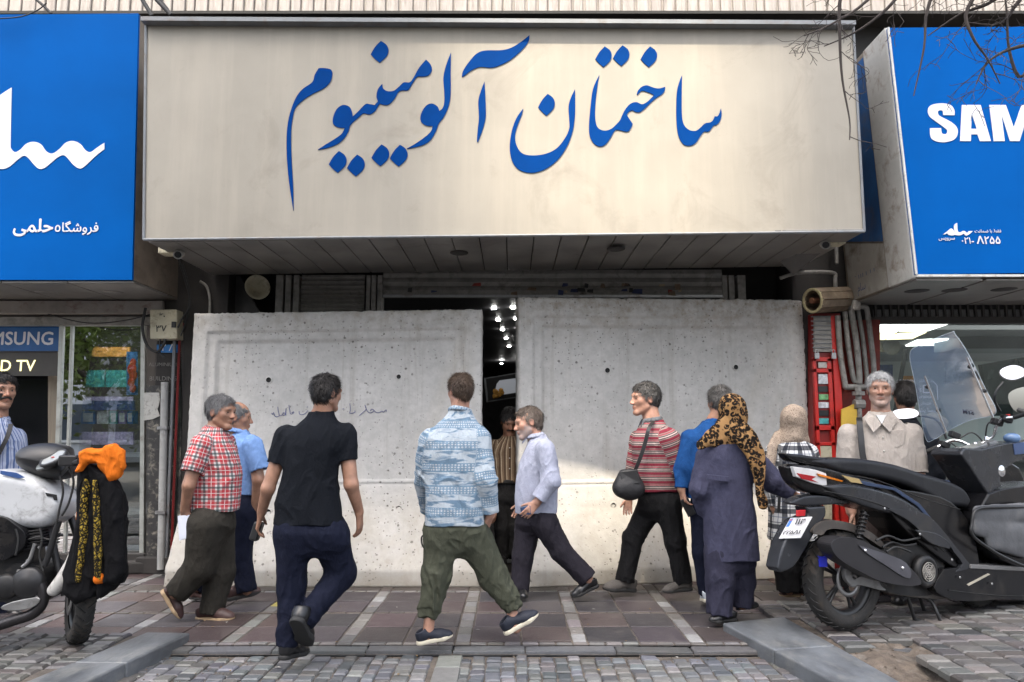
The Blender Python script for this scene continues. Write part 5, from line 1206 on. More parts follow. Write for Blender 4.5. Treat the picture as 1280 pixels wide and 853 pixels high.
class Bike:
    def __init__(s, contact, ang, t):
        s.c = Vector((contact.x, contact.y, 0)); s.h = Vector((math.cos(ang), math.sin(ang), 0)); s.n = Vector((math.sin(ang), -math.cos(ang), 0)); s.t = t
    def pt(s, px, py, o=0.0):
        d = ray(px, py); c = Vector((0, 0, CAM_H)); q = c + d * (((s.c + s.n * o - c).dot(s.n)) / d.dot(s.n)); return q
    def sz(s, px, py, o=0.0): q = s.pt(px, py, o) - s.c; return (q.dot(s.h), q.z)
    def w(s, a, z, o=0.0): return s.c + s.h * a + Z * z + s.n * o
    def panel(s, name, pts, o, thick, m, parent=None, smooth=4, bevel=.012, seg=3, mb=None, taper=None):
        """outline in photo pixels lying at side offset o; the solid reaches `thick` inwards. taper: (s, width share) pairs along the bike"""
        if taper:
            v = VOL(.0065); v.u(POLY(s, cr(pts, smooth) if smooth else pts, 0.0, o, ([t[0] for t in taper], [t[1] for t in taper]), bevel)); return solid(name, v, m, parent or s.t)
        P = [s.sz(p[0], p[1], o) + tuple(p[2:]) for p in pts]; P = ccw([q[:2] for q in (cr(P, smooth) if smooth else P)])
        e = mb or MB(); e.prism(P, [], s.c + s.n * (o - thick), s.h, Z, thick)
        if mb is None: return e.build(name, m, parent or s.t, bevel=bevel, seg=seg)
def cz(pts, x0, y0, k): return [(p[0] / k + x0, p[1] / k + y0) + tuple(p[2:]) for p in pts]
# ------------------------------------------------------------------ cloth, skin, hair materials
def cloth(name, build, rough=.85, weave=1.0, sheen=0.0):
    m, nt, b = newmat(name); a = attr(nt, 'gc'); sp = N(nt, 'SeparateXYZ'); nt.links.new(a.outputs[1], sp.inputs[0])
    c = build(nt, sp.outputs[0], sp.outputs[1], a.outputs[1], coord(nt))
    n = noise(nt, coord(nt), 7, 5, .6); c = mixc(nt, ramp(nt, n, [(.35, .16), (.65, 0.0)]), c, (.0, .0, .0))
    nt.links.new(c, b.inputs['Base Color']); b.inputs['Roughness'].default_value = rough; b.inputs['Specular IOR Level'].default_value = .12; b.inputs['Sheen Weight'].default_value = sheen
    wv = noise(nt, coord(nt), 420, 2); fo = noise(nt, coord(nt, 'Object', (1, 1, .5)), 26, 4, .55, 1.6)
    bump(nt, b, mathn(nt, 'ADD', mathn(nt, 'MULTIPLY', wv, .12 * weave), mathn(nt, 'MULTIPLY', fo, 1.0)), .5, .016); return m
def plain(name, c, var=.12, **k): return cloth(name, lambda nt, u, v, g, o: ramp(nt, noise(nt, o, 30, 4), [(.3, tuple(x * (1 - var) for x in c)), (.7, tuple(x * (1 + var) for x in c))]), **k)
def band(nt, x, period, lo, hi, shift=0.0):             # 1 where x lies between lo and hi of each period
    f = mathn(nt, 'FRACT', mathn(nt, 'ADD', mathn(nt, 'DIVIDE', x, period), shift + 50)); return mathn(nt, 'MULTIPLY', mathn(nt, 'GREATER_THAN', f, lo), mathn(nt, 'LESS_THAN', f, hi))
def skinmat(name, c, stub=(.25, .25, .26)):
    m, nt, b = newmat(name); o = coord(nt); n = noise(nt, o, 16, 5, .6)
    col = ramp(nt, n, [(.3, tuple(x * .72 for x in c)), (.7, tuple(min(1, x * 1.15) for x in c))])
    t = attr(nt, 'tint'); sp = N(nt, 'SeparateXYZ'); nt.links.new(t.outputs[1], sp.inputs[0])
    col = mixc(nt, mathn(nt, 'MULTIPLY', sp.outputs[2], .25), col, (c[0] * 1.05, c[1] * .55, c[2] * .5))
    col = mixc(nt, mathn(nt, 'MULTIPLY', sp.outputs[0], .6), col, (c[0] * .75, c[1] * .38, c[2] * .36))
    col = mixc(nt, mathn(nt, 'MULTIPLY', sp.outputs[1], ramp(nt, noise(nt, o, 160, 3), [(.3, .25), (.6, .85)])), col, stub)
    nt.links.new(col, b.inputs['Base Color']); b.inputs['Roughness'].default_value = .48; b.inputs['Subsurface Weight'].default_value = .06; b.inputs['Subsurface Radius'].default_value = (.012, .005, .003); b.inputs['Subsurface Scale'].default_value = .6
    bump(nt, b, noise(nt, o, 110, 4, .6), .18, .004); return m
def hairmat(name, c, c2):
    m, nt, b = newmat(name); n = noise(nt, coord(nt, 'Object', (1, 1, .25)), 150, 4, .6, .5); n2 = noise(nt, coord(nt), 22, 4)
    nt.links.new(mixc(nt, ramp(nt, n2, [(.35, 0.0), (.65, .5)]), ramp(nt, n, [(.32, c), (.68, c2)]), c), b.inputs['Base Color']); b.inputs['Roughness'].default_value = .5; b.inputs['Specular IOR Level'].default_value = .3
    bump(nt, b, n, .7, .006); return m
SK = {'tan': skinmat('skin_tan', (.31, .165, .107)), 'olive': skinmat('skin_olive', (.33, .18, .115)), 'fair': skinmat('skin_fair', (.40, .22, .155)), 'dark': skinmat('skin_brown', (.26, .13, .08), (.06, .055, .05)), 'old': skinmat('skin_weathered', (.34, .19, .132), (.42, .42, .42))}
HR = {'black': hairmat('black_hair', (.008, .007, .007), (.03, .026, .024)), 'brown': hairmat('brown_hair', (.035, .022, .015), (.10, .065, .042)), 'grey': hairmat('grey_hair', (.07, .07, .07), (.24, .24, .245)), 'salt': hairmat('salt_pepper_hair', (.03, .028, .027), (.15, .145, .14)), 'white': hairmat('white_hair', (.28, .28, .28), (.56, .56, .56)), 'ginger': hairmat('greyish_brown_hair', (.07, .052, .043), (.24, .20, .17))}
eyew = mat('eye_white', (.55, .52, .48), .25, var=.05); eyeb = mat('eye_iris', (.018, .011, .007), .15)
# ------------------------------------------------------------------ people
def basis(yaw, pitch=0.0, roll=0.0):
    """columns side, forward, up; yaw 0 faces the camera, 90 faces right, 180 away"""
    y = rad(yaw); f = Vector((math.sin(y), -math.cos(y), 0)); sd = f.cross(Z)
    R = Matrix((sd, f, Z)).transposed(); return R @ Matrix.Rotation(rad(pitch), 3, 'X') @ Matrix.Rotation(rad(roll), 3, 'Y')
def head_prims(vol, c, H, R, ears=True):
    T = lambda p: c + R @ (Vector(p) * H); Rn = np.array(R); e = lambda p, r: EL(T(p), [q * H for q in r], Rn); rc = lambda a, b, ra, rb: RC(T(a), T(b), ra * H, rb * H)
    k = .05 * H * 2
    vol.u(e((0, -.07, .13), (.325, .415, .365)), k); vol.u(e((0, .10, -.08), (.275, .285, .40)), k)
    for s in (-1, 1):
        vol.u(rc((s * .20, .0, -.24), (s * .075, .265, -.42), .085, .07), k); vol.u(e((s * .165, .235, -.075), (.10, .09, .085)), k)
    vol.u(e((0, .285, -.425), (.105, .085, .075)), k); vol.u(rc((-.16, .325, .10), (.16, .325, .10), .05, .05), k)
    for s in (-1, 1): vol.sub(e((s * .135, .405, .012), (.085, .06, .048)), .05 * H)
    vol.u(rc((0, .34, .06), (0, .445, -.125), .036, .050), .035 * H)
    for s in (-1, 1): vol.u(e((s * .050, .400, -.14), (.045, .05, .036)), .03 * H)
    vol.u(CH([T(p) for p in ((-.105, .32, -.25), (0, .385, -.238), (.105, .32, -.25))], [.022 * H, .032 * H, .022 * H]), .03 * H)
    vol.u(CH([T(p) for p in ((-.085, .32, -.29), (0, .375, -.292), (.085, .32, -.29))], [.022 * H, .032 * H, .022 * H]), .03 * H)
    vol.sub(CH([T(p) for p in ((-.10, .37, -.266), (0, .425, -.264), (.10, .37, -.266))], [.010 * H] * 3), .012 * H)
    for s in (-1, 1):
        vol.sub(CH([T(p) for p in ((s * .09, .405, -.13), (s * .125, .385, -.19), (s * .14, .345, -.26))], [.016 * H] * 3), .03 * H); vol.sub(rc((s * .075, .375, -.035), (s * .175, .345, -.05), .014, .014), .03 * H)
    vol.sub(rc((-.12, .355, .20), (.12, .355, .20), .012, .012), .03 * H)
    if ears:
        for s in (-1, 1):
            vol.u(e((s * .325, -.06, -.02), (.035, .085, .13)), .03 * H); vol.sub(e((s * .365, -.045, -.01), (.022, .045, .075)), .02 * H)
def face_tint(c, H, R, beard=0.0):
    Ri = np.array(R).T; cc = np.array(c)
    def t(V):
        q = (V - cc) @ Ri.T / H; s, f, u = q[:, 0], q[:, 1], q[:, 2]; near = (np.abs(u) < .6) & (np.abs(s) < .5)
        lip = np.exp(-((u + .267) / .036) ** 2 - (s / .095) ** 2) * (f > .25) * near
        bz = np.clip((-.15 - u) / .08, 0, 1) * np.clip((f + .02 + .0 * u) / .1, 0, 1) * np.clip((u + .62) / .1, 0, 1) * near
        bz = np.maximum(bz, np.clip(1 - np.abs(np.abs(s) - .27) / .09, 0, 1) * np.clip((-.02 - u) / .1, 0, 1) * (u > -.5) * (f > -.02) * (f < .2) * near)
        flush = (np.exp(-((u + .12) / .09) ** 2 - (s / .1) ** 2) * (f > .36) + np.exp(-((np.abs(s) - .34) / .06) ** 2 - (u / .16) ** 2) * .9) * near
        return np.stack([lip, np.clip(bz, 0, 1) * beard * (1 - lip), flush], 1)
    return t
def hair(parent, c, H, R, m, h, style='short', vol=1.0, line=.10, seed=0):
    T = lambda p: c + R @ (Vector(p) * H); Rn = np.array(R); v = VOL(h); D = lambda n: R @ Vector(n)
    v.u(EL(T((0, -.075, .145)), [H * x for x in (.335 + .03 * vol, .425 + .035 * vol, .365 + .04 * vol)], Rn), .01)
    if style != 'bald': v.u(EL(T((0, .10, .32)), [H * x for x in (.25 + .02 * vol, .22, .13 + .04 * vol)], Rn), .06 * H)
    v.u(EL(T((0, -.20, -.10)), [H * x for x in (.27, .26, .26)], Rn), .08 * H)
    v.cut(D((0, .80, -.60)), T((0, line * .8, -line * .6)), .03 * H)
    v.cut(D((0, .57, -.82)), T((0, .057, -.095)), .025 * H)
    for s in (-1, 1): v.sub(EL(T((s * .375, -.02, -.055)), [H * x for x in (.09, .10, .16)], Rn), .02 * H)
    if style == 'bald': v.sub(EL(T((0, .06, .50)), [H * x for x in (.30, .50, .34)], Rn), .03 * H)
    fo = lambda x, y, z: .065 * H * (vnoise(x * 38, y * 38, z * 26, seed) - .5) + .045 * H * (vnoise(x * 150, y * 150, z * 50, seed + 3) - .5)
    V, Q = v.solve(fo); rs = np.random.RandomState(seed); cc = np.array(c); q = (V - cc) @ np.array(R) / H
    n_ = int(4600 * (.6 if style == 'bald' else 1)); I = rs.randint(0, len(V), n_); P0 = V[I]; nr = P0 - np.array(T((0, -.05, .08))); nr /= np.linalg.norm(nr, axis=1)[:, None]
    cw = np.array(T((.03, -.18, .52))); t_ = P0 - cw + rs.normal(0, .035, P0.shape); t_ += np.array(D((0, .0, -.35))) * H * .5; t_ -= nr * (t_ * nr).sum(1)[:, None]; t_ /= np.linalg.norm(t_, axis=1)[:, None] + 1e-6
    L_ = (rs.uniform(.014, .032, n_) * (.8 + .5 * vol))[:, None]; sd_ = np.cross(nr, t_) * .0011; lift = rs.uniform(.0, .45, n_)[:, None]
    a_ = P0 - nr * .003; b_ = P0 + t_ * L_ * .55 + nr * (.002 + L_ * lift * .5); e_ = P0 + t_ * L_ + nr * (.0005 + L_ * lift * .8)
    S6 = np.stack([a_ - sd_, a_ + sd_, b_ + sd_, b_ - sd_, e_ + sd_ * .3, e_ - sd_ * .3], 1).reshape(-1, 3); o_ = len(V) + np.arange(n_)[:, None] * 6
    Q = np.concatenate([Q, o_ + np.array([[0, 1, 2, 3]]), o_ + np.array([[3, 2, 4, 5]])]); V = np.concatenate([V, S6])
    return link('hair', fastmesh('hair', to_local(V, parent), Q, m), parent)
def face_bits(parent, c, H, R, hm, brow=True, moust=False, eyes=True):
    T = lambda p: c + R @ (Vector(p) * H)
    if eyes:
        mb = MB()
        for s in (-1, 1):
            mb.m(0).sphere(T((s * .135, .285, .012)), .062 * H, 12); mb.m(1).sphere(T((s * .138, .325, .010)), .031 * H, 10)
        mb.build('eyes', [eyew, eyeb], parent)
    if brow:
        for s in (-1, 1):
            mb = MB(); mb.tube(smooth3([T((s * .07, .372, .085)), T((s * .15, .362, .108)), T((s * .225, .30, .085))], 3), [.02 * H, .024 * H, .024 * H, .024 * H, .02 * H, .016 * H, .008 * H], 6); mb.build('eyebrow', hm, parent)
    if moust:
        mb = MB(); mb.tube(smooth3([T((-.15, .30, -.245)), T((-.08, .375, -.205)), T((0, .405, -.19)), T((.08, .375, -.205)), T((.15, .30, -.245))], 3), [.015 * H] + [.033 * H] * 11 + [.015 * H], 8); mb.build('moustache', hm, parent)
def hand_prims(vol, wr, d, pn, side, curl=.35, s=1.0, thumb=.5):
    """palm, four unequal bent fingers and a thumb; d points to the fingertips, pn out of the palm, side = +1/-1 which way the thumb leaves"""
    d = d.normalized(); pn = (pn - d * pn.dot(d)).normalized(); t = d.cross(pn) * side; nn = tuple(pn)
    kn = wr + d * (.085 * s)
    for o in (-.028, -.010, .010, .027): vol.u(RC(wr + t * o * .55 * s, kn + t * o * s, .020 * s, .0135 * s, squash=(nn, .85)), .014 * s)
    for i, (o, L) in enumerate(((.031, .93), (.0105, 1.0), (-.0105, .94), (-.031, .76))):
        p = kn + t * (o * s); a = curl * (.55 + .12 * i); dd = d + t * (o * 2.0); dd.normalize()
        for seg, r0, r1 in ((.042, .0098, .0090), (.026, .0090, .0082), (.021, .0082, .0066)):
            dd = (dd * math.cos(a) + pn * math.sin(a)).normalized(); q = p + dd * (seg * L * s); vol.u(RC(p, q, r0 * s, r1 * s), .0035); p = q; a = curl * (.9 + .1 * i)
    p = wr + d * (.022 * s) + t * (.024 * s); dd = (d * .75 + t * .62 + pn * thumb).normalized()
    for seg, r0, r1 in ((.040, .0145, .0115), (.032, .0115, .0100), (.025, .0100, .0078)):
        q = p + dd * (seg * s); vol.u(RC(p, q, r0 * s, r1 * s), .006); p = q; dd = (dd + d * .25 + pn * .12).normalized()
def shoe(parent, heel, toe, up_m, sole_m, s_h=.004, high=.0, tilt=0.0, lace=None, chunky=1.0):
    heel, toe = Vector(heel), Vector(toe); f = (toe - heel); L = f.length; k = L / .285; f.normalize(); sd = f.cross(Z).normalized(); up = sd.cross(f).normalized()
    R = Matrix((f, -sd, up)).transposed(); Mx = Matrix.Translation(heel) @ R.to_4x4() @ Matrix.Scale(k, 4)
    v = VOL(s_h / k); S_ = .030 * chunky
    for a, b, ra, rb in (((.042, 0, .05), (.045, 0, .088 + high), .039, .041), ((.05, 0, .078), (.19, .002, .040), .043, .042), ((.19, .002, .035), (.238, .004, .030), .045, .036)): v.u(RC(a, b, ra, rb), .03)
    v.u(EL((.235, .004, .026), (.050, .040, .030)), .02); v.cut((0, 0, -1), (0, 0, S_ - .006), .003)
    v.cut((-.35, 0, 1), (.045, 0, .098 + high), .006)
    v.sub(RC((.042, 0, .075), (.038, 0, .16 + high), .031, .035), .008)
    xf = Mx
    o = solid('shoe', v, up_m, parent, xf=xf)
    w_ = VOL(s_h / k)
    for a, b, ra, rb in (((.040, 0, .015), (.12, 0, .015), .042, .038), ((.12, 0, .015), (.20, .002, .015), .038, .050), ((.20, .002, .015), (.245, .004, .015), .050, .040)): w_.u(RC(a, b, ra, rb), .02)
    w_.cut((0, 0, 1), (0, 0, S_), .004); w_.cut((0, 0, -1), (0, 0, 0), .003); w_.cut((.25, 0, -1), (.245, 0, .004), .01)
    solid('sole', w_, sole_m, o, xf=xf)
    if lace is not None:
        for i in range(4):
            x = .10 + i * .026; mb = MB(); pts = [Mx @ Vector((x + .008 * j, y, .105 - (x - .07) * .40 - abs(y) * .35 + .004)) for j, y in ((-1, -.026), (0, 0), (1, .026))]; mb.tube(smooth3(pts, 3), .0035 * k, 6); mb.build('lace', lace, o)
    return o, Mx
class Person:
    """a figure laid out from points measured on the photo (px, py, metres nearer/farther than the figure's own distance)"""
    def __init__(s, label, Y, px, foot_z=0.0, group=None, h=.006):
        s.Y = Y; s.h = h; s.k = MPP(Y); s.t = thing('person', label, 'person', (AT(px, 600, Y).x, Y, foot_z), 0, group or 'people walking past the barriers')
        s.body = VOL(h)
    def J(s, px, py, dy=0.0): return AT(px, py, s.Y + dy)
    def rows(s, R, dz=0.0, grow=0.0):
        """(py, left px, right px, half depth, dy)"""
        o = []
        for r in R:
            py, a, b, dep = r[:4]; dy = r[4] if len(r) > 4 else 0.0; A, B = s.J(a, py, dy), s.J(b, py, dy); o.append((A.z + dz, (A.x + B.x) / 2, s.Y + dy, abs(B.x - A.x) / 2 + grow, dep + grow))
        return o
    def head(s, px, py, hpx, yaw, pitch=0, roll=0, dy=0.0, hair_m=None, style='short', vol=1.0, line=.10, beard=0.0, neck=None, skin='tan', brow=None, moust=False, ears=True, neck_r=.23):
        s.c = s.J(px, py, dy); s.H = hpx * s.k * .965; s.R = basis(yaw, pitch, roll); s.skin = SK[skin]; head_prims(s.body, s.c, s.H, s.R, ears); s.beard = beard
        nb = s.J(*neck); T = lambda p: s.c + s.R @ (Vector(p) * s.H)
        s.body.u(RC(T((0, -.13, -.20)), nb, neck_r * s.H, neck_r * 1.12 * s.H), .05 * s.H); s.nb = nb; s.neck_r = neck_r * s.H
        if hair_m: hair(s.t, s.c, s.H, s.R, HR[hair_m], min(s.h, .005), style, vol, line, int(px))
        bm = HR[brow or hair_m or 'black']
        if abs(((yaw + 180) % 360) - 180) < 130: face_bits(s.t, s.c, s.H, s.R, bm, True, moust)
        return s
    def limb(s, pts, rpx): P = [s.J(*p) for p in pts]; return P, [r * s.k for r in rpx]
    def arm(s, pts, rpx, hand=None):
        """shoulder, elbow, wrist; hand = (tip px, tip py, dy, palm normal, thumb side, curl)"""
        P, r = s.limb(pts, rpx)
        for i in range(2): s.body.u(RC(P[i], P[i + 1], r[i], r[i + 1]), .02)
        if hand:
            tip = s.J(hand[0], hand[1], hand[2]); sc = hand[6] if len(hand) > 6 else 1.0; d = (tip - P[2]); hand_prims(s.body, P[2] + d.normalized() * .012, d, Vector(hand[3]), hand[4], hand[5], sc)
        return P, r
    def finish(s, core=None):
        """the one continuous body: head, neck, arms and hands plus the trunk and legs under the clothes"""
        s.o = solid('body', s.body, s.skin, s.t, tint=face_tint(s.c, s.H, s.R, s.beard)); return s.t
    def top(s, R, sleeves, m, name='shirt', amp=.006, h=None, k=.04, collar=True, yaw=0.0, zones=(), seed=0, f=(9, 9, 3), collar_m=None, n=2.35, neck_cut=None, core=True):
        h = h or s.h * 1.1; v = VOL(h); rows = s.rows(R); lz = min(rows, key=lambda r: r[0]); s.hem = lz[0]; rows2 = rows + [(lz[0] - .05,) + tuple(lz[1:])]; v.u(LOFT(rows2, yaw, n), k)
        if core: s.body.u(LOFT([(z, x, y, a * .72, b * .72) for z, x, y, a, b in rows], yaw), .03)
        zs = list(zones)
        for (P, r, cuff) in sleeves:
            n_ = len(P) - 1; acc = 0.0
            for i in range(n_):
                e_ = P[i + 1]
                q = RC(P[i], e_, r[i], r[i + 1], flat=(i == n_ - 1)); q.off = -acc; acc += (P[i + 1] - P[i]).length; v.u(q, k if i == 0 else .025)
                if i == 1: zs.append((P[1], .09, 1.6))
            e = (P[-1] - P[-2]).normalized(); v.sub(RC(P[-1] - e * .03, P[-1] + e * .04, r[-1] * .78, r[-1] * .8), .004)
            if cuff: v.u(RC(P[-1] - e * .055, P[-1] + e * .001, r[-1] * 1.08, r[-1] * 1.1, flat=True), .004)
            v.ops = [o for o in v.ops if o[1] != 's'] + [o for o in v.ops if o[1] == 's']; zs.append((P[-1], .06, -.8))
        if neck_cut: v.sub(RC(s.nb - Z * .0, s.nb + Z * .15, s.neck_r * neck_cut, s.neck_r * neck_cut), .01)
        v.post((lz[1], lz[2], lz[0]), (0, 0, -1), .6)
        o = solid(name, v, m, s.t, folds(amp * 1.35, f, seed, zs)); s.shirt = o
        if collar:
            c = VOL(.0045); r = s.neck_r; ax = (s.c + s.R @ Vector((0, -.13 * s.H, -.20 * s.H)) - s.nb).normalized(); tz = max(q[0] for q in rows) - .006; b0 = s.nb + ax * ((tz - s.nb.z) / max(.3, ax.z))
            f_ = Vector((math.sin(rad(s.facing)), -math.cos(rad(s.facing)), 0)); sd = f_.cross(Z); pts = []
            for i in range(13):
                a = -2.75 + 5.5 * i / 12; q = b0 - f_ * math.cos(a) * r * 1.24 + sd * math.sin(a) * r * 1.22 + Z * (.014 * math.cos(a) + .004); pts.append(q)
            for i in range(12): c.u(RC(pts[i], pts[i + 1] , .019, .019, squash=(tuple(((pts[i] + pts[i + 1] - b0 * 2).normalized() + Z * .5).normalized()), .36)), .008)
            for e_, o_ in ((pts[0], pts[1]), (pts[-1], pts[-2])): c.u(RC(e_, e_ + f_ * .034 - Z * .055, .020, .008, squash=(tuple((f_ * .8 + Z * .5).normalized()), .45)), .01)
            solid('collar', c, collar_m or m, o)
        return o
    def trousers(s, pelvis, legs, m, amp=.006, seed=3, h=None, name='trousers', zones=(), f=(12, 12, 3.6), cuffs=None, k=.05):
        h = h or s.h * 1.2; v = VOL(h); rows = s.rows(pelvis); i_ = min(range(len(rows)), key=lambda i: rows[i][0]); rows[i_] = (rows[i_][0] + .045,) + tuple(rows[i_][1:]); lz = rows[i_]; mx_ = max(rows, key=lambda r: r[0]); hz = s.hem; rows = sorted([(z_, x_, y_, a_ * (.90 if z_ > hz - .012 else 1), b_ * (.86 if z_ > hz - .012 else 1)) for z_, x_, y_, a_, b_ in rows]); rows = rows + [(lz[0] - .035, lz[1], lz[2], lz[3] * .80, lz[4] * .80), (lz[0] - .07, lz[1], lz[2], lz[3] * .45, lz[4] * .5)]; rows = [(z_, x_, y_, a_ * (.98 if z_ <= lz[0] else 1), b_ * (.94 if z_ <= lz[0] else 1)) for z_, x_, y_, a_, b_ in rows]; v.u(LOFT(rows, 0, 2.2), k + .02); s.body.u(LOFT([(z, x, y, a * .7, b * .7) for z, x, y, a, b in rows]), .04); zs = list(zones)
        for pts, rpx in legs:
            P, r = s.limb(pts, rpx); n_ = len(P) - 1; acc = 0
            for i in range(n_):
                q = RC(P[i], P[i + 1], r[i], r[i + 1], flat=(i == n_ - 1)); q.off = -acc; acc += (P[i + 1] - P[i]).length; v.u(q, k if i == 0 else .03); s.body.u(RC(P[i], P[i + 1], r[i] * .62, r[i + 1] * (.62 if i < n_ - 1 else .55)), .03)
            zs += [(P[1], .11, 1.3), (P[-1], .12, 1.8), (P[0], .13, 1.0)]
            if cuffs: e = (P[-1] - P[-2]).normalized(); v.u(RC(P[-1] - e * .0, P[-1] + e * cuffs, r[-1] * .82, r[-1] * .74, flat=True), .012)
        return solid(name, v, m, s.t, folds(amp * .95, f, seed, zs))
    def belt(s, py, a, b, dep, m, dy=0.0, hh=.02):
        rows = s.rows([(py, a, b, dep, dy)])[0]; z, x, y, A, B = rows; v = VOL(.005); v.u(LOFT([(z - hh, x, y, A, B), (z + hh, x, y, A, B)], 0, 2.3), .004); return solid('belt', v, m, s.t)
    def shoes(s, L, up_m, sole_m, **k):
        for (h0, t0) in L: s.last_shoe = shoe(s.t, s.J(*h0), s.J(*t0), up_m, sole_m, **k)
# ------------------------------------------------------------------ cloths
def c_plaid(nt, u, v, g, o):
    c = mixc(nt, mathn(nt, 'MULTIPLY', band(nt, u, .085, 0, .52), .75), (.60, .56, .55), (.42, .012, .022)); c = mixc(nt, mathn(nt, 'MULTIPLY', band(nt, v, .085, 0, .52), .72), c, (.42, .012, .022))
    for x in (u, v):
        c = mixc(nt, mathn(nt, 'MULTIPLY', band(nt, x, .085, .66, .84), .7), c, (.015, .045, .05)); c = mixc(nt, mathn(nt, 'MULTIPLY', band(nt, x, .085, .22, .28), .75), c, (.65, .62, .60))
    return c
def c_polo(nt, u, v, g, o):
    c = mixc(nt, band(nt, v, .075, 0, .30), (.24, .19, .18), (.20, .028, .045)); c = mixc(nt, band(nt, v, .075, .42, .50), c, (.045, .035, .04)); c = mixc(nt, band(nt, v, .075, .50, .62), c, (.46, .37, .34)); c = mixc(nt, band(nt, v, .075, .62, .70), c, (.05, .04, .045)); c = mixc(nt, band(nt, v, .075, .80, .92), c, (.30, .07, .085)); return c
def c_print(nt, u, v, g, o):
    mp = N(nt, 'Mapping'); nt.links.new(g, mp.inputs[0]); mp.inputs['Scale'].default_value = (7, 26, 1); n = noise(nt, mp.outputs[0], 1.0, 3, .6, .6)
    c = mixc(nt, ramp(nt, n, [(.50, 0.0), (.58, .85)]), (.38, .43, .475), (.085, .16, .245))
    mp2 = N(nt, 'Mapping'); nt.links.new(g, mp2.inputs[0]); mp2.inputs['Scale'].default_value = (60, 60, 60); ch = N(nt, 'TexVoronoi', distance='MANHATTAN'); nt.links.new(mp2.outputs[0], ch.inputs['Vector']); ch.inputs['Randomness'].default_value = 0.15; ch.inputs['Scale'].default_value = 1.0
    d = ramp(nt, ch.outputs['Distance'], [(.38, 1.0), (.46, 0.0)]); bd = band(nt, v, .145, .0, .32)
    c = mixc(nt, bd, c, mixc(nt, d, (.18, .26, .34), (.46, .49, .52))); c = mixc(nt, band(nt, v, .145, .32, .36), c, (.13, .22, .31)); c = mixc(nt, band(nt, v, .145, .96, 1.0), c, (.13, .22, .31)); return c
def c_bstripe(nt, u, v, g, o):
    c = mixc(nt, band(nt, u, .045, 0, .4), (.23, .16, .10), (.10, .062, .040)); c = mixc(nt, band(nt, u, .045, .5, .62), c, (.42, .34, .24)); return mixc(nt, band(nt, u, .045, .8, .86), c, (.07, .045, .03))
def c_phone(nt, u, v, g, o):
    c = mixc(nt, band(nt, u, .05, 0, .35), (.42, .46, .58), (.10, .15, .30)); return mixc(nt, band(nt, u, .05, .55, .65), c, (.16, .20, .36))
def c_leo(nt, u, v, g, o):
    n = N(nt, 'TexNoise'); nt.links.new(o, n.inputs['Vector']); n.inputs['Scale'].default_value = 14; mx = N(nt, 'VectorMath', operation='MULTIPLY_ADD'); nt.links.new(n.outputs[1], mx.inputs[0]); mx.inputs[1].default_value = (.03, .03, .03); nt.links.new(o, mx.inputs[2])
    vo = N(nt, 'TexVoronoi'); nt.links.new(mx.outputs[0], vo.inputs['Vector']); vo.inputs['Scale'].default_value = 26
    base = ramp(nt, noise(nt, o, 5, 3), [(.3, (.24, .13, .05)), (.7, (.34, .20, .09))]); ring = ramp(nt, vo.outputs['Distance'], [(.0, 0.0), (.12, .2), (.20, 1.0), (.56, 1.0), (.64, 0.0)])
    br = ramp(nt, noise(nt, o, 50, 2), [(.36, .0), (.42, 1.0)]); c = mixc(nt, mathn(nt, 'MULTIPLY', ring, br), base, (.012, .009, .007)); return mixc(nt, ramp(nt, vo.outputs['Distance'], [(.14, .6), (.22, 0.0)]), c, (.20, .09, .03))
def c_speck(nt, u, v, g, o):
    vo = N(nt, 'TexVoronoi'); nt.links.new(o, vo.inputs['Vector']); vo.inputs['Scale'].default_value = 85; d = ramp(nt, vo.outputs['Distance'], [(.22, 1.0), (.4, 0.0)]); return mixc(nt, mathn(nt, 'MULTIPLY', d, .75), ramp(nt, noise(nt, o, 5, 3), [(.3, (.27, .215, .17)), (.7, (.37, .30, .24))]), (.09, .06, .045))
def c_check(nt, u, v, g, o):
    c = (.62, .63, .64)
    for x, s_ in ((u, 0), (v, .3)):
        c = mixc(nt, mathn(nt, 'MULTIPLY', band(nt, x, .13, .0, .30, s_), .86), c, (.010, .013, .022)); c = mixc(nt, mathn(nt, 'MULTIPLY', band(nt, x, .13, .40, .46, s_), .7), c, (.02, .03, .06)); c = mixc(nt, mathn(nt, 'MULTIPLY', band(nt, x, .13, .74, .80, s_), .6), c, (.06, .09, .16))
    return c
def c_joggers(nt, u, v, g, o): return ramp(nt, noise(nt, o, 24, 4), [(.3, (.050, .054, .038)), (.7, (.066, .070, .051))])
CL = {'plaid': cloth('red_plaid_cotton', c_plaid), 'polo': cloth('striped_jersey', c_polo), 'print': cloth('blue_white_print', c_print), 'bstripe': cloth('brown_stripe_cotton', c_bstripe), 'phone': cloth('blue_stripe_cotton', c_phone), 'leo': cloth('leopard_scarf', c_leo), 'speck': cloth('speckled_scarf', c_speck), 'check': cloth('check_wool', c_check), 'olive': cloth('olive_twill', c_joggers),
      'blacktee': plain('black_jersey', (.007, .0085, .012)), 'navy': plain('navy_twill', (.008, .010, .022)), 'ltblue': plain('light_blue_cotton', (.17, .29, .55)), 'brown_t': plain('dark_olive_wool', (.034, .031, .026)), 'grey_s': plain('pale_lavender_cotton', (.34, .36, .45), .06), 'char': plain('charcoal_wool', (.022, .020, .027)), 'blacktr': plain('black_wool', (.010, .010, .011)), 'royal': plain('royal_blue_cotton', (.012, .062, .20)), 'coat': plain('grey_violet_coat', (.050, .051, .086)), 'mauve_t': plain('dark_violet_trousers', (.030, .030, .05)), 'old_s': plain('beige_grey_cotton', (.40, .36, .325), .05), 'greycol': plain('grey_collar', (.12, .125, .135)), 'belt': mat('black_leather', (.012, .011, .010), .35)}
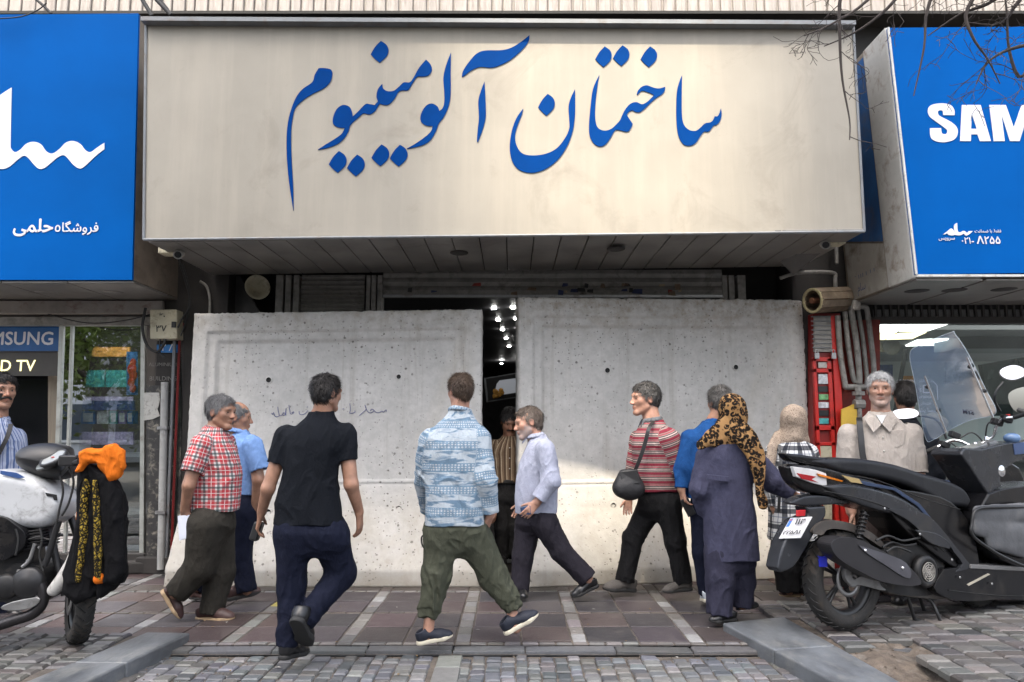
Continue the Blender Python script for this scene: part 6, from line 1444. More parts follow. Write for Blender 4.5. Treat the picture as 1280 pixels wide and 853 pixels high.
SO = {'blk': mat('black_shoe', (.010, .010, .011), .35, bs=.1), 'brn': mat('brown_shoe', (.055, .027, .024), .5, bs=.2), 'navy': mat('navy_trainer', (.006, .009, .020), .7, bs=.3, bscale=120), 'gry': mat('grey_suede', (.075, .068, .062), .9, bs=.3, bscale=90), 'wht': mat('white_trainer', (.45, .48, .52), .6), 's_blk': mat('black_sole', (.014, .014, .014), .7), 's_tan': mat('tan_sole', (.42, .30, .18), .7, dirt=(.2, .15, .1), ds=12), 's_wht': mat('cream_sole', (.52, .48, .38), .7, dirt=(.25, .22, .18), ds=12)}
down = (0, 0, -1)
# ================================================================== man in black, back turned, nearest to the camera
p = Person('man in black T-shirt and navy trousers walking away, small case in left hand', 4.78, 400, -.05, h=.005); p.facing = 150
p.head(409, 491.5, 45, 142, -4, 0, 0, 'black', line=.06, vol=.9, neck=(402, 522, 0), skin='tan', neck_r=.24)
L, rl = p.arm([(357, 546, 0), (335, 611, -.04), (327, 641, .06)], [10, 8, 5.6], (320, 668, .10, (1, .2, 0), -1, .55)); Rr, rr = p.arm([(431, 543, .03), (439, 606, .0), (449, 640, .10)], [10.5, 8.5, 5.8], (450.5, 667, .14, (-1, .2, 0), 1, .35))
p.top([(655, 344, 429, .118), (630, 345, 426, .125), (600, 353, 422, .125), (575, 357, 423, .128), (553, 357, 432, .128), (538, 364, 428, .112), (526, 379, 420, .085), (515, 388, 416, .06)], [([L[0], p.J(347, 580, -.02)], [14 * p.k, 12.5 * p.k], False), ([Rr[0], p.J(434, 576, .02)], [14.5 * p.k, 13.5 * p.k], False)], CL['blacktee'], 't_shirt', .0075, collar=False, k=.05, seed=1, neck_cut=1.12)
p.trousers([(690, 347, 435, .10, .0), (665, 345, 433, .115, 0), (648, 347, 425, .11, 0)], [([(367, 664, 0), (364, 733, .02), (358, 806, -.02)], [22, 15.5, 10.5]), ([(410, 664, .02), (428, 716, .12), (378, 778, -.08)], [23.5, 16.5, 12])], CL['navy'], .008, cuffs=None)
p.shoes([((350, 826, -.08), (385, 817, .16)), ((368, 776, -.22), (385, 812, .0))], SO['blk'], SO['s_blk'], high=.012)
p.finish()
t = thing('glasses_case', 'small black case held in the hand of the man in black', 'case', p.J(318, 664, .08)); mb = MB(); mb.obox(p.J(321, 664, .09), (.028, .035, .06), Matrix.Rotation(.3, 3, 'Y')); mb.build('case', M['black'], t, bevel=.014, seg=3)
# ================================================================== man in red plaid
p = Person('grey haired man in red plaid shirt walking right with white papers', 5.86, 268, 0, h=.005); p.facing = 80
p.head(277, 515.5, 43, 72, -3, 0, 0, 'grey', line=.07, vol=.6, neck=(269, 542, .02), skin='tan', neck_r=.24)
L, rl = p.arm([(252, 556, -.14), (236, 607, -.20), (231, 637, -.13)], [10, 7.2, 5.2], (233, 659, -.11, (.1, 1, 0), 1, .6))
A2, r2 = p.arm([(283, 553, .14), (291, 600, .2), (293, 628, .16)], [9, 7, 5])
p.top([(638, 238, 298, .135), (615, 238, 300, .14), (590, 238, 301, .145), (568, 240, 296, .16), (552, 243, 289, .15), (543, 250, 284, .10), (535, 256, 281, .07)], [([L[0], p.J(240, 590, -.19)], [12.5 * p.k, 12.5 * p.k], False), ([A2[0], p.J(290, 588, .19)], [11 * p.k, 11 * p.k], False)], CL['plaid'], amp=.006, seed=4, collar=.025)
p.trousers([(668, 242, 292, .12), (645, 240, 292, .13), (628, 242, 290, .125)], [([(270, 656, .08), (275, 716, .10), (264, 766, .06)], [22, 16.5, 13]), ([(259, 656, -.07), (250, 708, -.06), (219, 742, -.08)], [23, 17.5, 13])], CL['brown_t'], .0075, seed=6)
p.shoes([((245, 776, .06), (293, 776.5, .02)), ((200, 739, -.10), (223, 776, -.06))], SO['brn'], SO['s_tan'])
p.finish()
t = thing('paper_sheets', 'folded white papers held by the man in red plaid', 'paper', p.J(237, 660, -.12)); mb = MB()
for i in range(3): q = [p.J(222 + i, 645 + i, -.15 - .004 * i), p.J(249 + i, 643 + 2 * i, -.13 - .004 * i), p.J(253 - i, 669, -.13 - .004 * i), p.J(224 + i * 2, 676 - i, -.16 - .004 * i)]; mb.hexa(q[::-1], [v + Yv * .0015 for v in q[::-1]])
mb.build('sheets', mat('white_paper', (.62, .65, .74), .8, var=.04), t)
# ================================================================== man in light blue behind him
p = Person('bald grey man in light blue shirt half hidden behind the man in red plaid', 6.4, 303, 0, h=.0065); p.facing = 110
p.head(297, 522, 40, 105, -4, 0, 0, 'grey', 'bald', neck=(300, 545, 0), skin='tan', brow='grey')
L, rl = p.arm([(316, 556, -.12), (323, 600, -.14), (319, 635, -.06)], [9, 7, 5], (318, 655, -.02, (0, 1, 0), 1, .5)); A2, r2 = p.arm([(288, 556, .13), (272, 600, .12), (258, 640, .05)], [9, 7, 5], (246, 662, .0, (0, -1, 0), 1, .6))
p.top([(618, 284, 323, .12), (598, 283, 324, .125), (575, 283, 325, .13), (556, 286, 322, .13), (546, 290, 314, .09), (538, 294, 308, .06)], [([L[0], p.J(325, 588, -.14)], [11.5 * p.k, 11 * p.k], False), ([A2[0], p.J(277, 592, .12)], [11 * p.k, 10 * p.k], False)], CL['ltblue'], amp=.006, seed=8, collar=.02)
p.trousers([(645, 284, 318, .115), (625, 284, 322, .12), (608, 285, 322, .12)], [([(305, 640, -.03), (299, 692, -.02), (309, 738, -.02)], [18, 14, 11]), ([(295, 640, .08), (268, 692, .10), (246, 735, .10)], [17, 13, 10])], CL['navy'], .007, seed=9)
p.shoes([((282, 752, -.05), (327, 742, .05)), ((236, 749, .08), (262, 750, .10))], SO['brn'], SO['s_blk'])
p.finish()
t = thing('carrier_bag', 'small black bag with pale print hanging beside the knee of the light blue man', 'bag', p.J(240, 690, 0)); mb = MB(); q = [p.J(234, 676, -.02), p.J(247, 673, -.02), p.J(245, 702, -.02), p.J(231, 705, -.02)]; mb.hexa(q[::-1], [v + Yv * .05 for v in q[::-1]]); mb.build('bag', mat('black_plastic_bag', (.015, .016, .02), .35, bs=.4, bscale=20), t, bevel=.01)
mb = MB(); mb.tube(smooth3([p.J(236, 676, -.0), p.J(243, 664, -.0), p.J(246, 674, -.0)]), .004, 6); mb.build('handle', M['black'], t)
mb = MB(); 
for k in range(3): a, b_ = p.J(235, 682 + 6 * k, -.026), p.J(244 - k, 681 + 6 * k, -.026); mb.tube([a, b_], .002, 4)
mb.build('print', M['plaster'], t)
# ================================================================== man in printed shirt
p = Person('man in blue and white patterned shirt and olive joggers walking away to the right', 5.14, 580, 0, h=.005); p.facing = 160
p.head(575, 489, 42.5, 212, -2, 0, 0, 'brown', line=.05, vol=.75, neck=(574, 516, 0), skin='fair', neck_r=.245)
L, rl = p.arm([(537, 551, 0), (531, 596, .06), (534, 636, .20)], [11, 8.5, 6], (533, 662, .24, (1, .2, 0), -1, .5)); Rr, rr = p.arm([(598, 549, -.02), (607, 598, -.08), (613, 643, -.02)], [11.5, 9, 6], (603, 671, .03, (-.8, .6, -.1), 1, .45))
p.top([(656, 531, 606, .125, -.01), (638, 532, 607, .13, -.01), (600, 532, 609, .135), (570, 531, 611, .14), (548, 531, 610, .135), (534, 541, 602, .105), (522, 557, 592, .08), (512, 563, 588, .065)], [([L[0], L[1], p.J(534, 640, .19)], [14 * p.k, 11.5 * p.k, 8.5 * p.k], True), ([Rr[0], Rr[1], p.J(612, 640, -.03)], [14.5 * p.k, 12.5 * p.k, 9.5 * p.k], True)], CL['print'], amp=.0085, seed=11, collar=.02, k=.05)
p.trousers([(690, 536, 603, .105), (662, 532, 605, .12), (642, 533, 604, .12)], [([(553, 664, 0), (546, 718, -.02), (537, 760, -.05)], [20.5, 16, 12]), ([(589, 664, .02), (617, 722, .06), (637, 752, .04)], [21, 16.5, 12])], CL['olive'], .011, seed=12, cuffs=.055)
p.body.u(RC(p.J(537, 770, -.05), p.J(535, 795, -.05), 6.5 * p.k, 6.5 * p.k), .01); p.body.u(RC(p.J(640, 765, .04), p.J(645, 785, .03), 6.5 * p.k, 6.5 * p.k), .01)
p.shoes([((521, 807, -.07), (567, 797, -.02)), ((631, 795, .02), (675, 770, .05))], SO['navy'], SO['s_wht'], lace=mat('orange_trim', (.5, .22, .03), .6), high=.008, chunky=1.05)
p.finish()
mb = MB(); q = smooth3([p.J(531, 668, .2), p.J(527, 672, .18), p.J(528, 682, .18), p.J(533, 688, .2)]); mb.tube(q, .006, 6); mb.build('wrist_strap', M['black'], p.t)
# ================================================================== man in the entrance gap
p = Person('moustached man in brown striped shirt looking down in the gap between the barriers', 7.72, 637, 0, 'people around the entrance', h=.006); p.facing = 0
p.head(637.5, 527, 33, 8, -24, 0, -.03, 'black', line=.09, vol=.8, neck=(637, 547, .03), skin='dark', moust=True)
L, rl = p.arm([(619, 560, 0), (613, 600, -.02), (618, 632, -.12)], [8, 6, 4.6], (620, 650, -.16, (-1, 0, 0), 1, .5)); Rr, rr = p.arm([(653, 560, 0), (658, 600, -.02), (654, 632, -.12)], [8, 6, 4.6], (652, 650, -.16, (1, 0, 0), -1, .5))
p.top([(603, 618, 655, .13), (585, 616, 656, .135), (565, 615, 657, .13), (555, 620, 653, .11), (546, 628, 647, .07)], [([L[0], L[1], p.J(617, 629, -.10)], [10 * p.k, 8 * p.k, 6.5 * p.k], True), ([Rr[0], Rr[1], p.J(654, 629, -.1)], [10 * p.k, 8 * p.k, 6.5 * p.k], True)], CL['bstripe'], amp=.006, seed=14, collar=.015)
p.trousers([(630, 619, 654, .12), (600, 619, 654, .13)], [([(628, 622, 0), (628, 660, -.02), (629, 696, 0)], [12, 9.5, 8]), ([(645, 622, 0), (646, 660, -.02), (647, 696, 0)], [12, 9.5, 8])], CL['blacktr'], .006, seed=15)
p.belt(601, 618.5, 654.5, .134, CL['belt']); p.shoes([((629, 699, .1), (627, 708, -.15)), ((647, 699, .1), (649, 708, -.15))], SO['blk'], SO['s_blk']); p.finish()
mb = MB()
for k in range(3): mb.sphere(p.J(637, 560 + 13 * k, -.142), .007, 8)
mb.build('buttons', M['plaster'], p.t)
# ================================================================== bearded man in pale shirt
p = Person('grey bearded man in pale lavender shirt stepping left past the entrance gap', 6.55, 675, 0, h=.0055); p.facing = -85
p.head(660, 529, 40, -80, -10, 6, 0, 'ginger', line=.065, vol=.5, beard=.9, neck=(670, 554, 0), skin='fair', brow='grey')
L, rl = p.arm([(682, 562, -.15), (689, 601, -.20), (671, 628, -.20)], [8.5, 7, 5], (660, 641, -.22, (-.1, 1, 0), -1, .5)); A2, r2 = p.arm([(668, 560, .14), (664, 600, .18), (654, 628, .12)], [8, 6.5, 4.6], (648, 640, .1, (0, -1, 0), 1, .6))
p.top([(641, 645, 696, .13), (622, 644, 696, .14), (600, 646, 697, .145), (578, 650, 697, .15), (562, 657, 694, .15), (552, 661, 688, .10), (544, 664, 681, .065)], [([L[0], L[1], p.J(674, 624, -.2)], [11.5 * p.k, 10 * p.k, 8.5 * p.k], True), ([A2[0], A2[1], p.J(657, 622, .13)], [10 * p.k, 9 * p.k, 8 * p.k], True)], CL['grey_s'], amp=.008, seed=17, collar=.02)
p.trousers([(662, 645, 695, .115), (640, 646, 694, .125), (630, 648, 693, .12)], [([(681, 654, -.06), (702, 690, -.05), (735, 724, -.08)], [16, 12.5, 11]), ([(661, 654, .07), (653, 696, .05), (649, 738, .02)], [16.5, 12.5, 10.5])], CL['char'], .007, seed=18)
p.shoes([((749, 733, -.05), (715, 749, -.10)), ((652, 741, .1), (654, 750, -.12))], SO['blk'], SO['s_blk']); p.finish()
t = thing('wallet', 'dark blue wallet in the hand of the grey bearded man', 'wallet', p.J(657, 639, -.2)); q = [p.J(650, 635, -.20), p.J(663, 632, -.23), p.J(664, 643, -.23), p.J(652, 646, -.20)]; mb = MB(); mb.hexa(q[::-1], [v + Yv * .02 for v in q[::-1]]); mb.build('cover', mat('blue_wallet', (.02, .045, .11), .5), t, bevel=.004)
# ================================================================== man in striped polo
p = Person('grey haired man in striped polo shirt striding left with a crossbody bag', 6.62, 822, 0, h=.0055); p.facing = -80
p.head(806, 499, 41.5, -78, 0, 0, 0, 'salt', line=.07, vol=.7, neck=(815, 527, 0), skin='fair', neck_r=.245)
L, rl = p.arm([(836, 549, -.13), (848, 584, -.10), (851, 618, .08)], [10, 8, 5.5], (848, 640, .12, (-.2, 1, 0), -1, .5)); A2, r2 = p.arm([(798, 549, .15), (792, 590, .2), (786, 622, .1)], [9, 7, 5], (784, 642, .06, (0, -1, 0), 1, .5))
p.top([(614, 797, 849, .14), (595, 794, 850, .15), (575, 792, 850, .16), (555, 790, 847, .175), (543, 793, 842, .16), (533, 800, 833, .11), (524, 806, 827, .07)], [([L[0], p.J(850, 586, -.10)], [13.5 * p.k, 12.5 * p.k], False), ([A2[0], p.J(792, 588, .18)], [11 * p.k, 10 * p.k], False)], CL['polo'], amp=.006, seed=21, collar=.025, collar_m=CL['greycol'], k=.045)
p.trousers([(645, 797, 851, .12), (622, 798, 851, .135), (604, 799, 849, .135)], [([(813, 634, .07), (792, 672, .06), (781, 726, .05)], [15, 12, 11]), ([(836, 634, -.06), (844, 676, -.08), (855, 728, -.08)], [15.5, 12, 11])], CL['blacktr'], .007, seed=22)
p.shoes([((795, 740, .08), (753, 739, .0)), ((866, 738, -.10), (828, 742, -.10))], SO['gry'], SO['s_blk'], high=.01); p.finish()
t = thing('crossbody_bag', 'black crossbody bag on the hip of the man in striped polo', 'bag', p.J(785, 605, -.15)); v = VOL(.006)
b0 = p.J(786, 604, -.16); v.u(EL(b0, (.105, .06, .14)), .02); v.u(RC(p.J(776, 611, -.16), p.J(795, 612, -.16), .07, .07), .05); v.cut((0, 0, 1), p.J(786, 587, -.16), .01); solid('pouch', v, mat('black_nylon', (.012, .012, .014), .6, bs=.3), t, folds(.006, (10, 10, 5), 4))
mb = MB(); q = [p.J(775, 590, -.20), p.J(797, 587, -.23), p.J(800, 604, -.235), p.J(778, 608, -.225)]; mb.hexa(q[::-1], [v_ + Yv * .012 for v_ in q[::-1]]); mb.build('flap', M['black'], t, bevel=.005)
mb = MB(); sp_ = smooth3([p.J(817, 526, -.10), p.J(811, 536, -.205), p.J(806, 555, -.215), p.J(799, 576, -.215), p.J(792, 592, -.20)], 5)
for i in range(len(sp_) - 1): a, b_ = sp_[i], sp_[i + 1]; mb.hexa([a - X * .017, b_ - X * .017, b_ + X * .017, a + X * .017], [q - Yv * .004 for q in (a - X * .017, b_ - X * .017, b_ + X * .017, a + X * .017)])
mb.build('strap', M['black'], t)
# ================================================================== man in royal blue behind the woman
p = Person('man in royal blue shirt seen from behind, mostly hidden by the woman in leopard scarf', 6.3, 885, 0, h=.0065); p.facing = 185
p.head(899, 503, 39, 195, 0, 0, 0, 'salt', line=.06, vol=1.0, neck=(893, 526, 0), skin='tan')
L, rl = p.arm([(863, 549, 0), (854, 585, -.03), (852, 612, -.06)], [9, 7, 5.2], (856, 633, -.09, (1, .3, 0), -1, .7)); A2, r2 = p.arm([(918, 546, .02), (926, 590, .05), (925, 622, 0)], [9, 7, 5])
p.top([(622, 858, 922, .12), (600, 857, 922, .13), (570, 856, 924, .135), (550, 859, 922, .13), (537, 868, 915, .10), (527, 880, 907, .07)], [([L[0], L[1], p.J(852, 610, -.05)], [11.5 * p.k, 9.5 * p.k, 7 * p.k], True), ([A2[0], A2[1], p.J(925, 616, .0)], [11.5 * p.k, 9.5 * p.k, 7 * p.k], True)], CL['royal'], amp=.0075, seed=24, collar=.02)
p.trousers([(645, 864, 920, .11), (615, 862, 920, .12)], [([(879, 640, 0), (878, 690, .0), (884, 742, .02)], [15, 11.5, 9.5]), ([(906, 640, .05), (910, 690, .10), (918, 735, .12)], [15, 11.5, 9.5])], CL['navy'], .006, seed=25)
p.shoes([((886, 754, -.10), (881, 751, .15)), ((921, 744, .0), (917, 741, .25))], SO['wht'], SO['s_wht']); p.finish()
t = thing('mobile_phone', 'dark mobile phone in the hand of the man in royal blue', 'phone', p.J(858, 635, -.1)); mb = MB(); mb.obox(p.J(860, 634, -.1), (.036, .006, .075), Matrix.Rotation(-.45, 3, 'Y')); mb.build('case', M['black'], t, bevel=.008)
# ================================================================== woman in leopard scarf
def scarf(p, c, H, R, m, tails, spread, name='headscarf', face=True, amp=.007, seed=0):
    T = lambda q: c + R @ (Vector(q) * H); Rn = np.array(R); v = VOL(.006)
    v.u(EL(T((0, -.10, .11)), (.42 * H, .50 * H, .45 * H), Rn), .03); v.u(EL(T((0, .06, -.14)), (.36 * H, .36 * H, .46 * H), Rn), .05 * H * 2)
    for a, b, ra, rb in spread: v.u(RC(a, b, ra, rb), .05)
    for pts, rs in tails: v.u(CH(pts, rs, squash=((0.2, -.97, 0.1), .36)), .04)
    if face: v.sub(EL(T((0, .44, -.06)), (.26 * H, .30 * H, .38 * H), Rn), .03 * H)
    return solid(name, v, m, p.t, folds(amp, (11, 11, 7), seed))
p = Person('woman in grey violet coat and leopard print headscarf, arm reaching towards the scooter', 5.72, 915, 0, h=.0055); p.facing = 125
p.head(918, 514, 38, 122, -6, 0, 0, None, neck=(913, 546, 0), skin='tan', ears=False, brow='black')
J = p.J
scarf(p, p.c, p.H, p.R, CL['leo'], [([J(905, 535, -.08), J(888, 548, -.10), J(876, 557, -.10)], [.06, .06, .035])], [(J(915, 525, 0), J(912, 540, 0), .10, .13), (J(896, 551, -.04), J(932, 549, -.04), .075, .085)], amp=.008, seed=3)
FL = Bike(Vector((0, 5.72, 0)), 0.0, None); v = VOL(.0055)
v.u(POLY(FL, cr([(928, 528), (940, 536), (951, 556), (957, 572), (956, 592), (953, 610), (958, 626), (957, 636), (950, 635), (946, 618), (943, 596), (936, 572), (922, 552)], 3), .17, .020), .02); v.u(POLY(FL, cr([(915, 530), (935, 545), (944, 570), (946, 590), (941, 588), (930, 562), (912, 548)], 3), .185, .018), .02)
solid('scarf_tail', v, CL['leo'], p.t, folds(.011, (14, 14, 4), 6))
L, rl = p.arm([(884, 572, .02), (876, 612, -.02), (882, 640, .10)], [10, 8, 6], (886, 655, .12, (1, 0, 0), -1, .5)); Rr, rr = p.arm([(938, 570, -.02), (966, 602, -.04), (990, 617, -.06)], [10, 7.5, 5], (1002, 624, -.07, (-.2, .8, -.5), -1, .6, .9))
p.top([(699, 882, 948, .14, .02), (675, 881, 947, .15, .02), (640, 880, 942, .15, .01), (610, 881, 938, .14), (585, 880, 941, .14), (565, 880, 946, .145), (552, 887, 938, .12), (542, 900, 926, .08)], [([L[0], L[1], J(881, 640, .08)], [14 * p.k, 12.5 * p.k, 10 * p.k], False), ([Rr[0], Rr[1], J(990, 617, -.06)], [14.5 * p.k, 12 * p.k, 8.5 * p.k], False)], CL['coat'], 'coat', .0075, seed=27, collar=False, k=.05, f=(9, 9, 2))
mb = MB(); q = [J(884, 593, -.168), J(912, 596, -.175), J(912, 603, -.175), J(884, 600, -.168)]; mb.hexa(q[::-1], [v + Yv * .02 for v in q[::-1]]); mb.build('back_tab', CL['coat'], p.shirt, bevel=.004)
p.trousers([(715, 885, 944, .11, .02), (680, 884, 944, .12, .02)], [([(899, 690, .0), (900, 725, -.01), (899, 768, -.03)], [17, 16, 14.5]), ([(928, 690, .06), (927, 725, .08), (927, 755, .10)], [16, 15, 13.5])], CL['mauve_t'], .007, seed=28)
p.shoes([((921, 776, -.02), (886, 779, -.08)), ((920, 763, .1), (949, 759, .12))], SO['blk'], SO['s_blk']); p.finish()
mb = MB(); T = lambda q: p.c + p.R @ (Vector(q) * p.H)
for sx in (-1, 1): mb.lathe([(.075 * p.H, -.004), (.085 * p.H, 0), (.075 * p.H, .004)], T((sx * .13, .42, .01)), p.R @ Vector((0, 1, 0)), 14); mb.tube([T((sx * .21, .41, .02)), T((sx * .33, .1, .02))], .002, 5)
mb.build('spectacles', M['black'], p.t)
# ================================================================== woman in check coat
p = Person('woman in speckled beige headscarf and blue white check coat behind the scooter tail', 6.45, 990, 0, h=.0065); p.facing = 140
p.head(994, 526, 36, 135, -6, 0, 0, None, neck=(992, 552, 0), skin='tan', ears=False); J = p.J
scarf(p, p.c, p.H, p.R, CL['speck'], [([J(972, 545, .0), J(965, 560, -.1), J(963, 578, -.12), J(964, 598, -.12)], [.04, .045, .045, .035])], [(J(992, 532, 0), J(990, 546, 0), .10, .11), (J(978, 552, 0), J(1004, 552, 0), .055, .055)], seed=5)
L, rl = p.arm([(968, 566, 0), (964, 604, -.02), (968, 636, -.04)], [8, 7, 5], (970, 652, -.05, (1, 0, 0), -1, .5)); A2, r2 = p.arm([(1012, 566, 0), (1022, 602, .02), (1022, 634, -.02)], [8, 7, 5], (1022, 652, -.03, (-1, 0, 0), 1, .5))
p.top([(674, 961, 1024, .16), (640, 962, 1022, .16), (605, 962, 1020, .15), (575, 962, 1018, .14), (560, 966, 1014, .12), (550, 978, 1004, .08)], [([L[0], L[1], J(968, 632, -.03)], [11 * p.k, 10 * p.k, 8 * p.k], False), ([A2[0], A2[1], J(1022, 630, -.02)], [11 * p.k, 10 * p.k, 8 * p.k], False)], CL['check'], 'coat', .007, seed=31, collar=False)
p.trousers([(690, 966, 1018, .12), (665, 966, 1018, .13)], [([(980, 680, 0), (982, 710, 0), (984, 738, 0)], [14, 13, 12.5]), ([(1002, 680, .03), (1003, 710, .05), (1004, 738, .06)], [14, 13, 12])], CL['blacktr'], .006, seed=32)
p.shoes([((1000, 746, .05), (974, 746, -.02)), ((1012, 742, .12), (994, 743, .1))], SO['brn'], SO['s_tan']); p.finish()
mb = MB(); pts = smooth3([J(974, 556, -.10), J(976, 580, -.165), J(975, 610, -.17), J(973, 640, -.16)], 4)
for i in range(len(pts) - 1): a, b_ = pts[i], pts[i + 1]; mb.hexa([a - X * .012, b_ - X * .012, b_ + X * .012, a + X * .012], [q - Yv * .004 for q in (a - X * .012, b_ - X * .012, b_ + X * .012, a + X * .012)])
mb.build('bag_strap', M['black'], p.t)
# ================================================================== old man behind the scooter
p = Person('white haired old man in beige shirt with black strap behind the scooter', 6.25, 1100, 0, 'people around the entrance', h=.005); p.facing = -22
p.head(1100, 487.5, 44, -24, 2, -2, 0, 'white', line=.075, vol=.75, beard=.35, neck=(1101, 519, .02), skin='old', brow='grey', neck_r=.24); J = p.J
L, rl = p.arm([(1062, 545, 0), (1058, 598, .0), (1064, 640, -.06)], [11, 8.5, 6], (1068, 662, -.1, (-1, .2, 0), -1, .5)); Rr, rr = p.arm([(1138, 543, 0), (1147, 596, 0), (1145, 640, -.06)], [11, 8.5, 6], (1142, 662, -.1, (1, .2, 0), 1, .5))
p.top([(590, 1064, 1140, .15), (580, 1063, 1140, .15), (555, 1062, 1140, .14), (540, 1064, 1136, .125), (527, 1076, 1124, .10), (516, 1086, 1114, .07)], [([L[0], L[1], J(1063, 636, -.05)], [14 * p.k, 12 * p.k, 9 * p.k], True), ([Rr[0], Rr[1], J(1145, 636, -.05)], [14 * p.k, 12 * p.k, 9 * p.k], True)], CL['old_s'], amp=.008, seed=34, collar=.012, k=.05)
p.trousers([(640, 1066, 1139, .13), (594, 1065, 1139, .142)], [([(1085, 630, 0), (1085, 690, 0), (1086, 742, 0)], [19, 15, 12]), ([(1120, 630, 0), (1120, 690, 0), (1120, 742, 0)], [19, 15, 12])], plain('brown_trousers', (.06, .045, .042)), .006, seed=35)
p.belt(598, 1063, 1141, .155, CL['belt'], hh=.022); p.shoes([((1086, 749, .1), (1083, 757, -.14)), ((1120, 749, .1), (1123, 757, -.14))], SO['blk'], SO['s_blk']); p.finish()
mb = MB()
for k, (px, py) in enumerate(((1103, 530), (1104, 547), (1105, 564), (1105, 580))): mb.sphere(J(px, py, -.138 - .006 * k), .0075, 8)
mb.build('buttons', M['plaster'], p.shirt)
for W3 in ([(1086, 514, -.06), (1094, 519, -.125), (1102, 531, -.152), (1092, 541, -.155), (1081, 525, -.11)], [(1116, 514, -.06), (1109, 519, -.125), (1103, 531, -.152), (1113, 541, -.155), (1122, 525, -.11)]): q = [J(*w_) for w_ in W3]; mb = MB(); mb.hexa(q if W3[0][0] < 1100 else q[::-1], [v + Yv * .012 for v in (q if W3[0][0] < 1100 else q[::-1])]); mb.build('collar_wing', CL['old_s'], p.shirt, bevel=.003)
mb = MB(); q = [J(1095, 519, -.128), J(1108, 519, -.128), J(1102.5, 530, -.150)]; mb.hexa(q[::-1], [v + Yv * .01 for v in q[::-1]]); mb.build('undershirt', mat('undershirt', (.5, .5, .5), .8), p.t)
mb = MB(); q = [J(1113, 538, -.142), J(1131, 537, -.128), J(1130, 556, -.137), J(1121, 560, -.146), J(1114, 557, -.148)]; mb.hexa(q[::-1], [v + Yv * .02 for v in q[::-1]]); mb.build('pocket', CL['old_s'], p.shirt, bevel=.003)
mb = MB(); pts = smooth3([J(1074, 522, .02), J(1074, 527, -.10), J(1076, 548, -.143), J(1078, 568, -.158), J(1083, 590, -.162)], 5)
for i in range(len(pts) - 1): a, b_ = pts[i], pts[i + 1]; mb.hexa([a - X * .024, b_ - X * .024, b_ + X * .024, a + X * .024], [q - Yv * .008 for q in (a - X * .024, b_ - X * .024, b_ + X * .024, a + X * .024)])
mb.build('shoulder_strap', M['black'], p.t)
# ================================================================== black haired man behind him
p = Person('black haired man in black seen from behind at the right shop window', 6.95, 1140, 0, 'people around the entrance', h=.0065); p.facing = 180
p.head(1131, 496, 37, 172, 0, 0, 0, 'black', line=.05, vol=1.2, neck=(1133, 522, 0), skin='tan'); J = p.J
L, rl = p.arm([(1107, 546, 0), (1102, 590, .03), (1106, 622, .1)], [9, 7, 5]); Rr, rr = p.arm([(1160, 546, 0), (1170, 590, -.03), (1172, 622, .02)], [9, 7, 5], (1172, 640, .03, (-1, 0, 0), 1, .5))
p.top([(640, 1108, 1166, .12), (600, 1106, 1166, .13), (560, 1104, 1166, .13), (545, 1108, 1161, .12), (533, 1117, 1150, .10), (524, 1123, 1144, .06)], [([L[0], L[1], J(1106, 620, .1)], [11.5 * p.k, 10 * p.k, 8 * p.k], False), ([Rr[0], Rr[1], J(1172, 618, .02)], [11.5 * p.k, 10 * p.k, 8 * p.k], False)], CL['blacktee'], 'jacket', .007, seed=38, collar=.03)
p.trousers([(660, 1110, 1164, .12), (636, 1110, 1164, .12)], [([(1123, 650, 0), (1123, 690, 0), (1123, 738, 0)], [15, 12, 10]), ([(1150, 650, 0), (1150, 690, 0), (1150, 738, 0)], [15, 12, 10])], CL['navy'], .006, seed=39)
p.shoes([((1123, 742, -.12), (1123, 739, .15)), ((1150, 742, -.12), (1150, 739, .15))], SO['blk'], SO['s_blk']); p.finish()
# ================================================================== man on the phone at the left edge
p = Person('moustached man in blue striped shirt phoning at the left edge by the shop window', 6.1, -2, 0, 'people around the entrance', h=.0055); p.facing = 50
p.head(2, 489, 45, 55, 0, 0, 0, 'black', line=.11, vol=.7, neck=(-3, 520, 0), skin='tan', moust=True); J = p.J
L, rl = p.arm([(-34, 550, -.08), (-42, 600, -.22), (-16, 540, -.24)], [11, 9, 6], (-6, 512, -.20, (.4, 1, 0), 1, .7)); Rr, rr = p.arm([(18, 548, .10), (26, 600, .12), (28, 645, .06)], [10, 8, 6], (30, 668, .04, (-1, 0, 0), 1, .5))
p.top([(660, -38, 22, .15), (620, -40, 24, .15), (585, -40, 24, .15), (560, -41, 25, .15), (545, -36, 22, .13), (532, -20, 12, .10), (522, -12, 7, .07)], [([L[0], p.J(-40, 584, -.18)], [14 * p.k, 13 * p.k], False), ([Rr[0], p.J(25, 588, .12)], [12.5 * p.k, 12 * p.k], False)], CL['phone'], amp=.007, seed=41, collar=.02)
p.trousers([(700, -38, 20, .13), (655, -38, 21, .13)], [([(-22, 690, -.05), (-22, 730, -.05), (-22, 775, -.05)], [18, 14, 12]), ([(6, 690, .05), (6, 730, .05), (6, 770, .05)], [18, 14, 12])], CL['navy'], .006, seed=42)
p.shoes([((-28, 778, -.05), (0, 782, -.15)), ((0, 772, .05), (28, 774, -.02))], SO['blk'], SO['s_blk']); p.finish()
t = thing('mobile_phone', 'mobile phone pressed to the ear of the moustached man at left', 'phone', J(-6, 503, -.2)); mb = MB(); mb.obox(J(-5, 502, -.17), (.007, .035, .07), Matrix.Rotation(.35, 3, 'Y')); mb.build('case', M['black'], t, bevel=.006)
mb = MB(); pts = smooth3([J(14, 530, -.06), J(10, 545, -.14), J(0, 565, -.165), J(-14, 590, -.165)], 4)
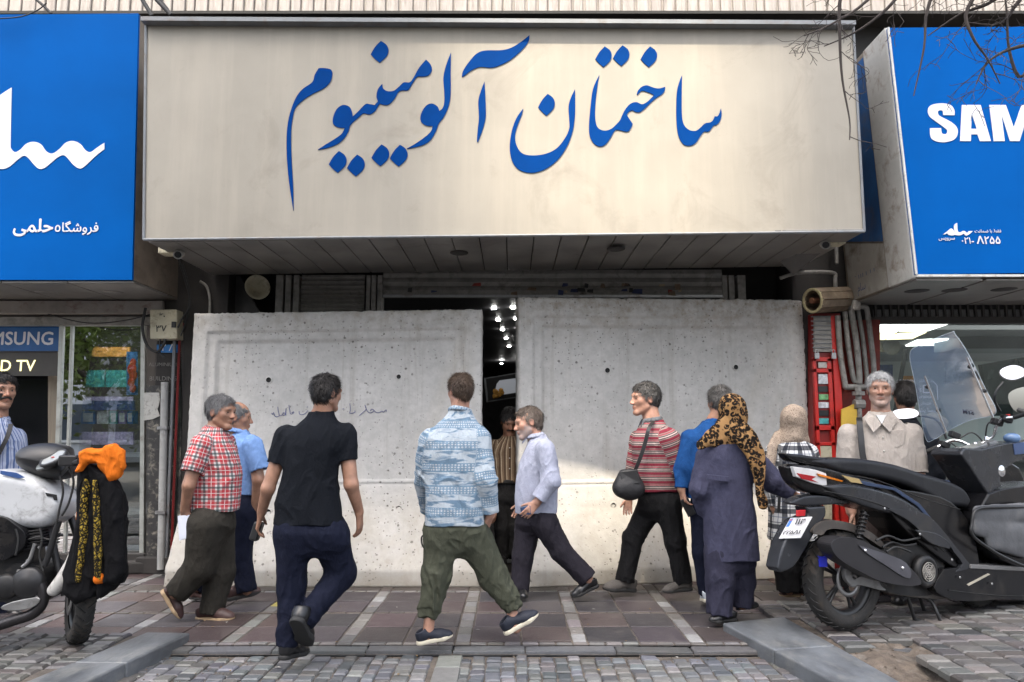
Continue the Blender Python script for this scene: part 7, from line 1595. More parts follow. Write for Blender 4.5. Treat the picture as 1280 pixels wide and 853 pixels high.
for i in range(len(pts) - 1): a, b_ = pts[i], pts[i + 1]; mb.hexa([a - X * .018, b_ - X * .018, b_ + X * .018, a + X * .018], [q - Yv * .006 for q in (a - X * .018, b_ - X * .018, b_ + X * .018, a + X * .018)])
mb.build('bag_strap', M['black'], p.t)
# ================================================================== scooter, traced in planes parallel to its own centre plane
rubber = mat('tyre_rubber', (.018, .017, .016), .8, var=.3, vs=20, bs=.3, bscale=80, dirt=(.085, .066, .05), ds=5)
fblack = mat('satin_black_body', (.006, .006, .007), .24, var=.15, dirt=(.03, .027, .024), ds=5, spec=.35)
fgrey = mat('graphite_body', (.032, .034, .039), .25, .3, var=.12, dirt=(.05, .048, .045), ds=5, spec=.4)
seatm = mat('black_vinyl_seat', (.009, .0095, .012), .5, bs=.15, bscale=140, dirt=(.022, .022, .022), ds=6, spec=.3)
alu = mat('cast_aluminium', (.30, .30, .30), .42, .75, dirt=(.12, .11, .10), ds=9)
engm = mat('engine_black', (.016, .016, .017), .5, .3, dirt=(.07, .06, .05), ds=9)
clear, nt_, b_ = newmat('clear_screen'); nt_.nodes.remove(b_)
g1 = N(nt_, 'BsdfGlossy'); g1.inputs['Roughness'].default_value = .06; t1 = N(nt_, 'BsdfTransparent'); t1.inputs['Color'].default_value = (.86, .92, .97, 1); d1 = N(nt_, 'BsdfDiffuse'); d1.inputs['Color'].default_value = (.26, .36, .52, 1)
x1, x2 = N(nt_, 'MixShader'), N(nt_, 'MixShader'); x1.inputs[0].default_value = .42; nt_.links.new(t1.outputs[0], x1.inputs[1]); nt_.links.new(d1.outputs[0], x1.inputs[2]); f1 = N(nt_, 'Fresnel'); f1.inputs['IOR'].default_value = 1.4
nt_.links.new(f1.outputs[0], x2.inputs[0]); nt_.links.new(x1.outputs[0], x2.inputs[1]); nt_.links.new(g1.outputs[0], x2.inputs[2]); nt_.links.new(x2.outputs[0], nt_.nodes['Material Output'].inputs['Surface'])
def wheel(b, parent, cx, cz_, R, rim, wd, axis, hm, spokes=5, tread=True, hub=.05):
    """tyre with grooves, rim, spokes; axis points to the side that is seen"""
    C = Vector(cx) if cz_ is None else b.w(cx, cz_); ax = Vector(axis).normalized(); t = MB(); h = wd / 2
    prof = [(rim, -h * .72), (rim + .02, -h * .92), (R - .055, -h), (R - .022, -h * .88), (R - .004, -h * .45), (R, 0), (R - .004, h * .45), (R - .022, h * .88), (R - .055, h), (rim + .02, h * .92), (rim, h * .72)]
    t.lathe(prof, C, ax, 56); w_ = t.build('wheel', rubber, parent)
    if tread:
        e = MB(); a = ax.orthogonal().normalized(); b2 = ax.cross(a)
        for i in range(34):
            th = 2 * PI * i / 34
            for sgn in (-1, 1):
                pts = []
                for k in range(5):
                    u = .12 + .8 * k / 4; rr = R + .0012 - .022 * max(0, u - .45) ** 2 / .3; tt = th + (.5 * sgn + .5) * PI / 34 + u * .16; pts.append(C + (a * math.cos(tt) + b2 * math.sin(tt)) * rr + ax * (sgn * h * u))
                e.tube(pts, .0045, 4, smooth=False)
        e.build('tread_groove', M['dark'], w_)
    e = MB(); e.lathe([(rim + .008, -h * .62), (rim - .012, -h * .62), (rim - .03, -h * .3), (rim - .03, h * .3), (rim - .012, h * .62), (rim + .008, h * .62)], C, ax, 48)
    a = ax.orthogonal().normalized(); b2 = ax.cross(a)
    for i in range(spokes):
        for dd in (-.11, .11):
            th = 2 * PI * i / spokes; p0 = C + (a * math.cos(th) + b2 * math.sin(th)) * hub; p1 = C + (a * math.cos(th + dd) + b2 * math.sin(th + dd)) * (rim - .02); e.tube([p0, p0.lerp(p1, .5), p1], [.017, .012, .014], 8)
    e.lathe([(0, -h * .5), (hub + .012, -h * .5), (hub + .012, h * .5), (0, h * .5)], C, ax, 20); e.build('rim', hm, w_); return w_, C
RW = G(1056, 786, .05); FWp = G(1222, 758.5, .05); ang = math.atan2(FWp.y - RW.y, FWp.x - RW.x)
sc = thing('scooter', 'big graphite scooter with tall clear windscreen parked on the right island', 'scooter', (RW.x, RW.y, .05), 0)
b = Bike(RW, ang, sc); WB = (FWp - RW).length; R_ = .345
wr, Cr = wheel(b, sc, 0, .05 + R_, R_, .245, .135, b.n, M['black'], 5)
wf, Cf = wheel(b, sc, WB, .05 + .31, .31, .215, .12, b.n, M['black'], 5)
e = MB(); e.lathe([(.09, -.004), (.12, -.004), (.12, .004), (.09, .004)], Cr + b.n * .055, b.n, 30, closed=True); e.build('brake_disc', alu, wr)
e = MB(); q = Cr + b.n * .085; e.lathe([(.028, -.012), (.048, -.012), (.048, .012), (.028, .012)], q, b.n, 20, closed=True)
e.build('hub_ring', alu, sc)
b.panel('swing_arm', cz([(345, 535), (375, 520), (372, 560), (385, 585), (420, 572), (520, 600), (520, 635), (420, 612), (370, 608), (345, 580)], 960, 560, 3.555), .10, .03, alu, bevel=.006)
e = MB(); p0 = b.pt(960 + 240 / 3.555, 560 + 505 / 3.555, .06); e.obox(p0, (.03, .02, .035)); e.build('brake_caliper', mat('blue_caliper', (.01, .02, .45), .4), wr, bevel=.006)
TAP = [(-.62, .28), (-.45, .45), (-.2, .75), (.15, 1.0), (.75, 1.0), (1.1, .75)]
# hugger, tail, plate holder
b.panel('mudguard', cz([(200, 375), (225, 340), (265, 325), (340, 328), (440, 365), (500, 410), (525, 445), (500, 440), (430, 395), (340, 365), (270, 362), (240, 388)], 960, 560, 3.555), .085, .17, mat('dusty_guard', (.05, .043, .038), .6, dirt=(.12, .10, .08), ds=6), bevel=.008)
b.panel('plate_holder', cz([(150, 262, 1), (235, 255, 1), (236, 300), (205, 345), (150, 440), (95, 525), (38, 550, 1), (25, 532, 1), (45, 440), (100, 330), (160, 300)], 960, 560, 3.555), .06, .12, fgrey, smooth=3, taper=[(-2, 1.0), (2, 1.0)])
b.panel('under_tail', cz([(82, 243, 1), (150, 212), (255, 212), (350, 243, 1), (230, 252), (120, 256)], 960, 560, 3.555), .10, .20, fgrey, smooth=3, taper=TAP)
b.panel('tail_body', cz([(63, 82, 1), (105, 72, 1), (230, 85), (340, 120), (440, 150), (420, 190), (330, 230), (215, 205), (150, 190), (95, 150)], 960, 560, 3.555), .125, .25, fblack, smooth=3, bevel=.025, taper=TAP)
g_ = b.panel('grab_rail', cz([(62, 25, 1), (100, 26), (250, 48), (365, 72), (407, 104, 1), (400, 122), (330, 118), (250, 96), (170, 76), (95, 58)], 960, 560, 3.555), .115, .23, fblack, smooth=3, bevel=.015, taper=TAP)
lt = b.panel('tail_light', cz([(112, 84, 1), (220, 100), (345, 150, 1), (245, 168), (125, 128, 1)], 960, 560, 3.555), .092, .03, mat('clear_lens', (.55, .54, .54), .12), smooth=3, bevel=.004)
b.panel('red_lens', cz([(128, 112), (215, 128), (195, 140), (225, 155), (150, 138)], 960, 560, 3.555), .096, .006, mat('red_lens', (.28, .004, .01), .15), lt, smooth=0, bevel=.001)
b.panel('amber_lens', cz([(222, 114), (335, 146), (330, 152), (228, 126)], 960, 560, 3.555), .106, .014, mat('amber_lens', (.55, .16, .01), .15), lt, smooth=0, bevel=.001)
b.panel('reflector', cz([(134, 278), (168, 276), (166, 303), (132, 305)], 960, 560, 3.555), .085, .02, mat('reflector_red', (.40, .01, .015), .2), smooth=0, bevel=.003)
# number plate
PL = [b.pt(*cz([(100, 311)], 960, 560, 3.555)[0], .02), b.pt(*cz([(196, 306)], 960, 560, 3.555)[0], .15), b.pt(*cz([(150, 411)], 960, 560, 3.555)[0], .15), b.pt(*cz([(48, 403)], 960, 560, 3.555)[0], .02)]
PL[2] = PL[3] + PL[1] - PL[0]
W_ = (PL[1] - PL[0]).cross(PL[0] - PL[3]).normalized()
e = MB(); e.hexa([PL[3], PL[2], PL[1], PL[0]], [p - W_ * .006 for p in (PL[3], PL[2], PL[1], PL[0])]); npl = e.build('number_plate', mat('plate_white', (.46, .46, .47), .4), sc)
def onp(u, v, d=.002): return PL[3].lerp(PL[2], u).lerp(PL[0].lerp(PL[1], u), v) + W_ * d
e = MB(); e.add([onp(.03, .55), onp(.17, .55), onp(.17, .95), onp(.03, .95)], [(0, 1, 2, 3)]); e.build('blue_field', mat('plate_field', (.02, .12, .42), .4), npl)
e = MB()
for k, c_ in enumerate(((0, .1, 0), (.5, .5, .5), (.4, .02, .02))): pass
e.add([onp(.05, .84, .003), onp(.15, .84, .003), onp(.15, .92, .003), onp(.05, .92, .003)], [(0, 1, 2, 3)]); e.build('flag', mat('flag_red', (.35, .1, .1), .5), npl)
e = MB(); u_ = (PL[2] - PL[3]); v_ = PL[0] - PL[3]
put_text(e, '۱۱۴', onp(.42, .60, 0), u_, v_, u_.length * .46, off=.03, ext=.016); e.build('numerals', M['black'], npl); e = MB(); put_text(e, '۲۲۵Λ۱', onp(.10, .14, 0), u_, v_, u_.length * .8, off=.03, ext=.012); e.build('numerals', M['black'], npl)
# side panels
b.panel('side_panel', [(1019, 607, 1), (1045, 604), (1075, 609), (1112, 622), (1150, 648), (1172, 668), (1195, 694), (1216, 708, 1), (1200, 713), (1188, 700), (1160, 676), (1140, 655), (1112, 638), (1096, 640), (1070, 633), (1042, 622)], .16, .32, fgrey, smooth=4, bevel=.02, taper=TAP)
b.panel('side_fin', cz([(45, 175, 1), (90, 172), (250, 195), (330, 250), (430, 370), (550, 520, 1), (450, 545), (490, 500), (440, 430), (400, 380), (300, 375), (210, 298, 1), (230, 296), (160, 235)], 1100, 600, 4.739), .172, .03, fgrey, smooth=3, bevel=.006)
b.panel('side_trim', cz([(210, 298, 1), (330, 315), (415, 372), (415, 410, 1), (330, 388), (280, 360)], 1100, 600, 4.739), .185, .02, fgrey, smooth=3, bevel=.005)
b.panel('stripe', [(1053, 596), (1085, 603), (1120, 610), (1150, 630), (1170, 655), (1167, 655), (1146, 632), (1117, 613), (1083, 607)], .168, .012, mat('stripe_blue', (.015, .03, .07), .3), smooth=0, bevel=.002)  # thin strip coloured as the blue reflection below the seat
b.panel('gold_mark', [(1052, 594), (1074, 599), (1078, 605), (1064, 603)], .170, .01, mat('gold_mark', (.33, .24, .10), .4), smooth=0, bevel=.001)
b.panel('centre_body', [(1100, 610, 1), (1150, 615), (1190, 628), (1215, 660), (1225, 705, 1), (1200, 712), (1165, 690), (1120, 650)], .14, .28, fblack, smooth=3, bevel=.015)
# seat
b.panel('seat', [(1000, 575, 1), (1030, 573), (1064, 573), (1105, 580), (1140, 591), (1174, 600), (1196, 611), (1205, 626, 1), (1200, 634, 1), (1168, 630), (1150, 620), (1120, 606), (1085, 597), (1040, 590)], .135, .27, seatm, smooth=4, bevel=.035, seg=4, taper=TAP)
# exhaust
ex = b.panel('muffler', cz([(283, 425), (318, 400), (395, 404), (470, 438), (560, 488), (640, 540), (682, 605), (600, 612), (500, 592), (400, 545), (325, 500), (290, 462)], 960, 560, 3.555), .225, .12, mat('muffler_black', (.026, .025, .028), .38, .3), smooth=4, bevel=.035, seg=4)
b.panel('heat_shield', cz([(405, 434, 1), (445, 446), (595, 498), (636, 548), (632, 580, 1), (600, 572), (520, 520), (440, 468)], 960, 560, 3.555), .235, .03, mat('shield_grey', (.10, .10, .115), .35, .5), ex, smooth=3, bevel=.008)
for p in ((432, 456), (598, 534)): e = MB(); e.sphere(b.pt(*cz([p], 960, 560, 3.555)[0], .236), .012, 10); e.build('bolt', M['chrome'], ex)
e = MB(); e.lathe([(.0, 0), (.035, 0), (.04, .01)], b.pt(1042, 682, .17), -b.h, 14); e.build('tail_pipe', M['chrome'], ex)
# engine
b.panel('engine_case', [(1100, 690), (1130, 682), (1160, 684), (1178, 700), (1182, 730), (1160, 745), (1110, 740), (1095, 715)], .10, .22, engm, smooth=3, bevel=.02)
q = b.pt(1160, 715, .16); e = MB(); e.lathe([(0, -.05), (.115, -.05), (.12, -.02), (.11, .0), (.085, .008), (.075, .0), (0, .0)], q, b.n, 30); fan = e.build('fan_cover', engm, sc)
e = MB()
for r in (.018, .034, .05, .066): e.lathe([(r - .003, .004), (r + .003, .004), (r + .003, .010), (r - .003, .010)], q, b.n, 24, closed=True)
for k in range(8): th = k * PI / 4; a_ = b.h * math.cos(th) + Z * math.sin(th); e.tube([q + b.n * .007, q + b.n * .007 + a_ * .068], .003, 4)
e.build('fan_grille', M['pipe'], fan)
e = MB()
for k, pts in enumerate(([(1103, 684), (1115, 678), (1130, 682), (1145, 680)], [(1108, 690), (1120, 684), (1138, 690)], [(1095, 676), (1110, 670), (1128, 676), (1150, 672)])): e.tube(smooth3([b.pt(px, py, .14 + .01 * k) for px, py in pts]), .008, 6)
e.build('hoses', M['cable'], sc)
sh = MB(); a0, a1 = b.pt(1081, 640, .12), b.pt(1073, 674, .14); sh.tube([a0, a1], .012, 8); pts = []
ax_ = (a1 - a0); u1 = ax_.normalized().orthogonal().normalized(); u2 = ax_.normalized().cross(u1)
for i in range(85): th = i / 84 * 2 * PI * 7; pts.append(a0 + ax_ * (i / 84) + (u1 * math.cos(th) + u2 * math.sin(th)) * .026)
sh.tube(pts, .006, 6); sh.build('shock_absorber', engm, sc)
for k_, (pts, o_) in enumerate((([(1030, 614), (1070, 622), (1108, 634), (1142, 652), (1180, 690)], .165), ([(1008, 582), (1050, 592), (1100, 602), (1150, 622), (1200, 637)], .14), ([(1186, 738), (1240, 744), (1300, 746)], .175))):
    e = MB(); e.tube(smooth3([b.pt(*p, o_) for p in pts], 5), .0035, 5); e.build('seam', M['dark'], sc)
for p in ((1106, 636), (1150, 668), (1190, 700), (1200, 722), (1240, 730)): e = MB(); e.lathe([(0, .004), (.008, .004), (.01, 0)], b.pt(*p, .186), b.n, 10); e.build('bolt', M['steel'], sc)
# floor and lower fairing
b.panel('lower_fairing', [(1180, 712, 1), (1216, 709), (1262, 712), (1330, 716), (1330, 752), (1262, 749), (1215, 752), (1185, 748), (1168, 735)], .17, .34, fblack, smooth=3, bevel=.02)
b.panel('footboard', [(1214, 706, 1), (1330, 712, 1), (1330, 717), (1214, 711)], .185, .37, mat('foot_grey', (.13, .13, .13), .6), smooth=0, bevel=.005)
b.panel('gold_mark', cz([(515, 620), (640, 555), (655, 560), (525, 630)], 1100, 600, 4.739), .174, .006, mat('silver_mark', (.38, .35, .28), .4), smooth=0, bevel=.001)
# leg apron
v = VOL(.009)
for a_, c_ in (((1222, 642), (1285, 640)), ((1222, 660), (1290, 668)), ((1238, 676), (1292, 690))): v.u(RC(b.pt(*a_, .2), b.pt(*c_, .22), .06, .07, squash=(tuple(b.n), .35)), .06)
b_ap = solid('leg_apron', v, mat('grey_apron', (.075, .078, .085), .75, var=.25, vs=5, bs=.3, bscale=30, dirt=(.13, .13, .13), ds=5), sc, folds(.008, (7, 7, 4), 8))
e = MB(); e.tube(smooth3([b.pt(px, py, .235) for px, py in ((1283, 634), (1250, 634), (1221, 637), (1215, 655), (1216, 670), (1240, 688), (1262, 700), (1290, 712))]), .012, 8); e.build('piping', M['black'], b_ap)
b.panel('leg_shield', [(1236, 618, 1), (1262, 610), (1320, 604, 1), (1330, 700), (1285, 712), (1240, 690), (1222, 650)], .17, .34, fblack, smooth=3, bevel=.02)
# dash and headstock
b.panel('dash', cz([(482, 610, 1), (505, 572), (600, 575), (720, 545), (853, 535), (960, 520, 1), (980, 620), (840, 640), (760, 680), (715, 720), (722, 800, 1), (640, 840, 1), (590, 770), (540, 690)], 1100, 440, 4.739), .13, .26, fgrey, smooth=2, bevel=.012)
e = MB(); q = b.pt(1253, 589, .135); e.lathe([(.0, .006), (.022, .006), (.028, .0), (.045, -.004)], q, b.n, 20); e.build('ignition_lock', M['chrome'], sc)
b.panel('blue_panel', cz([(790, 545), (853, 535), (900, 600), (800, 610)], 1100, 440, 4.739), .136, .01, mat('dash_blue', (.03, .06, .15), .35), smooth=0, bevel=.002)
e = MB(); q = b.pt(1265, 548, .05); e.sphere(q, (.07, .05, .045), 14); e.build('instrument', mat('instrument_glass', (.10, .17, .30), .08, var=.3), sc)
b.panel('bar_clamp', cz([(545, 572), (690, 522), (712, 548), (682, 574), (560, 612)], 1100, 440, 4.739), .06, .12, alu, smooth=0, bevel=.006)
e = MB()
for p, o_ in (((565, 560), -.03), ((632, 525), .05)): q = b.pt(*cz([p], 1100, 440, 4.739)[0], o_); e.lathe([(0, -.04), (.018, -.04), (.018, .03), (.012, .035), (0, .035)], q, Z, 12)
e.build('risers', M['chrome'], sc)
HB = [(1141, 572.5, -.40), (1172, 559, -.26), (1188.6, 551, -.20), (1201, 552, -.14), (1214, 557, -.07), (1226.6, 555, .0), (1241, 545.5, .06), (1245.6, 533, .12), (1252, 524, .18), (1267, 522, .26), (1285, 517, .36), (1300, 512, .44)]
H3 = [b.pt(*p) for p in HB]
e = MB(); e.tube(smooth3(H3[1:10], 5), .0125, 10); e.build('handlebar', M['chrome'], sc)
e = MB(); e.tube([H3[0].lerp(H3[1], .08), H3[1]], .019, 12); e.build('grip', M['cable'], sc); e = MB(); e.tube([H3[9], H3[11]], .019, 12); e.build('grip', M['cable'], sc)
e = MB(); e.tube([H3[0].lerp(H3[1], -.10), H3[0].lerp(H3[1], .1)], .014, 10); e.build('bar_end', M['chrome'], sc)
for k, (px, py, o_) in enumerate(((1180, 556, -.24), (1193, 544, -.2), (1246, 528, .13), (1258, 524, .2))): e = MB(); e.obox(b.pt(px, py, o_), (.04, .03, .025), Matrix.Rotation(.4, 3, 'Y')); e.build('switch_housing', M['black'], sc, bevel=.008)
e = MB(); e.obox(b.pt(1260, 519, .2) , (.012, .012, .008)); e.build('kill_switch', M['red'], sc, bevel=.003)
for stem, cpt, hw, hh, o_, tilt in (([(1183, 549, -.22), (1178, 536, -.24), (1170, 525, -.26), (1158, 521, -.28), (1148, 520, -.30)], (1131.5, 517.5), 15.5, 8.0, -.33, -.08), ([(1250, 514, .17), (1243, 500, .19), (1246, 488, .21), (1254, 478, .23)], (1266, 466), 14.5, 11.5, .27, .35)):
    e = MB(); e.tube(smooth3([b.pt(*p) for p in stem]), [.009] * 4 + [.012] * (4 * 6 - 3 if len(stem) == 5 else 15), 8) if False else e.tube(smooth3([b.pt(*p) for p in stem]), .010, 8); mrr = e.build('mirror', M['black'], sc)
    C = b.pt(*cpt, o_); k = (C.y / FPX); ux = (X * math.cos(tilt) + Z * math.sin(tilt)).normalized(); vdir = (Vector((0, 0, CAM_H)) - C).normalized(); vy = Vector((vdir.x * .45, vdir.y * .8, .62)).normalized(); ux = (ux - vy * ux.dot(vy)).normalized(); uz = vy.cross(ux) * -1
    if uz.z < 0: uz = -uz
    out = [C + ux * (math.cos(a) * abs(math.cos(a)) ** -.25 if abs(math.cos(a)) > 1e-3 else 0) * hw * k * .98 + uz * math.sin(a) * hh * k for a in [2 * PI * i / 28 for i in range(28)]]
    back = [C + (p - C) * .72 - vy * .03 for p in out]; e = MB(); e.hexa([p - vy * .001 for p in (C + (q - C) * 1.1 for q in out)], back); e.build('mirror_shell', M['black'], mrr, bevel=.004)
    e = MB(); e.add([p + vy * .003 for p in out], [tuple(range(28))]); 
    e.build('mirror_glass', M['mirror'], mrr)
# windscreen: a curved sheet standing across the bike ahead of the bar
ws = WB - .02
def WP(px, py):
    d = ray(px, py); c = Vector((0, 0, CAM_H)); nn = b.h + Z * .45; o = b.w(ws, 1.2); q = c + d * ((o - c).dot(nn) / d.dot(nn)); lat = (q - o).dot(b.n); return q - b.h * (.3 * lat * lat)
out = cr([(1160, 550), (1153, 522), (1145, 480), (1138, 445), (1147, 433), (1190, 416), (1197, 419), (1214, 443), (1236, 486), (1250, 512), (1243, 520), (1216, 525), (1190, 536), (1168, 550)], 4)
e = MB(); c0 = [sum(p[i] for p in out) / len(out) for i in (0, 1)]; rings = [[(c0[0] + (p[0] - c0[0]) * t, c0[1] + (p[1] - c0[1]) * t) for p in out] for t in (1, .75, .5, .25)]; n = len(out)
Vv = [WP(*p) for r in rings for p in r] + [WP(*c0)]; Ff = [(r * n + i, r * n + (i + 1) % n, (r + 1) * n + (i + 1) % n, (r + 1) * n + i) for r in range(3) for i in range(n)] + [(3 * n + i, 3 * n + (i + 1) % n, 4 * n) for i in range(n)]
e.add(Vv, Ff, True); wsh = e.build('windscreen', clear, sc); 
e = MB(); e.tube([WP(*p) for p in out + out[:1]], .0025, 5); e.build('edge', mat('screen_edge', (.45, .52, .58), .2), wsh)
for a_, c_ in (((1214, 447), (1251, 522)), ((1158, 470), (1188, 541))): e = MB(); e.tube([WP(*a_) - b.h * .02, WP(*c_) - b.h * .05], .008, 8); e.build('stay', M['chrome'], wsh)
for p in ((1217, 459), (1236, 489), (1161, 484), (1174, 513)): e = MB(); e.lathe([(0, -.012), (.014, -.012), (.016, 0), (.014, .012), (0, .012)], WP(*p) - b.h * .012, b.h, 12); e.build('stay_bolt', M['black'], wsh)
e = MB(); a_, c_ = WP(1220, 519) - b.h * .008, WP(1205, 517) - b.h * .008; put_text(e, 'SYM', a_, (c_ - a_), Z + b.h * -.1, (c_ - a_).length, off=.04, ext=.0); e.build('lettering', mat('screen_letters', (.03, .03, .05), .4), wsh)
# clear hand guards
for pts, o_ in (([(1150, 521), (1163, 516), (1178, 524), (1180, 531), (1172, 545), (1161, 549), (1154, 540)], -.36), ([(1255, 492), (1272, 484), (1290, 486), (1292, 505), (1270, 516), (1258, 508)], .36)):
    P = [b.pt(px, py, o_) + b.h * .06 for px, py in (p[:2] for p in cr(pts, 3))]; e = MB(); cc = sum(P, Vector()) / len(P); e.add(P + [cc + b.h * .03], [(i, (i + 1) % len(P), len(P)) for i in range(len(P))], True); e.build('hand_guard', clear, sc)
e = MB()
for k, pts in enumerate(([(1200, 548, -.1), (1215, 541, -.05), (1228, 552, .0), (1234, 570, .0)], [(1232, 545, .06), (1235, 530, .1), (1246, 525, .13)], [(1186, 552, -.2), (1200, 562, -.1), (1216, 575, -.02)])): e.tube(smooth3([b.pt(*p) for p in pts]), .006, 6)
e.build('cables', M['cable'], sc)
# stands
e = MB(); e.tube(smooth3([b.pt(1152, 746, .05), b.pt(1164, 752, .08), b.pt(1172, 768, .12), b.pt(1179, 786, .14)]), .013, 8); e.build('side_stand', M['black'], sc)
e = MB(); e.tube([b.pt(1133, 742, .06), b.pt(1143, 774, .06), b.pt(1150, 776, .06)], .014, 8); e.tube([b.pt(1148, 742, -.10), b.pt(1156, 766, -.10)], .014, 8); e.tube([b.pt(1128, 748, .08), b.pt(1160, 744, -.1)], .012, 8); e.build('centre_stand', M['black'], sc)
b.panel('belly', [(1115, 735), (1160, 738), (1200, 742), (1195, 750), (1150, 748), (1112, 742)], .08, .16, mat('belly_alu', (.16, .15, .14), .5, .5, dirt=(.07, .06, .05), ds=8), smooth=2, bevel=.01)
# ================================================================== red motorcycle behind
m2 = thing('motorcycle', 'red and dark blue motorcycle mostly hidden behind the graphite scooter', 'motorcycle', (4.15, 7.0, 0)); b2 = Bike(Vector((3.3, 6.75, 0)), .25, m2)
wheel(b2, m2, 0, .29, .29, .2, .10, b2.n, M['black'], 5, False); wheel(b2, m2, 1.25, .29, .29, .2, .10, b2.n, M['black'], 5, False)
b2.panel('red_fairing', [(1180, 618, 1), (1215, 625), (1250, 632), (1262, 660), (1240, 668), (1200, 650)], .12, .24, M['red'], smooth=3, bevel=.02); b2.panel('seat', [(1120, 606), (1180, 600), (1215, 606), (1240, 612), (1232, 624), (1190, 618), (1130, 620)], .11, .22, mat('navy_seat', (.03, .045, .09), .4), smooth=3, bevel=.02)
b2.panel('engine_case', [(1150, 640), (1220, 650), (1225, 700), (1160, 705)], .1, .2, engm, smooth=2, bevel=.02); b2.panel('front_shield', [(1250, 590), (1275, 585), (1290, 650), (1268, 690), (1245, 650)], .12, .24, fblack, smooth=3, bevel=.02)
# ================================================================== white motorcycle at the left edge
mc = thing('motorcycle', 'scuffed white motorcycle parked on the left island with a jacket on its handlebar', 'motorcycle', (-3.4, 5.1, .05))
FC = G(97, 803, .05); mb_ = Bike(Vector((FC.x, FC.y + .02, 0)), rad(6), mc); Rf = .305
wheel(mb_, mc, Vector((FC.x, FC.y, .05 + Rf)), None, Rf, .215, .115, Vector((-.80, -.60, 0.04)), M['black'], 5)
wheel(mb_, mc, -1.32, .05 + .31, .31, .22, .12, mb_.n, M['black'], 5)
def m4(pts): return cz(pts, 0, 530, 3.044)
tank = mat('worn_white_paint', (.46, .47, .48), .35, var=.08, vs=3, dirt=(.12, .11, .10), ds=10, coat=.3)
mb_.panel('fuel_tank', m4([(-170, 230), (-60, 185), (0, 174), (60, 178), (130, 190), (205, 228), (262, 278), (264, 320), (235, 365), (180, 392), (100, 392), (40, 382), (-40, 340), (-150, 320)]), .16, .30, tank, bevel=.075, taper=[(-3, 1), (3, 1)])
mb_.panel('tank_stripe', m4([(0, 178), (60, 186), (95, 205), (70, 208), (0, 192)]), .163, .01, mat('tank_blue', (.03, .07, .20), .4), smooth=0, bevel=.001)
mb_.panel('tank_badge', m4([(172, 262), (215, 270), (218, 292), (205, 290), (200, 278), (178, 276)]), .163, .006, M['black'], smooth=0, bevel=.001)
mb_.panel('side_shroud', m4([(-120, 350), (0, 352), (60, 385), (95, 420), (88, 470), (40, 505), (0, 520), (-120, 480)]), .19, .36, fblack, bevel=.03)
mb_.panel('seat', m4([(-420, 225), (-250, 215), (-150, 240), (-110, 290), (-160, 320), (-400, 290)]), .14, .28, seatm, bevel=.04)
mb_.panel('frame_cradle', m4([(-300, 330), (-100, 380), (60, 400), (120, 450), (110, 640), (-60, 680), (-200, 600)]), .09, .16, engm, bevel=.02)
for k in range(7): mb_.panel('cylinder_fin', m4([(84, 410 + k * 11), (158, 400 + k * 11), (160, 406 + k * 11), (86, 417 + k * 11)]), .14, .24, engm, smooth=0, bevel=.002)
mb_.panel('crankcase', m4([(20, 560), (70, 530), (150, 545), (172, 600), (150, 680), (90, 700), (30, 690), (0, 640)]), .15, .3, engm, bevel=.03)
q = mb_.pt(105 / 3.044, 530 + 605 / 3.044, .165); e = MB(); e.lathe([(0, .03), (.05, .03), (.06, .02), (.085, .018), (.10, .0), (.10, -.04)], q, mb_.n, 26); e.build('clutch_cover', mat('clutch_grey', (.035, .035, .037), .42, .5), mc)
q = mb_.pt(20 / 3.044, 530 + 620 / 3.044, .165); e = MB(); e.lathe([(0, .02), (.06, .02), (.08, .0), (.08, -.04)], q, mb_.n, 26); e.build('generator_cover', engm, mc)
for k, pts in enumerate(([(85, 545), (110, 520), (125, 480), (132, 455)], [(170, 540), (185, 500), (205, 430), (225, 370)], [(110, 440), (150, 430), (190, 440), (230, 415)])): e = MB(); e.tube(smooth3([mb_.pt(*p, .17) for p in m4(pts)]), [.012, .02, .006][k], 8); e.build(['gear_linkage', 'frame_tube', 'hose'][k], [M['steel'], M['black'], M['cable']][k], mc)
e = MB(); e.tube(smooth3([mb_.pt(*p, .15) for p in m4([(150, 600), (165, 640), (158, 690), (120, 725), (60, 745), (-20, 770), (-150, 790), (-400, 780)])]), [.034] * 30 + [.055] * 13, 12); e.build('exhaust_pipe', mat('dark_pipe', (.03, .028, .03), .4, .5), mc)
mb_.panel('footrest_plate', m4([(40, 680), (140, 660), (148, 680), (110, 705), (30, 712), (0, 700)]), .19, .03, alu, smooth=2, bevel=.005)
v = VOL(.007); v.u(CH([mb_.pt(*p, .30) for p in m4([(322, 415), (310, 460), (280, 530), (245, 590), (205, 632)])], [.055, .05, .048, .05, .038]), .03); solid('leg_guard', v, mat('scuffed_guard', (.40, .39, .37), .5, dirt=(.10, .09, .08), ds=12), mc)
e = MB(); e.tube(smooth3([mb_.pt(*p, .33) for p in m4([(346, 425), (340, 470), (310, 540), (270, 600)])]), .012, 8); e.build('guard_bar', M['black'], mc)
for o_ in (-.09, .09): e = MB(); e.tube([Vector((FC.x, FC.y, .36)) + Vector((-.8, -.6, 0)) * o_, Vector((FC.x - .28, FC.y + .08, .98)) + Vector((-.3, -.9, 0)) * o_], .024, 10); e.build('fork_leg', M['black'], mc)
mb_.panel('headlight_fairing', m4([(60, 130), (70, 100), (120, 78), (190, 74), (250, 90), (262, 125), (285, 170), (270, 200), (215, 215), (140, 200), (75, 165)]), .15, .30, M['black'], bevel=.13, taper=[(-3, 1), (3, 1)])
P = mb_.pt(*m4([(205, 132)])[0], .16); ax_ = Vector((-.25, -.55, .8)).normalized(); e = MB(); e.lathe([(0, -.02), (.09, -.02), (.088, .012), (.078, .018), (.074, .008), (0, .008)], P, ax_, 26); sp = e.build('speedometer', M['black'], mc)
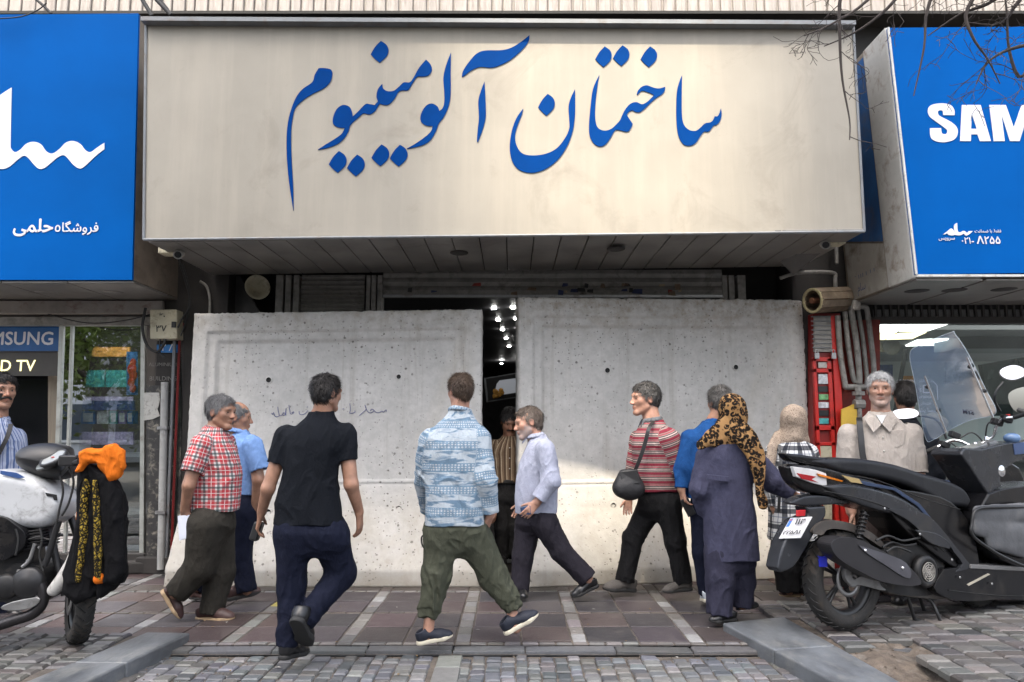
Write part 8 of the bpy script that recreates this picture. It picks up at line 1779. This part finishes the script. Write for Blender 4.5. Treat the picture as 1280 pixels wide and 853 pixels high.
e = MB(); e.lathe([(0, .0085), (.074, .0085)], P, ax_, 26); e.build('dial', mat('dial_face', (.30, .31, .30), .25), sp); e = MB(); e.sphere(P + ax_ * .011, (.012, .012, .004), 8); e.build('needle_hub', M['red'], sp)
P = mb_.pt(*m4([(170, 160)])[0], .175); e = MB(); e.lathe([(0, 0), (.05, 0), (.05, .012), (.04, .014), (0, .010)], P, ax_, 20); e.build('gauge', mat('gauge_face', (.12, .13, .13), .2), mc)
e = MB(); e.tube(smooth3([mb_.pt(*m4([p[:2]])[0], p[2]) for p in ((170, 190, -.3), (200, 205, -.1), (225, 200, .05), (262, 160, .2), (300, 140, .33))]), .013, 10); e.build('handlebar', M['black'], mc)
e = MB(); p0 = mb_.pt(*m4([(265, 140)])[0], .24); e.obox(p0, (.06, .03, .035)); e.build('switch_housing', M['black'], mc, bevel=.01)
e = MB(); e.tube(smooth3([mb_.pt(*p, .25) for p in m4([(318, 175), (305, 240), (298, 300), (292, 365)])]), .006, 6); e.build('orange_cord', mat('orange_cord', (.55, .15, .02), .7), mc)
# ---- the jacket hung over the bar
jk = thing('jacket', 'black jacket with gold patterned bands and orange lining draped over the motorcycle handlebar', 'jacket', mb_.pt(*m4([(400, 400)])[0], .3))
def jp(x, y, o=.34): return mb_.pt(*m4([(x, y)])[0], o)
v = VOL(.007)
v.u(POLY(mb_, m4([(300, 178), (335, 150), (400, 160), (440, 205), (470, 260), (482, 330), (478, 450), (485, 582), (440, 622), (378, 664), (372, 600), (362, 655), (285, 682), (242, 640), (250, 560), (270, 470), (295, 380), (305, 280)]), .33, .055), .02)
v.u(POLY(mb_, m4([(345, 160), (420, 190), (455, 260), (470, 400), (476, 570), (440, 610), (400, 600), (385, 400), (372, 240)]), .39, .035), .02)
jb = solid('body', v, plain('black_jacket_cloth', (.006, .006, .007)), jk, folds(.016, (13, 13, 2.5), 13))
def c_gold(nt, u, v_, g, o):
    vo = N(nt, 'TexVoronoi', feature='DISTANCE_TO_EDGE'); nt.links.new(coord(nt, 'Object', (1, 1, 1)), vo.inputs['Vector']); vo.inputs['Scale'].default_value = 30; n = noise(nt, o, 42, 3, .6, 2.5)
    return mixc(nt, mathn(nt, 'MULTIPLY', ramp(nt, vo.outputs['Distance'], [(.06, 1.0), (.14, 0.0)]), 1.0), mixc(nt, ramp(nt, n, [(.48, 0.0), (.54, 1.0)]), (.012, .010, .008), (.36, .25, .035)), (.010, .009, .007))
gold = cloth('gold_baroque_print', c_gold, sheen=0)
for k_, pts in enumerate(([(328, 212), (345, 235), (337, 300), (336, 380), (324, 480), (310, 602), (288, 606), (292, 540), (302, 440), (306, 330), (314, 260)], [(354, 210), (372, 214), (375, 300), (383, 400), (387, 500), (381, 592), (360, 582), (358, 480), (356, 380), (351, 300)])):
    v = VOL(.006); v.u(POLY(mb_, m4(pts), [.385, .425][k_], .022), .01); solid('gold_band', v, gold, jb, folds(.012, (12, 12, 3), 13))
v = VOL(.006); v.u(POLY(mb_, m4([(303, 110), (340, 92), (380, 96), (440, 76), (466, 98), (474, 168), (456, 202), (420, 216), (398, 182), (372, 148), (338, 152), (312, 178), (297, 180), (312, 150)]), .40, .034), .01)
v.u(POLY(mb_, m4([(330, 105), (400, 98), (440, 84), (458, 110), (440, 150), (380, 135), (335, 128)]), .36, .045), .03)
solid('lining', v, plain('orange_lining', (.60, .14, .012), .1), jk, folds(.016, (17, 17, 9), 21))
v = VOL(.006); v.u(RC(jp(378, 590, .40), jp(398, 600, .38), .035, .012), .01); solid('lining_corner', v, plain('orange_lining_b', (.60, .14, .012), .1), jk)

b_ = mb_
fa = Vector((-.80, -.60, .04)).normalized(); fc = Vector((FC.x, FC.y, .05 + Rf))
e = MB(); e.lathe([(.07, 0), (.125, 0), (.125, .006), (.07, .006)], fc + fa * .06, fa, 30, closed=True); e.build('brake_disc', alu, mc)
for k, pts in enumerate(([(150, 395), (160, 440), (150, 500), (165, 560)], [(60, 400), (70, 440), (60, 500)], [(230, 200), (240, 260), (225, 330), (215, 380)], [(262, 165), (280, 220), (262, 300), (235, 350)])): e = MB(); e.tube(smooth3([b_.pt(*p, .18 + .01 * k) for p in m4(pts)]), .007, 6); e.build('cable', M['cable'], mc)
for p in ((40, 585), (70, 560), (150, 590), (140, 660), (85, 690), (105, 520), (150, 470)): e = MB(); e.lathe([(0, .006), (.009, .006), (.012, 0)], b_.pt(*m4([p])[0], .165), b_.n, 8, smooth=False); e.build('bolt', M['steel'], mc)
